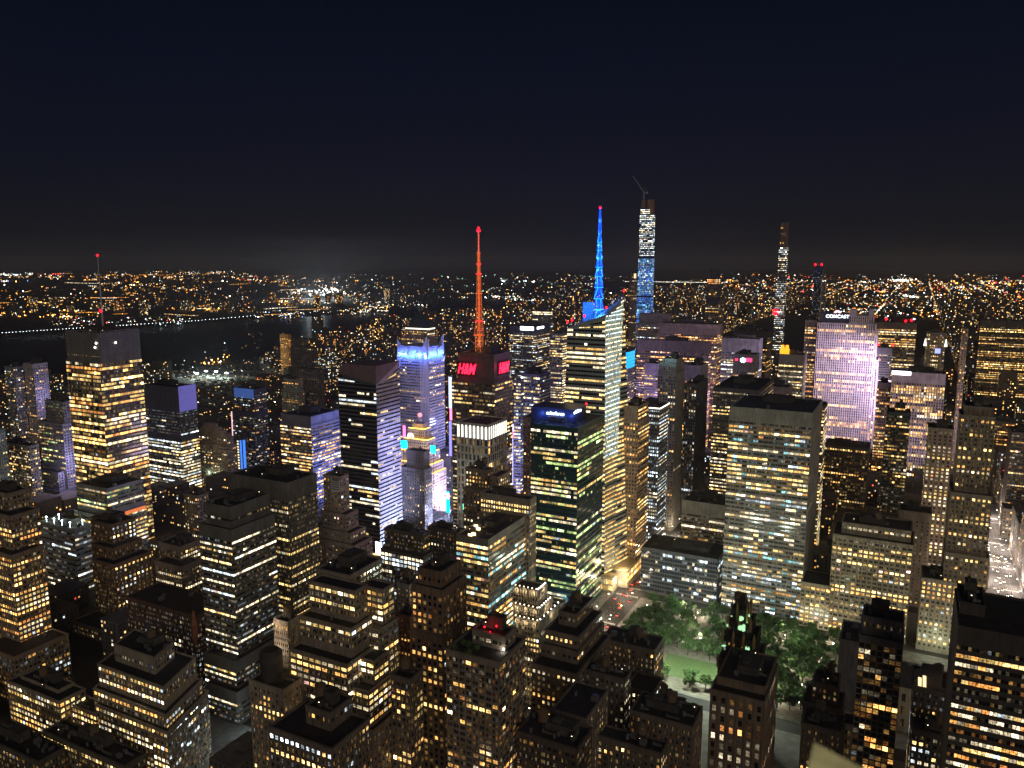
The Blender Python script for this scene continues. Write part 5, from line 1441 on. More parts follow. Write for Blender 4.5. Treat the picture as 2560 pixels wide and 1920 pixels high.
# cross streets and other avenues: a lamp at every corner that the gaps between the towers may show
for st_ in range(36, 52):
    for nm in ('sixth', 'seventh', 'eighth', 'fifth', 'ninth'):
        s, a = AVE[nm] + 10, V(st_) + 6
        if nm == 'fifth' and 40 < st_ < 48: continue
        if any(r[0] - 2 < s < r[1] + 2 and r[2] - 2 < a < r[3] + 2 for _, R in FOOT for r in R): continue
        put(SL, 0, s, a, math.pi, 'street lamp on a street corner down between the towers', 'corner street lamps')
        if st_ < 47: lamp('street_light', s - 6, a - 5, 9.5, (1, .74, .45), 4200, .6)
def car_proto(name, paint, taxi=False):
    r = empty(name, 0, 0)
    m = MB()
    prof = [(-2.2, .35), (2.2, .35), (2.25, .75), (2.1, .92), (1.1, 1.0), (-1.9, 1.02), (-2.25, .8)]
    for x in (0,):
        f = [(-.88, y, z) for y, z in prof]; b = [(.88, y, z) for y, z in prof]
        m.poly(list(reversed(f))); m.poly(b)
        for k in range(len(f)):
            j = (k + 1) % len(f)
            m.quad(f[k], f[j], b[j], b[k])
    m.build('body', paint, r)
    m = MB(); m.prism([(-.8, -1.7), (.8, -1.7), (.8, .95), (-.8, .95)], .98, 1.46, pts1=[(-.66, -1.2), (.66, -1.2), (.66, .35), (-.66, .35)]); m.build('cabin', mat('car_glass', (.02, .02, .025), .1, noise=0), r)
    for x in (-.78, .78):
        for y in (-1.35, 1.4):
            m = MB(); m.tube((x - .1, y, .02), (x + .1, y, .02), .33, 10); o = m.build('wheel', mat('tyre', (.02, .02, .02), .9, noise=0), r)
    for x in (-.6, .6):
        m = MB(); m.box(x - .22, x + .22, 2.18, 2.32, .58, .8, True); m.build('headlight', glow('headlight', (1, .95, .85), 22), r)
        m = MB(); m.box(x - .24, x + .24, -2.34, -2.2, .6, .84, True); m.build('tail_light', glow('tail_light', (1, .02, .02), 20), r)
    return r
CARS = [car_proto('car', mat('car_dark', (.03, .03, .035), .3, noise=0)), car_proto('car', mat('car_pale', (.5, .5, .5), .3, noise=0)), car_proto('taxi', mat('taxi_yellow', (.65, .40, .03), .35, noise=0))]
cu = set()
rc = random.Random(31)
def traffic(sc, a_lo, a_hi, n, south, where, grp):
    done = []
    for k in range(n * 6):
        lane, a = rc.choice((-6.9, -3.45, 0, 3.45, 6.9)), rc.uniform(a_lo, a_hi)
        if any(abs(a - b) < 7 and l == lane for l, b in done): continue
        done.append((lane, a))
        i = rc.choice((0, 0, 1, 2))
        o = CARS[i] if i not in cu else copy_tree(CARS[i])
        cu.add(i)
        place(o, sc + lane, a, .05, math.pi if south else 0)
        tag(o, ('yellow taxi ' if i == 2 else 'pale car ' if i == 1 else 'dark car ') + where, 'taxi' if i == 2 else 'car', grp)
        if len(done) >= n: break
traffic(AVE['fifth'], 660, 1060, 58, True, 'with headlights on coming down the bright right hand avenue', 'traffic on the right avenue')
traffic(AVE['sixth'], 520, 800, 34, False, 'with red tail lights going up the avenue beside the park', 'traffic on the park avenue')

# ------------------------------------------------------------------ the lesser buildings that fill the blocks
rf_ = random.Random(4242)
FILL = []
def free(s0, s1, a0, a1, m=2):
    return not any(r[0] - m < s1 and r[1] + m > s0 and r[2] - m < a1 and r[3] + m > a0 for _, R in FOOT for r in R)
def zone(s, st_):
    if s < -960: return 'hk' if st_ < 59 else 'uws'
    if st_ >= 59: return 'uws' if s < 100 else 'ues'
    if s > 105: return 'east'
    if st_ < 42: return 'near'
    return 'mid' if s > -640 else 'hk'
av2 = [WEST_SHORE + 20] + av + [920, 1150, EAST_SHORE - 15]
for st_ in range(35, 112):
    for i in range(len(av2) - 1):
        s0, s1 = av2[i] + 14, av2[i + 1] - 14
        if st_ >= 59 and st_ < 110 and -735 < (s0 + s1) / 2 < 93: continue      # the big dark park
        if 39.9 < st_ < 42 and -230 < (s0 + s1) / 2 < 93: continue
        far = st_ > 62
        s = s0
        while s < s1 - 12:
            w = rf_.uniform(16, 34) * (1.7 if far else 1)
            w = min(w, s1 - s)
            for rowk in (0, 1):
                a0 = V(st_) + 8 + rowk * 33
                a1 = a0 + 30
                q = proj((s + w / 2), a0, 20)
                if q[0] < -420 or q[0] > 2900 or q[1] > 2050: continue
                z_ = zone(s + w / 2, st_)
                if z_ == 'near': h = rf_.choice((14, 18, 22, 28, 34))
                elif z_ == 'mid' and st_ < 50 and -210 < s < 80: h = rf_.uniform(16, 42)
                elif z_ == 'mid': h = min(105, math.exp(rf_.gauss(3.5, .55))) if st_ > 43 else rf_.uniform(15, 34)
                elif z_ == 'uws' and s < -1230: h = min(125, math.exp(rf_.gauss(4.15, .35)))
                elif z_ == 'hk': h = min(120, math.exp(rf_.gauss(3.1, .5)))
                elif z_ == 'east': h = min(150, math.exp(rf_.gauss(4.05, .45))) if 43 < st_ else rf_.uniform(20, 55)
                else: h = min(110, math.exp(rf_.gauss(3.55, .45)))
                if 420 < q[0] < 650 and s < -850: h = min(h, 13)        # the low yards before the riverside field
                if -185 < s + w and s < -60 and 425 < a1 and a0 < 545: continue
                if not free(s, s + w, a0, a1): continue
                if rf_.random() < .12: continue
                FILL.append((s, s + w - rf_.uniform(0, 1), a0, a1, h, z_, st_))
            s += w
def fsize(f):
    x0, y0, d = proj(f[0], f[2], f[4]); x1, y1, _ = proj(f[1], f[2], 0)
    q = proj(f[1], f[3], f[4])
    return (abs(x1 - x0) + abs(q[0] - x1)) * abs(y1 - y0)
FILL.sort(key=fsize, reverse=True)
def fill_mesh(wall, win, f, rng):
    s0, s1, a0, a1, h, z_, st_ = f
    wall.box(s0, s1, a0, a1, -.3, h)
    w, d = s1 - s0, a1 - a0
    if rng.random() < .7:
        bx, by = s0 + w * rng.uniform(.1, .5), a0 + d * rng.uniform(.2, .5)
        wall.box(bx, bx + w * .3, by, by + d * .3, h, h + rng.uniform(2.5, 5))
    dist = proj(s0, a0, h)[2]
    lit = dict(near=.13, mid=.20, hk=.18, uws=.17, ues=.18, east=.15)[z_] * rng.uniform(.3, 1.7)
    cell = 3.6 if dist < 1500 else 5.0 if dist < 3000 else 7.5
    fh = 3.4 if dist < 2200 else 5.2 if dist < 4000 else 8
    sz = cell * .42
    br = 1.1 if dist < 1200 else 1.7 if dist < 2500 else 2.6
    hues = rng.choice((['yellow', 'warm', 'white'], ['warm', 'warm', 'orange'], ['white', 'cool', 'yellow'], ['warm', 'yellow']))
    faces = [((s0, a0), (1, 0), w)]
    if s1 < 0: faces.append(((s1, a0), (0, 1), d))
    if s0 > 0: faces.append(((s0, a1), (0, -1), d))
    for p, dr, L in faces:
        nx, ny = dr[1], -dr[0]
        for i in range(int(L / cell)):
            for k in range(int((h - 2) / fh)):
                if rng.random() > lit:
                    if dist > 800: continue
                    lc = None
                else: lc = 1
                t0 = (i + .5) * cell - sz * .5 * (rng.uniform(.6, 1.3) if dist > 800 else 1)
                t1 = t0 + sz * (rng.uniform(.7, 1.4) if dist > 800 else 1)
                zt = h - 1.5 - k * fh
                zb = zt - fh * .5
                q = br * math.exp(rng.gauss(0, .6))
                c = HUE[rng.choice(hues)] if rng.random() < .93 else HUE[rng.choice(('cool', 'red', 'teal', 'orange', 'white'))]
                x0, y0, x1, y1 = p[0] + dr[0] * t0 + nx * .06, p[1] + dr[1] * t0 + ny * .06, p[0] + dr[0] * t1 + nx * .06, p[1] + dr[1] * t1 + ny * .06
                win.quad((x0, y0, zb), (x1, y1, zb), (x1, y1, zt), (x0, y0, zt), (c[0] * q, c[1] * q, c[2] * q) if lc else (.004, .004, .004))
FILL_LABEL = dict(
    near='low dark roofed block down in the gaps between the near towers',
    mid='dark mid height block with scattered lit windows half hidden between the central towers',
    hk='low apartment block with scattered warm windows between the mast tower and the river',
    uws='far apartment block dotted with small lights beyond the finned crown tower',
    ues='far apartment block dotted with small lights beyond the lilac skyscraper',
    east='dark block with few window lights on the far side of the bright right avenue')
FW = [wallmat(c) for c in ((.16, .12, .09), (.11, .10, .09), (.20, .16, .12), (.13, .125, .13))]
N_FILL = 190
for k, f in enumerate(FILL[:N_FILL]):
    rng = random.Random(k)
    wb, wi = MB(), MB()
    fill_mesh(wb, wi, f, rng)
    c = ((f[0] + f[1]) / 2, (f[2] + f[3]) / 2, 0)
    o = wb.build('city_block', FW[k % 4], None, c)
    tag(o, FILL_LABEL[f[5]], 'building', {'near': 'low blocks between the near towers', 'mid': 'mid height blocks between the central towers', 'hk': 'blocks toward the river', 'uws': 'far blocks beyond the finned tower', 'ues': 'far blocks beyond the lilac skyscraper', 'east': 'blocks across the right avenue'}[f[5]])
    if wi.f: wi.build('windows', CITYLIGHT, o, c, attr=True)['kind'] = 'stuff'
wb, wi = MB(), MB()
for k, f in enumerate(FILL[N_FILL:]): fill_mesh(wb, wi, f, random.Random(5000 + k))
o = wb.build('distant_blocks', FW[1], None, (0, 0, 0))
tag(o, 'mass of small far city blocks with countless tiny window lights', 'distant buildings', kind='stuff')
wi.build('windows', CITYLIGHT, o, (0, 0, 0), attr=True)['kind'] = 'stuff'
print('FILL', len(FILL))

# ------------------------------------------------------------------ the far shore, the far city and the bridge
rn = random.Random(99)
CL = MB()
FARHUE = dict(o=(1, .30, .03), a=(1, .46, .08), w=(1, .9, .7), c=(.75, .95, 1), r=(1, .05, .05), g=(.4, 1, .6), b=(.2, .4, 1))
def scatter(x0, x1, y0, y1, n, hues, br=3.0, size=.8, clump=.0, slope=0.0, hz=14, flat=.7):
    cx_, cy_ = 0, 0
    n, size = int(n * .62), size * 1.25
    for k in range(n):
        if k == 0 or rn.random() > clump:
            cx_, cy_ = rn.uniform(x0, x1), y0 + (y1 - y0) * rn.random()
            x, y = cx_, cy_
        else:
            cx_ += rn.gauss(0, 9)
            x, y = cx_, cy_ + rn.gauss(0, 1.2)
        y = y + slope * (x - x0)
        if y < 673: continue
        if y > 842 - max(0, x) * .064 and x < 361 + (930 - y) * 2.75 and not (hz in (10, 12)): continue      # open water
        s, a, z = at_h(x, y, hz)
        d = math.hypot(s, a)
        r = d / F * size * math.exp(rn.gauss(0, .35))
        q = 1.3 * br * math.exp(rn.gauss(0, .75))
        c = FARHUE[rn.choice(hues)]
        CL.octa(s, a, z, r, r * flat, (c[0] * q, c[1] * q, c[2] * q))
# New Jersey side
scatter(-420, -40, 690, 790, 320, 'oaaawwo', 2.6, .8, .4)
scatter(-40, 330, 686, 700, 260, 'aaowwo', 3.2, .8, .6)
scatter(-40, 130, 683, 689, 90, 'wwcc', 4, .9, .8)
scatter(60, 170, 684, 689, 45, 'rro', 3, .8, .8)
scatter(-40, 60, 700, 712, 60, 'wcab', 4, .9, .6)
scatter(230, 560, 680, 725, 420, 'aaowwcao', 3.0, .8, .6)
scatter(380, 640, 676, 694, 220, 'waaowc', 3.2, .8, .6)
scatter(-40, 620, 715, 770, 520, 'oaaawwo', 2.4, .8, .35)
scatter(-40, 250, 776, 792, 150, 'oaaaw', 3.4, .9, .7)
scatter(400, 560, 768, 778, 90, 'oaaa', 3.2, .9, .8)
scatter(130, 480, 790, 815, 190, 'wwccarw', 2.6, .8, .4)
scatter(560, 720, 690, 706, 130, 'aoowwr', 3.0, .8, .7)
scatter(735, 860, 722, 738, 120, 'cwcw', 6.0, 1.3, .6)
scatter(700, 870, 695, 760, 170, 'wcwaa', 3.0, .8, .5)
scatter(640, 1000, 690, 760, 360, 'wwaacw', 2.2, .75, .45)
scatter(690, 790, 748, 764, 90, 'aao', 3.2, .9, .8)
scatter(640, 760, 775, 795, 120, 'wcab', 3.6, .8, .6)
scatter(760, 990, 768, 786, 170, 'wwaac', 3.2, .8, .7)
scatter(900, 1070, 752, 770, 160, 'awwc', 3.0, .8, .6)
scatter(860, 1500, 684, 745, 420, 'wwaacwg', 2.0, .75, .4)
scatter(1200, 1480, 740, 752, 170, 'wwwca', 3.2, .8, .85)
scatter(1250, 1300, 700, 704, 20, 'cw', 6, 1.1, .7)
scatter(1300, 1560, 690, 735, 160, 'awwo', 2.2, .75, .5)
# upper Manhattan, the Bronx and the right side
scatter(1640, 2600, 700, 790, 1500, 'wwwaaaocw', 2.6, .8, .35)
scatter(1800, 2600, 685, 730, 900, 'wwaaoocwr', 2.4, .8, .4)
scatter(2100, 2600, 700, 800, 650, 'waaoowcr', 3.0, .9, .4)
scatter(2225, 2285, 696, 702, 40, 'cwcg', 6, 1.1, .7)
scatter(2180, 2330, 735, 755, 90, 'wcwa', 5, 1.1, .6)
scatter(1780, 1840, 700, 720, 40, 'aao', 3.6, .9, .7)
scatter(1400, 1800, 735, 800, 300, 'wwaaoc', 2.0, .75, .3)
for k in range(60):                                     # the straight avenue climbing out of the big park
    u = k / 59
    x, y = 2188 + 32 * u + rn.gauss(0, 1.6), 785 - 34 * u + rn.gauss(0, 1)
    s, a, z = at_h(x, y, 8); r = math.hypot(s, a) / F * .9; q = 4 * math.exp(rn.gauss(0, .5)); c = FARHUE[rn.choice('wwa')]
    CL.octa(s, a, z, r, r * .7, (c[0] * q, c[1] * q, c[2] * q))
scatter(2060, 2180, 800, 812, 26, 'wwc', 1.4, .7, .2)
scatter(2090, 2200, 830, 900, 12, 'wwc', .8, .6, .2)
for s_av in (93, 240, 392, 535, 690, 920, 1150, -226, -490, -728, -985, -1240, -1490):    # lamp lines down the far avenues
    a = 6300 if -735 < s_av < 60 else 3600
    while a < 12500:
        if rn.random() < .55:
            d = math.hypot(s_av, a); r = d / F * .8 * math.exp(rn.gauss(0, .3)); q = 2.0 * math.exp(rn.gauss(0, .6)); c = FARHUE[rn.choice('waaaw')]
            CL.octa(s_av + rn.gauss(0, 4), a, 26, r, r * .7, (c[0] * q, c[1] * q, c[2] * q))
        a += rn.uniform(40, 90)
for k in range(26):                                     # lit roads on the far side of the river
    x0, y0 = rn.uniform(-60, 760), rn.uniform(682, 788)
    L, sl, hu = rn.uniform(25, 110), rn.gauss(0, .04), rn.choice(('aaao', 'oooa', 'wwa', 'aaw', 'wcw'))
    for j in range(int(L / 2.6)):
        x, y = x0 + j * 2.6 + rn.gauss(0, .5), y0 + sl * j * 2.6
        if y < 678 or y > 836 - x * .064: continue
        s, a, z = at_h(x, y, 12); d = math.hypot(s, a); r = d / F * .85; q = 3.2 * math.exp(rn.gauss(0, .5)); c = FARHUE[rn.choice(hu)]
        CL.octa(s, a, z, r, r * .7, (c[0] * q, c[1] * q, c[2] * q))
# pier and park lights by the river, and the bright works yard
scatter(455, 570, 915, 940, 60, 'ccwcg', 4, 1.1, .5, hz=10)
scatter(510, 590, 885, 912, 40, 'aawo', 4, 1.1, .5, hz=10)
scatter(650, 745, 985, 1006, 34, 'wcw', 5, 1.3, .5, hz=12)
scatter(360, 1400, 830, 960, 420, 'wwaaocw', 1.8, .7, .2, hz=22)
o = CL.build('distant_city_lights', CITYLIGHT, None, (0, 0, 0), attr=True)
tag(o, 'countless far street and window lights spread to the horizon', 'city lights', kind='stuff')
# lamps along the far shore, each its own
first.append(True)
SH = lamp_proto(7, 0, glow('shore_globe', (.80, .92, 1), 9), 'shore_lamp')
SHM = [c for c in SH.children if c.name.startswith('lamp_head')][0]
k = 0
x = -20.0
while x < 640:
    y = 840 - (x / 500.0) * 32 if x < 500 else 808 - (x - 500) * .09
    s, a, z = at_h(x, y, 6)
    oo = SH if first[2] else copy_tree(SH)
    first[2] = False
    place(oo, s, a, 0)
    f = math.hypot(s, a) / F * 1.35 / .42 * .40
    oo.scale = (f, f, f)
    tag(oo, 'white lamp in the long row along the far river shore', 'shore lamp', 'lamps along the far shore')
    x += rn.uniform(7.5, 10.5)
    k += 1
# apartment towers on the far shore
for k in range(34):
    x, y = rn.uniform(0, 1000), 0
    ybase = 800 - max(0, x - 200) * .035 + rn.uniform(-28, -4)
    if k < 5: x, ybase = (245, 262, 285, 610, 640)[k], (776, 778, 782, 786, 788)[k]
    s, a, _ = at_h(x, ybase, 0)
    h, w = rn.uniform(35, 95), rn.uniform(24, 60)
    wb, wi = MB(), MB()
    fill_mesh(wb, wi, (s, s + w, a, a + 30, h, 'ues', 0), random.Random(700 + k))
    o = wb.build('shore_tower', FW[k % 4], None, (s, a, 0))
    tag(o, 'apartment tower with dotted lights on the far side of the river', 'building', 'towers on the far shore')
    if wi.f: wi.build('windows', CITYLIGHT, o, (s, a, 0), attr=True)['kind'] = 'stuff'
# the suspension bridge
def bridge():
    aB = 11000.0
    zd, zt = 312 - (706 - EYE) / F * proj(-2500, aB, 0)[2], 312 - (688 - EYE) / F * proj(-2500, aB, 0)[2]
    sL, sR = bisect(lambda q: proj(q, aB, zd)[0], -9000, 3000, 1580), bisect(lambda q: proj(q, aB, zd)[0], -9000, 3000, 1772)
    r = tag(empty('suspension_bridge', (sL + sR) / 2, aB), 'far suspension bridge with a string of lights on its deck and cables', 'bridge')
    o = ((sL + sR) / 2, aB, 0)
    m = MB(); m.box(sL - 500, sR + 400, aB - 15, aB + 15, zd - 8, zd - 2, True); m.build('deck', DARKMETAL, r, o)
    for s in (sL, sR):
        m = MB()
        for q in (-14, 14): m.box(s - 7, s + 7, aB + q - 4, aB + q + 4, -1, zt)
        for hh in (zd - 14, (zd + zt) / 2, zt - 8): m.box(s - 7, s + 7, aB - 10, aB + 10, hh, hh + 7, True)
        m.build('bridge_tower', mat('bridge_steel', (.2, .21, .22), .5, noise=.1), r, o)
    P = [(sL + (sR - sL) * t / 24, aB - 14, zd + 4 + (zt - zd - 4) * (2 * t / 24 - 1) ** 2) for t in range(25)]
    P = [(sL - 420, aB - 14, zd)] + P + [(sR + 380, aB - 14, zd)]
    m = MB()
    for a, b in zip(P, P[1:]): m.tube(a, b, 2.2, 5)
    m.build('cable', mat('bridge_steel', (.2, .21, .22), .5, noise=.1), r, o)
    m = MB()
    for a, b in zip(P, P[1:]):
        for u in (0, .33, .66): m.octa(*lerp(a, b, u), 2.6, 2.2, (.5, .55, .6))
    s = sL - 90
    while s < sR + 60:
        q = 3.4 * math.exp(rn.gauss(0, .4))
        m.octa(s, aB - 16, zd + 2, 5.5, 4.5, (q, q * .93, q * .75)); s += 15
    m.build('bridge_lights', CITYLIGHT, r, o, attr=True)['kind'] = 'stuff'
bridge()

pc = at_h(545, 934, 3)
m = MB(); m.box(pc[0] - 120, pc[0] + 75, pc[1] - 70, pc[1] + 60, -3, 2.4)
structure('pier', m, mat('pier_concrete', (.14, .135, .13), .9, noise=.3))
m = MB(); m.box(pc[0] - 105, pc[0] + 40, pc[1] - 58, pc[1] - 8, 2.4, 2.55)
structure('playing_field', m, mat('turf', (.10, .30, .07), .95, noise=.2, scale=.2))
fm = tag(empty('floodlight_mast', 0, 0), 'bright floodlight mast over the green riverside playing field', 'floodlight', 'floodlight masts by the river')
m = MB(); m.cyl(0, 0, 2, 26, .5, .3, 8); m.tube((-4, 0, 26), (4, 0, 26), .3, 5); m.build('pole', DARKMETAL, fm)
m = MB()
for k in (-3.3, -1.1, 1.1, 3.3): m.box(k - .95, k + .95, -.6, .6, 25.2, 27.6, True)
m.build('lamp_head', glow('flood_head', (.86, .98, 1), 14), fm)
for k, (x, y) in enumerate(((492, 928), (515, 922), (540, 923), (566, 927))):
    q = at_h(x, y + 6, 26)
    o = fm if k == 0 else copy_tree(fm)
    place(o, q[0], q[1], 0, .3)
    lamp('flood_light', q[0], q[1] - 3, 27, (.8, 1, .9), 130000, 2)
lamp('works_glow', *at_h(800, 732, 60)[:2], 60, (.8, .93, 1), 2.2e6, 6)
lamp('works_glow', *at_h(770, 728, 60)[:2], 60, (.8, .93, 1), 2.0e6, 6)
lamp('works_glow', *at_h(840, 728, 60)[:2], 60, (.8, .93, 1), 1.6e6, 6)

# ------------------------------------------------------------------ gothic black tower, small roof things, signs and floodlights
r_, o_, R_ = building('black gothic tower with a pinnacled crown glowing green and gold in front of the park',
    [('K', 2035, 300, 1905, 2070, 478, 12), ('K', 2060, 420, 1865, 2085, 474, 18), ('K', 2090, 570, 1822, 2110, 470, 24), ('K', 2105, 790, 1780, 2125, 466, 34)], (.045, .04, .038),
    style(bw=2.6, fh=3.8, ww=.4, wh=.5, sub=1, lit=.02, dark=.5, pier=.3, hues='warm cool'), 301, 'gothic_tower', clutter=0, mech=False)
s0, s1, a0, a1, z = R_[0]
gold = mat('gilt_stone', (.5, .38, .14), .5, .2, noise=.2)
for i in range(4):
    for j, (x, y) in enumerate(((s0 + (s1 - s0) * i / 3, a0 - .3), (s1 + .3, a0 + (a1 - a0) * i / 3))):
        m = MB(); m.box(x - .6, x + .6, y - .6, y + .6, z - 9, z + 1); m.cyl(x, y, z + 1, z + 5.5, .7, .05, 6); m.build('pinnacle', gold if i % 2 else mat('black_brick', (.045, .04, .038), .7), r_, o_)
m = MB(); m.prism([(s0 + 1, a0 + 1), (s1 - 1, a0 + 1), (s1 - 1, a1 - 1), (s0 + 1, a1 - 1)], z - 1, z + 8, pts1=[((s0 + s1) / 2 + dx, (a0 + a1) / 2 + dy) for dx, dy in ((-2, -2), (2, -2), (2, 2), (-2, 2))]); m.build('crown_roof', mat('black_brick', (.045, .04, .038), .7), r_, o_)
for (q, n_) in ((R_[1], 3), (R_[2], 4), (R_[3], 4)):
    for i in range(n_):
        x = q[0] + (q[1] - q[0]) * i / (n_ - 1)
        m = MB(); m.box(x - .7, x + .7, q[2] - .5, q[2] + .9, q[4] - 5, q[4] + 1.5); m.cyl(x, q[2] + .2, q[4] + 1.5, q[4] + 5, .75, .05, 6); m.build('pinnacle', gold, r_, o_)
rg = random.Random(12)
for (x, y, w, h) in ((1905, 345, 20, 10), (1990, 365, 45, 55), (1985, 445, 60, 75), (1870, 425, 20, 25), (2055, 340, 14, 30), (2040, 640, 45, 90), (1835, 600, 40, 20)):
    for j in range(max(1, w // 12)):
        q = at_a(*px('K', x - w * .4 + j * 12, y), (R_[1][2] if y < 480 else R_[2][2]) - .6)
        e_ = .06
        wd, hh = .42, h * e_ * rg.uniform(.25, .62)
        pts = [(q[0] - wd, q[2] - hh), (q[0] + wd, q[2] - hh), (q[0] + wd, q[2] + hh * .6), (q[0], q[2] + hh), (q[0] - wd, q[2] + hh * .6)]
        m = MB(); m.poly([(u, q[1] - .25, v) for u, v in pts])
        for a_, b_ in zip(pts, pts[1:] + pts[:1]): m.tube((a_[0], q[1] - .25, a_[1]), (b_[0], q[1] - .25, b_[1]), .09, 4)
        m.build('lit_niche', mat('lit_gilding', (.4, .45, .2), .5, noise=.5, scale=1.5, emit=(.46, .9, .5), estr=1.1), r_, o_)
for (x, y) in ((s0 - 2, a0 - 3), (s1 + 2, a0 - 3)): lamp('crown_flood', x, y, z - 8, (.55, 1, .7), 900, .6)

def at_roof(start):
    r = by_label(start); return r, orgof(r), rects(start)[-1]
# drum tower on the tan corner building
r, o, (s0, s1, a0, a1, z) = at_roof('tan corner building')
t = at_a(*px('J', 128, 640), a0 + 8); b = at_a(*px('J', 128, 900), a0 + 8)
rad = (at_a(*px('J', 200, 700), a0 + 8)[0] - at_a(*px('J', 60, 700), a0 + 8)[0]) / 2
m = MB(); m.cyl(t[0], a0 + 8, z - 1.2, t[2] - 1.5, rad, n=20); m.cyl(t[0], a0 + 8, t[2] - 1.5, t[2] + .6, rad * 1.04, rad * .72, 20)
for k in range(20): m.tube((t[0] + rad * math.cos(k * .314), a0 + 8 + rad * math.sin(k * .314), z), (t[0] + rad * math.cos(k * .314), a0 + 8 + rad * math.sin(k * .314), t[2] - 1.5), .15, 4)
for h in (.3, .6, .85): m.cyl(t[0], a0 + 8, z + (t[2] - z) * h, z + (t[2] - z) * h + .4, rad + .15, n=20)
m.build('drum_tower', mat('drum_steel', (.06, .055, .05), .7), r, o)
# apartment tower: terrace lamps, planting and beacons
r, o, (s0, s1, a0, a1, z) = at_roof('brick apartment tower')
lo = rects('brick apartment tower')[0] if rects('brick apartment tower')[0][4] < z else rects('brick apartment tower')[1]
lo = min(rects('brick apartment tower'), key=lambda q: q[4]); hi = max(rects('brick apartment tower'), key=lambda q: q[4])
zt = lo[4]
for x in (1922, 2015, 2140):
    q = at_a(*px('J', x, 632), hi[2] - .5)
    m = MB(); m.box(q[0] - .25, q[0] + .25, q[1] - .2, q[1] + .3, q[2] - .25, q[2] + .25, True); m.build('terrace_lamp', glow('terrace_globe', (1, .95, .85), 12), r, o)
    lamp('terrace_light', q[0], q[1] - .8, q[2] - .3, (1, .9, .7), 420, .2)
for x, y in ((2022, 485), (2078, 432), (1975, 440)):
    q = at_a(*px('J', x, y), hi[2] + 2); beacon(r, o, q[0], q[1], q[2], .45)
    m = MB(); m.tube((q[0], q[1], hi[4] - 1), (q[0], q[1], q[2] - .3), .08, 4); m.build('beacon_post', DARKMETAL, r, o)
lamp('beacon_light', (hi[0] + hi[1]) / 2, hi[2] + 2, hi[4] + 2.5, (1, .02, .04), 350, .4)
rb = random.Random(8)
for k in range(7):
    x, y = lo[0] + 1.5 + rb.random() * (lo[1] - lo[0]) * .42, lo[2] + 1.5 + rb.random() * 8
    m = MB()
    for q in range(120):
        v = Vector((rb.gauss(0, .8), rb.gauss(0, .8), rb.gauss(1.2, .7))); u = Vector((rb.gauss(0, 1), rb.gauss(0, 1), rb.gauss(0, 1))).normalized() * .22; w = u.orthogonal().normalized() * .16
        p = Vector((x, y, zt - 1)) + v
        m.quad(tuple(p - u - w), tuple(p + u - w), tuple(p + u + w), tuple(p - u + w))
    b = m.build('terrace_shrub', LEAF, None, (x, y, zt)); tag(b, 'dark leafy shrub on the roof terrace of the brick apartment tower', 'shrub', 'shrubs on the roof terrace')
# lit rooftop works on the grey flat topped block
r, o, (s0, s1, a0, a1, z) = at_roof('grey flat topped block')
for x, y in ((1850, 1300), (1880, 1290), (1920, 1245), (1900, 1222)):
    q = at_h(*px('F', x, y), z + .4); m = MB(); m.box(q[0] - 1.4, q[0] + 1.4, q[1] - .5, q[1] + .5, z - 1, z + .9); m.build('work_lamp', glow('amber_lamp', (1, .7, .3), 5), r, o); 
lamp('work_light', q[0], q[1], z + 4, (1, .7, .35), 500, .5)
# setback lamps on the slim ribbed slab
r, o, _ = at_roof('slim ribbed slab')
for q in rects('slim ribbed slab')[:3]:
    for k in range(6):
        x = q[0] + (q[1] - q[0]) * (k + .5) / 6
        m = MB(); m.ball(x, q[2] + .6, q[4] + .9, .5, 6, 4); m.build('setback_lamp', glow('setback_globe', (1, .82, .52), 4), r, o)
        y = q[2] + (q[3] - q[2]) * (k + .5) / 6
        m = MB(); m.ball(q[1] - .6, y, q[4] + .9, .5, 6, 4); m.build('setback_lamp', glow('white_lamp', (1, .95, .85), 7), r, o)
    for k in (0, 1, 2): lamp('setback_light', q[0] + (q[1] - q[0]) * (k + .5) / 3, q[2] - 2.2, q[4] - 2, (1, .76, .42), 520, .4)
    lamp('setback_light', q[1] + 2.2, (q[2] + q[3]) / 2, q[4] - 2, (1, .76, .42), 800, .4)
# floodlit cream ribbed wall
q = rects('slim low block with a floodlit')[0]
lamp('wall_flood', q[0] + 2, q[2] - 7, q[4] + 1, (1, .74, .5), 2600, .8)
lamp('wall_flood', q[0] + 5, q[2] - 8, q[4] - 18, (1, .80, .6), 1800, .8)
# white billboard on the slim tan tower
r, o, (s0, s1, a0, a1, z) = at_roof('slim tan tower')
p, q = at_a(*px('F', 652, 925), a0 - .3), at_a(*px('F', 724, 828), a0 - .3)
m = MB(); m.box(p[0], q[0], a0 - .35, a0 - .05, p[2], q[2], True); m.build('billboard_panel', mat('billboard_white', (.75, .74, .72), .6, noise=.05), r, o)
m = MB()
for k in range(5):
    h = q[2] - (q[2] - p[2]) * (.12 + .17 * k); m.box(p[0] + 1, q[0] - 1, a0 - .42, a0 - .34, h - .5, h + (.5 if k else 2.2) - (0 if k else .4), True)
m.build('billboard_print', mat('billboard_ink', (.2, .2, .21), .6, noise=0), r, o)
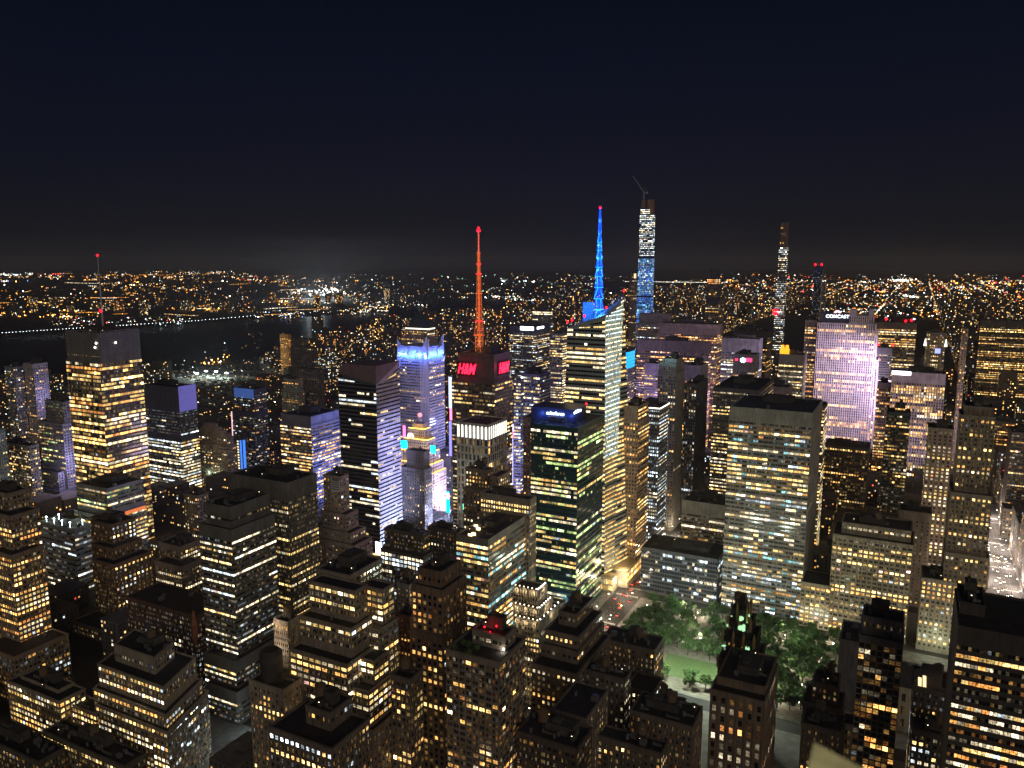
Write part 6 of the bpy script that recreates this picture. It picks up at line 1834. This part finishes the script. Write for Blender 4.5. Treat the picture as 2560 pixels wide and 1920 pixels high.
# globe on the theatre tower, amber ledges
r, o, (s0, s1, a0, a1, z) = at_roof('pale stepped theatre tower')
m = MB(); m.cyl((s0 + s1) / 2, (a0 + a1) / 2, z - 1, z + 7, 3.2, 2.2, 10); m.build('lantern', mat('lantern_stone', (.5, .47, .5), .7), r, o)
m = MB(); m.ball((s0 + s1) / 2, (a0 + a1) / 2, z + 9.4, 2.9, 14, 8); m.build('globe', glow('pink_globe', (1, .35, .42), 1.5), r, o)
for q in rects('pale stepped theatre tower')[:-1]:
    m = MB(); m.box(q[0] + 1, q[1] - 1, q[2] + .6, q[2] + 1.2, q[4] + .02, q[4] + .6); m.box(q[1] - 1.2, q[1] - .6, q[2] + 1, q[3] - 1, q[4] + .02, q[4] + .6); m.build('ledge_lamp', glow('ledge_amber', (1, .5, .08), 7), r, o)
    lamp('ledge_light', q[1] - 8, q[2] - 2, q[4] + 2, (1, .55, .15), 900, .6); lamp('ledge_light', q[0] + 8, q[2] - 2, q[4] + 2, (1, .55, .15), 700, .6)
for x, y, rr in ((1335, 455, 4.0),):
    q = at_a(*px('F', x, y), rects('pale stepped theatre tower')[-2][2] - .5)
    m = MB()
    ring = [(q[0] + rr * math.cos(t * math.pi / 10), q[2] + rr * math.sin(t * math.pi / 10)) for t in range(20)]
    for k in range(20): m.tube((ring[k][0], q[1], ring[k][1]), (ring[(k + 1) % 20][0], q[1], ring[(k + 1) % 20][1]), .5, 4)
    for an in (1.2, 2.9): m.tube((q[0], q[1], q[2]), (q[0] + rr * .7 * math.cos(an), q[1], q[2] + rr * .7 * math.sin(an)), .4, 4)
    m.build('clock', glow('clock_light', (1, .85, .9), 4), r, o)
# lilac skyscraper: rooftop sign with a fan above it, corner turret
r, o, _ = at_roof('broad limestone skyscraper')
RR = sorted(rects('broad limestone skyscraper'), key=lambda q: -q[4])
a_s = RR[1][2] + 2
p = at_a(*px('Q', 695, 232), a_s)
m = MB(); m.box(RR[1][0] + 6, p[0] + 26, a_s + .6, a_s + 12, RR[1][4] - 1, p[2] + 6); m.build('sign_screen', mat('sign_screen', (.04, .05, .07), .5), r, o)
text('COMCAST', 6.8, r, o, (p[0], a_s + .2, p[2]), 'S', glow('letter_sign', (.92, .97, 1), 3.5), 0, .3, 'sign', .06)
f = MB(); q = at_a(*px('Q', 695, 205), a_s)
for k in range(6):
    an = math.radians(20 + k * 28); d0, d1 = (math.cos(an) * 1.5, math.sin(an) * 1.5), (math.cos(an) * 5, math.sin(an) * 4.4)
    f.tube((q[0] + d0[0], a_s - .1, q[2] + d0[1]), (q[0] + d1[0], a_s - .1, q[2] + d1[1]), .4, 6, 1.1)
f.build('sign_fan', glow('fan_light', (1, .45, .5), 3), r, o)
t0 = RR[0]
m = MB(); m.box(t0[1] - 6, t0[1] + .5, t0[2] - .5, t0[2] + 9, t0[4] - 2, t0[4] + 10); m.box(t0[0] - .5, t0[0] + 9, t0[2] - .5, t0[2] + 10, t0[4] - 2, t0[4] + 8); m.build('turret', wallmat((.56, .51, .53)), r, o)
# signs on the other towers
r, o, (s0, s1, a0, a1, z) = at_roof('grey tower with a red and turquoise')
for nm, x0, x1, y0, y1, c, e in (('sign', 1795, 1880, 1305, 1350, (1, .03, .12), 4), ('sign', 1645, 1685, 1308, 1335, (1, .03, .12), 2.2)):
    p, q = at_a(*px('N', x0, y1), a0 - .4), at_a(*px('N', x1, y0), a0 - .4)
    m = MB(); m.box(p[0], q[0], a0 - .5, a0 - .1, p[2], q[2], True); m.build(nm, glow('sign_%s' % x0, c, e), r, o)
q = at_a(*px('N', 1755, 1330), a0 - .4)
m = MB(); pts = [(q[0] + 3.6 * math.cos(t * math.pi / 8), a0 - .5, q[2] + 3.2 * math.sin(t * math.pi / 8)) for t in range(16)]; m.poly(pts); m.build('sign', glow('sign_disc', (.7, 1, .97), 5), r, o)
r, o, (s0, s1, a0, a1, z) = at_roof('banded office tower with two white')
for x0, x1, face in ((72, 186, 'S'), (218, 275, 'E')):
    p, q = (at_a(*px('C', x0, 1468), a0 - .4), at_a(*px('C', x1, 1442), a0 - .4)) if face == 'S' else (at_s(*px('C', x0, 1462), s1 + .4), at_s(*px('C', x1, 1434), s1 + .4))
    m = MB()
    if face == 'S': m.box(p[0], q[0], a0 - .6, a0 - .1, p[2], q[2], True)
    else: m.box(s1 + .1, s1 + .6, p[1], q[1], p[2], q[2], True)
    m.build('sign', glow('white_sign', (.92, .97, 1), 6), r, o)
r, o, (s0, s1, a0, a1, z) = at_roof('lilac lit ribbed block with a dark roof')
q = at_a(*px('Q', 1215, 690), a0 - .4); m = MB(); m.box(q[0] - 11, q[0] + 11, a0 - .6, a0 - .1, q[2] - 2.6, q[2] + 2.2, True); m.build('sign', glow('violet_white_sign', (.95, .8, 1), 7), r, o)
r, o, (s0, s1, a0, a1, z) = at_roof('pale ribbed block with bright white floors')
m = MB(); c = at_a(*px('Q', 265, 490), a0 + 6)
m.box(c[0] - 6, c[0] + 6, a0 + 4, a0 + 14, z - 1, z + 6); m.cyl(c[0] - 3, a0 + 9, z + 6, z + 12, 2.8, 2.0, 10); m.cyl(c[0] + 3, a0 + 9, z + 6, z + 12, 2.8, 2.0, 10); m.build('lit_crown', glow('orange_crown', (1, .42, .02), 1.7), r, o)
r, o, (s0, s1, a0, a1, z) = at_roof('glass tower with a glowing cyan cube')
zt = at_a(*px('N', 160, 1215), a0)[2]
m = MB(); n_ = 5
for k in range(n_):
    h0, h1 = z + (zt - z) * k / n_, z + (zt - z) * (k + .86) / n_
    m.box(s0 + .4, s1 - .4, a0 + .4, a1 - .4, h0 - .4, h1)
m.build('cyan_cube', glow('cyan_cube', (.0, .42, 1), 1.6), r, o)
m = MB()
for k in range(1, n_ + 1): m.box(s0 + .1, s1 - .1, a0 + .1, a1 - .1, z + (zt - z) * (k - .14) / n_, z + (zt - z) * k / n_ - .4, True)
m.build('cube_ledge', DARKMETAL, r, o)
beacon(r, o, s0 + 3, a0 + 2, zt + 3, .8)
r, o, (s0, s1, a0, a1, z) = at_roof('slim dark tower with a white lit crown')
m = MB(); m.box(s0 + 10, s1 + .7, a0 - .7, a0 - .1, z - 1.6, z - .6, True); m.box(s1 + .1, s1 + .7, a0 - .7, a1, z - 1.6, z - .6, True); m.build('crown_ledge', glow('ledge_white', (1, .93, .75), 3.2), r, o)
r, o, (s0, s1, a0, a1, z) = at_roof('tall slim tower with a pale green')
q = rects('tall slim tower with a pale green')
m = MB(); m.box(q[1][0] - .3, q[1][1] + .3, q[1][2] - .5, q[1][2] - .1, q[1][4] - 3.5, q[1][4] - .3, True); m.box(q[2][0] - .3, q[2][1] + .3, q[2][2] - .5, q[2][2] - .1, q[2][4] - 6, q[2][4] - .5, True); m.build('crown_band', mat('green_band', (.30, .42, .40), .5, noise=.1), r, o)
lamp('crown_flood', (s0 + s1) / 2, a0 - 10, z + 4, (.75, 1, .95), 2600, 1)
# violet panel on the cream floored tower, light strip on the narrow block, line on the hotel
r, o, (s0, s1, a0, a1, z) = at_roof('glass office tower with cream floors')
zb = at_s(*px('E', 1540, 245), s1)[2]
m = MB()
for k in range(14): m.box(s1 + .05, s1 + .5, a0 + (a1 - a0) * k / 14, a0 + (a1 - a0) * (k + .8) / 14, zb, z + 1, True)
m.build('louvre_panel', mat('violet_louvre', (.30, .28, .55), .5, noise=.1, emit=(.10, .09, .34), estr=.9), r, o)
r, o, (s0, s1, a0, a1, z) = at_roof('narrow dark block with a vertical blue')
m = MB(); m.box(s1 + .05, s1 + .4, a0 + 1, a0 + 5, z - 50, z - 2, True); m.box(s1 - 4, s1 - 1, a0 - .4, a0 - .05, z - 50, z - 2, True); m.build('light_strip', glow('blue_strip', (.06, .25, 1), 1.2), r, o)
m = MB()
for k in range(13): m.box(s1 - 9, s1 - 6.4, a0 - .35, a0 - .05, z - 5 - k * 3.7, z - 3.2 - k * 3.7, True)
m.build('window_column', glow('column_light', (1, .85, .55), 1.6), r, o)
r, o, _ = at_roof('dark curved hotel tower')
q = min(rects('dark curved hotel tower'), key=lambda t: t[4]); h = max(rects('dark curved hotel tower'), key=lambda t: t[4])
m = MB(); m.tube((q[0], q[2] - .5, q[4] - 72), (q[0] + 1, q[2] - .5, q[4]), .7, 5); m.build('light_line', glow('pink_line', (1, .55, .6), 1.5), r, o)
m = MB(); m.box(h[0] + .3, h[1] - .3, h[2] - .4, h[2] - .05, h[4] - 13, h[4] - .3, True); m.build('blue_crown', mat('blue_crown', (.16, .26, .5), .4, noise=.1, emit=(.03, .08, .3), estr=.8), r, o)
# hotel window pyramids and gable
r, o, _ = at_roof('tan hotel with a stepped gable')
q = max(rects('tan hotel with a stepped gable'), key=lambda t: t[4])
m = MB()
for k in range(4): m.box(q[0] + 3 + k * 5, q[1] - 3 - k * 7, q[2] + 1 + k * .6, q[3] - 1 - k * .6, q[4] - 1 + k * 4, q[4] + 3 + k * 4)
m.build('stepped_gable', mat('gable_brick', (.40, .32, .24), .8), r, o)
for x, y in ((1840, 625), (1890, 632), (1945, 640), (1845, 692), (1893, 698), (1945, 708), (1895, 768), (1948, 775), (1895, 832), (1945, 840), (1915, 890), (1950, 908)):
    e = at_a(*px('E', x, y), q[2] - 1.2)
    m = MB(); m.prism([(e[0] - 2.6, e[1] - .6), (e[0] + 2.6, e[1] - .6), (e[0] + 2.6, e[1] + .9), (e[0] - 2.6, e[1] + .9)], e[2] - 1.8, e[2] + 2, pts1=[(e[0] - .2, e[1] + .3), (e[0] + .2, e[1] + .3), (e[0] + .2, e[1] + .6), (e[0] - .2, e[1] + .6)])
    m.build('window_pyramid', glow('pale_green_lamp', (.85, 1, .86), 2.6), r, o)
for k in range(3): lamp('facade_flood', q[1] - 8 - k * 12, q[2] - 6, 30, (.7, 1, .85), 1500, 1)
# bus station lamps
r, o, (s0, s1, a0, a1, z) = at_roof('low bus station')
for k in range(4):
    for j in (0, 1):
        x, y = s0 + (s1 - s0) * (k + .5 + .3 * j) / 4.6, a0 + (a1 - a0) * (.25 + .5 * j)
        m = MB(); m.tube((x, y, z - 1.2), (x, y, z + 3.4), .12, 4); m.ball(x, y, z + 3.8, .7, 8, 4); m.build('deck_lamp', glow('deck_lamp', (.8, .98, 1), 20), r, o)
for k in range(3): lamp('deck_light', s0 + (s1 - s0) * (k + .5) / 3, (a0 + a1) / 2, z + 5, (.75, 1, .98), 900, 1)
# orange parapet of the banded block
q = max(rects('banded grey office block'), key=lambda t: t[4]); q2 = min(rects('banded grey office block'), key=lambda t: t[4])
r, o, _ = at_roof('banded grey office block')
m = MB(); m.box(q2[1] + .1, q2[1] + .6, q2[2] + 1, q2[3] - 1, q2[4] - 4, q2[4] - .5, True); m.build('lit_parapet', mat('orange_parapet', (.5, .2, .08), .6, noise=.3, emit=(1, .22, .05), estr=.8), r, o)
# copper finial turret on the burgundy block, beacons here and there
r, o, (s0, s1, a0, a1, z) = at_roof('dark burgundy brick block')
m = MB(); x, y = s1 - 1.0, a0 + 1.5
for h0, h1, r0, r1 in ((-22, -16, .6, 2.2), (-16, -6, 2.2, 2.4), (-6, -2, 2.4, 1.3), (-2, 4, 1.3, .9)): m.cyl(x, y - 2.4, z + h0, z + h1, r0, r1, 10)
m.build('copper_turret', mat('copper', (.42, .17, .10), .5, .3, noise=.3, scale=.8), r, o)
r, o, (s0, s1, a0, a1, z) = at_roof('dark office slab with golden floors and red')
for x, y in ((1092, 252), (1250, 268), (1298, 262), (1030, 458), (1082, 460), (1145, 462)):
    q = at_a(*px('Q', x, y), a0 - 1 if y > 400 else a0 + 12); beacon(r, o, *q, 2.0)
    m = MB(); m.tube((q[0], q[1], min(q[2] - 1, z - 1.5)), (q[0], q[1], q[2] - 1), .25, 4); m.build('beacon_post', DARKMETAL, r, o)
r, o, (s0, s1, a0, a1, z) = at_roof('narrow office tower with cream bands')
beacon(r, o, s0 + 8, a0 + 2, z + 2, 1.6); beacon(r, o, s0 + 18, a0 + 2, z + 2, 1.6)
r, o, (s0, s1, a0, a1, z) = at_roof('tan tower with two white corner')
for x in (s0 - .8, s1 + .8):
    q = at_a(*px('Q', 1415, 455), a0)
    m = MB(); m.cyl(x, a0 - .8, q[2] - 3, q[2] + 9, 2.4, .5, 8); m.build('corner_lamp', glow('corner_lamp', (1, .93, .75), 2.4), r, o)
m = MB(); q = at_a(*px('Q', 1510, 512), a0 - .2); m.box(q[0] - 4, q[0] + 4, a0 - .3, a0 - .1, q[2] - 4, q[2] + 4, True); m.build('blue_patch', glow('blue_patch', (.3, .35, 1), 2.0), r, o)
# gable of the dark slanted building with its two dotted strips
r, o, (s0, s1, a0, a1, z) = at_roof('dark building with a slanted roof')
zg = at_a(*px('L', 1440, 835), a0 + 2)[2]; xg = at_a(*px('L', 1440, 835), a0 + 2)[0]
m = MB(); m.prism([(s0 + .3, a0 + 2), (xg + 4, a0 + 2), (xg + 4, a0 + 16), (s0 + .3, a0 + 16)], z - 1, [z + 2, zg, zg, z + 2]); m.build('slanted_roof', wallmat((.15, .11, .085)), r, o)
m = MB()
for c in (1312, 1352):
    for k in range(9):
        q = at_a(*px('L', c, 880 + k * 11 - (c - 1312) * .35), a0 + 1.9); m.box(q[0] - .9, q[0] + .9, a0 + 1.75, a0 + 1.95, q[2] - .3, q[2] + .35, True)
m.build('window_strip', glow('strip_light', (1, .72, .4), 1.6), r, o)

# parapet of the viewing deck, close below the lens
q = at_a(*px('L', 420, 1440), 6.0)
dk = MB()
s_a, s_b = at_a(*px('L', 395, 1455), 9)[0], at_a(*px('L', 1330, 1665), 9)[0]
zA, zB = at_a(*px('L', 400, 1440), 9)[2], at_a(*px('L', 1250, 1640), 9)[2]
b0 = [(s_a, 7.2), (s_b, 7.2), (s_b, 9), (s_a, 9)]
dk.prism(b0, zB - 6, [zA, zB - .35, zB - .35, zA])
dk.prism([(s_a - .05, 6.9), (s_b, 6.9), (s_b, 7.2), (s_a - .05, 7.2)], zB - 6, [zA + .1, zB - .3, zB - .3, zA + .1])
o = dk.build('stone_parapet', mat('parapet_stone', (.42, .40, .27), .9, noise=.2, scale=6), None, (s_a, 8, zB - 6))
tag(o, 'pale stone ledge of the viewing deck, blurred at the bottom right corner', 'ledge')
lamp('deck_lamp', (s_a + s_b) / 2 - 1.5, 6.0, zA + 3.2, (1, .9, .55), 420, .5)

# ------------------------------------------------------------------ lit billboards of the square
BB = []
def billboard(label, k, x0, y0, x1, y1, a, col, e, kind='sign', deep=1.0):
    p, q = at_a(*px(k, x0, y1), a), at_a(*px(k, x1, y0), a)
    s0, s1, z0, z1 = min(p[0], q[0]), max(p[0], q[0]), p[2], q[2]
    r = tag(empty('billboard', (s0 + s1) / 2, a), label, kind, 'lit signs of the square')
    o = ((s0 + s1) / 2, a, 0)
    m = MB(); m.box(s0, s1, a - .3, a - .05, z0, z1, True); m.build('screen', glow('screen_%d' % len(BB), col, e), r, o)
    m = MB(); m.box(s0 - .3, s1 + .3, a - .04, a + deep, z0 - .3, z1 + .3, True)
    m.tube(((s0 + s1) / 2, a + deep / 2, 0), ((s0 + s1) / 2, a + deep / 2, z0), .4, 5)
    m.build('frame', DARKMETAL, r, o)
    BB.append(r)
billboard('tall thin white and blue light column right of the finned crown tower', 'F', 1668, -60, 1692, 210, 735, (.5, .62, 1), 2.2)
billboard('upright red lit sign between the finned crown tower and the mast tower', 'F', 1676, 215, 1698, 310, 734, (1, .12, .22), 5)
billboard('long violet light column below the upright red sign', 'F', 1672, 320, 1690, 620, 733, (.32, .30, 1), 1.5)
billboard('upright teal lit sign at the foot of the pale gridded tower', 'F', 1648, 930, 1670, 1110, 690, (.0, .75, .72), 3.2)
billboard('small red and white sign stacked in the teal upright sign', 'F', 1646, 945, 1672, 990, 689, (1, .35, .45), 4)
billboard('red upright neon left of the globe topped theatre tower', 'F', 1272, 360, 1292, 475, 790, (1, .12, .4), 4)
billboard('cyan lit drum sign left of the globe topped theatre tower', 'F', 1238, 492, 1306, 548, 762, (.0, .62, 1), 5)
billboard('cyan lit box sign right of the globe topped theatre tower', 'F', 1508, 535, 1552, 595, 760, (.0, .70, 1), 4)
billboard('bright white screen low at the foot of the wedge roofed tower', 'F', 1036, 1372, 1088, 1470, 548, (.85, .92, 1), 5)
billboard('red strip sign under the bright white screen', 'F', 1036, 1508, 1064, 1530, 546, (1, .05, .05), 4)
billboard('stack of white screens beside the lavender side of the wedge roofed tower', 'F', 1172, 1080, 1232, 1245, 640, (.92, .88, 1), 3.2)
billboard('cyan screen low beside the lavender side of the wedge roofed tower', 'F', 1062, 905, 1084, 1085, 660, (.05, .7, 1), 1.8)
billboard('white and violet screen wall right of the pale gridded tower', 'G', 2, 630, 92, 1230, 800, (.62, .58, 1), 2.0)
billboard('red sign at the edge of the white and violet screen wall', 'G', 0, 695, 18, 735, 798, (1, .1, .15), 5)
billboard('white screen between the theatre tower and the teal upright sign', 'F', 1598, 975, 1640, 1090, 700, (.85, .75, 1), 3)
billboard('small green lit sign on the pale gridded tower', 'F', 1790, 1040, 1820, 1085, 620, (.2, 1, .6), 4)
billboard('turquoise lit shop front strip low at the left', 'I', 495, 165, 750, 240, 470, (.45, .9, 1), 2.0)
billboard('pale blue lit shop front strip under the turquoise one', 'I', 500, 225, 740, 300, 466, (.35, .85, .95), 1.4)
TSQ = (.40, .40, 1.0)
for z, e, c in ((16, 170000, (.62, .74, 1)), (70, 130000, (.52, .56, 1)), (130, 90000, (.50, .50, 1))):
    lamp('facade_fill', -412, 622, z, c, e * 1.8, 4, 'SPOT', (-458, 626, z), 96)
for s, a, z, e, c in ((-428, 700, 40, 80000, (.58, .66, 1)), (-365, 596, 95, 9000, (1, .95, .85)), (-270, 592, 12, 7000, (.2, .75, 1)), (-262, 597, 14, 4000, (.3, .7, 1)), (-500, 815, 60, 70000, (.42, .40, 1)), (-520, 905, 90, 90000, (.40, .42, 1)), (-470, 760, 30, 26000, (.95, .6, 1)), (-500, 745, 70, 26000, (1, .80, .72)), (-482, 772, 34, 64000, (.9, .74, 1)), (-372, 742, 100, 42000, (.5, .5, 1)), (-385, 748, 40, 30000, (.6, .55, 1)),
                      (-420, 820, 60, 50000, (.45, .45, 1)), (-410, 900, 120, 50000, (.4, .42, 1)), (-350, 760, 60, 16000, (.45, .45, 1)), (-535, 800, 150, 26000, (.6, .5, 1)), (-590, 720, 60, 26000, (.25, .35, 1)), (-925, 590, 60, 26000, (.6, .55, 1)), (-935, 640, 20, 7000, (.5, .6, 1)), (-1130, 705, 110, 16000, (.6, .55, 1)), (-600, 700, 40, 14000, (.3, .4, 1))):
    lamp('facade_fill', s, a, z, c, e * 1.6, 6)  # fixtureless lights; some added away from the square to brighten walls
LILAC = (.90, .68, 1.0)
for s, e_ in ((-16, 620000), (6, 700000), (26, 800000)):           # the bank of floodlights on the neighbouring roof
    lamp('lilac_flood', s, 1172, 174, LILAC, e_, 4, 'SPOT', (-100, 1254, 125), 84)
lamp('lilac_flood', 12, 1215, 40, LILAC, 500000, 4, 'SPOT', (-52, 1270, 150), 60)
for s, e_ in ((-10, 150000), (30, 120000)): lamp('lilac_flood', s, 1030, 40, LILAC, e_, 5, 'SPOT', (5, 1134, 110), 70)
for s, a, z, e in ((-330, 1090, 60, 90000), (-250, 960, 40, 30000), (-330, 1000, 120, 60000), (-340, 1280, 120, 90000), (-250, 1180, 100, 60000), (-250, 1020, 110, 40000)):
    lamp('avenue_glow', s, a, z, (.80, .55, .95), e, 5)
for s, a, z, e, c in ((-236, 690, 22, 9000, (1, .74, .36)), (-224, 740, 15, 5000, (1, .8, .5)), (s_lo + 20, a_lo - 10, 38, 80000, (.85, 1, .8)), (s_hi - 10, a_lo - 6, 36, 70000, (.85, 1, .8)), (-170, 652, 24, 12000, (.75, 1, .8)), (-130, 640, 22, 9000, (.75, 1, .8)), (-70, 630, 22, 7000, (.85, 1, .7)), (90, 800, 30, 9000, (1, .8, .7)), (92, 720, 30, 9000, (1, .8, .68)), (92, 900, 35, 9000, (1, .8, .7)),
                      (-60, 672, 14, 3500, (.9, 1, .7)), (30, 672, 14, 5000, (.85, 1, .7)), (-40, 640, 30, 2500, (.8, 1, .7))):
    lamp('street_glow', s, a, z, c, e, 2)
q0 = at_h(*px('I', 2000, 1590), 0)
for k in range(9):
    i = (0, 1, 2)[k % 3]
    o = copy_tree(CARS[i])
    an = math.radians(-19)
    place(o, q0[0] + (k % 3) * 3.4 - 3 - math.sin(math.radians(19)) * (k * 5 - 14), q0[1] + k * 5 - 14, .05, math.radians(19) + (math.pi if k % 2 else 0))
    tag(o, ('yellow taxi ' if i == 2 else 'pale car ' if i == 1 else 'dark car ') + 'in the teal lit street gap at the lower left', 'taxi' if i == 2 else 'car', 'traffic in the street gap')
lamp('street_glow', q0[0] + 4, q0[1] - 2, 11, (.72, .97, 1), 2600, 1); lamp('street_glow', q0[0] - 8, q0[1] + 24, 11, (.72, .97, 1), 2600, 1)

# ------------------------------------------------------------------ the night air over the city
def haze(density):
    m = bpy.data.materials.new('night_air')
    m.use_nodes = True
    n, l = m.node_tree.nodes, m.node_tree.links
    n.clear()
    out = n.new('ShaderNodeOutputMaterial')
    v = n.new('ShaderNodeVolumePrincipled')
    v.inputs['Color'].default_value = (.92, .93, 1, 1)
    v.inputs['Density'].default_value = density
    v.inputs['Anisotropy'].default_value = .35
    l.new(v.outputs[0], out.inputs['Volume'])
    b = MB()
    b.box(-34000, 34000, -34000, 34000, -2, 480, True)
    o = b.build('haze', m)
    o['kind'] = 'stuff'
haze(4.6e-5)
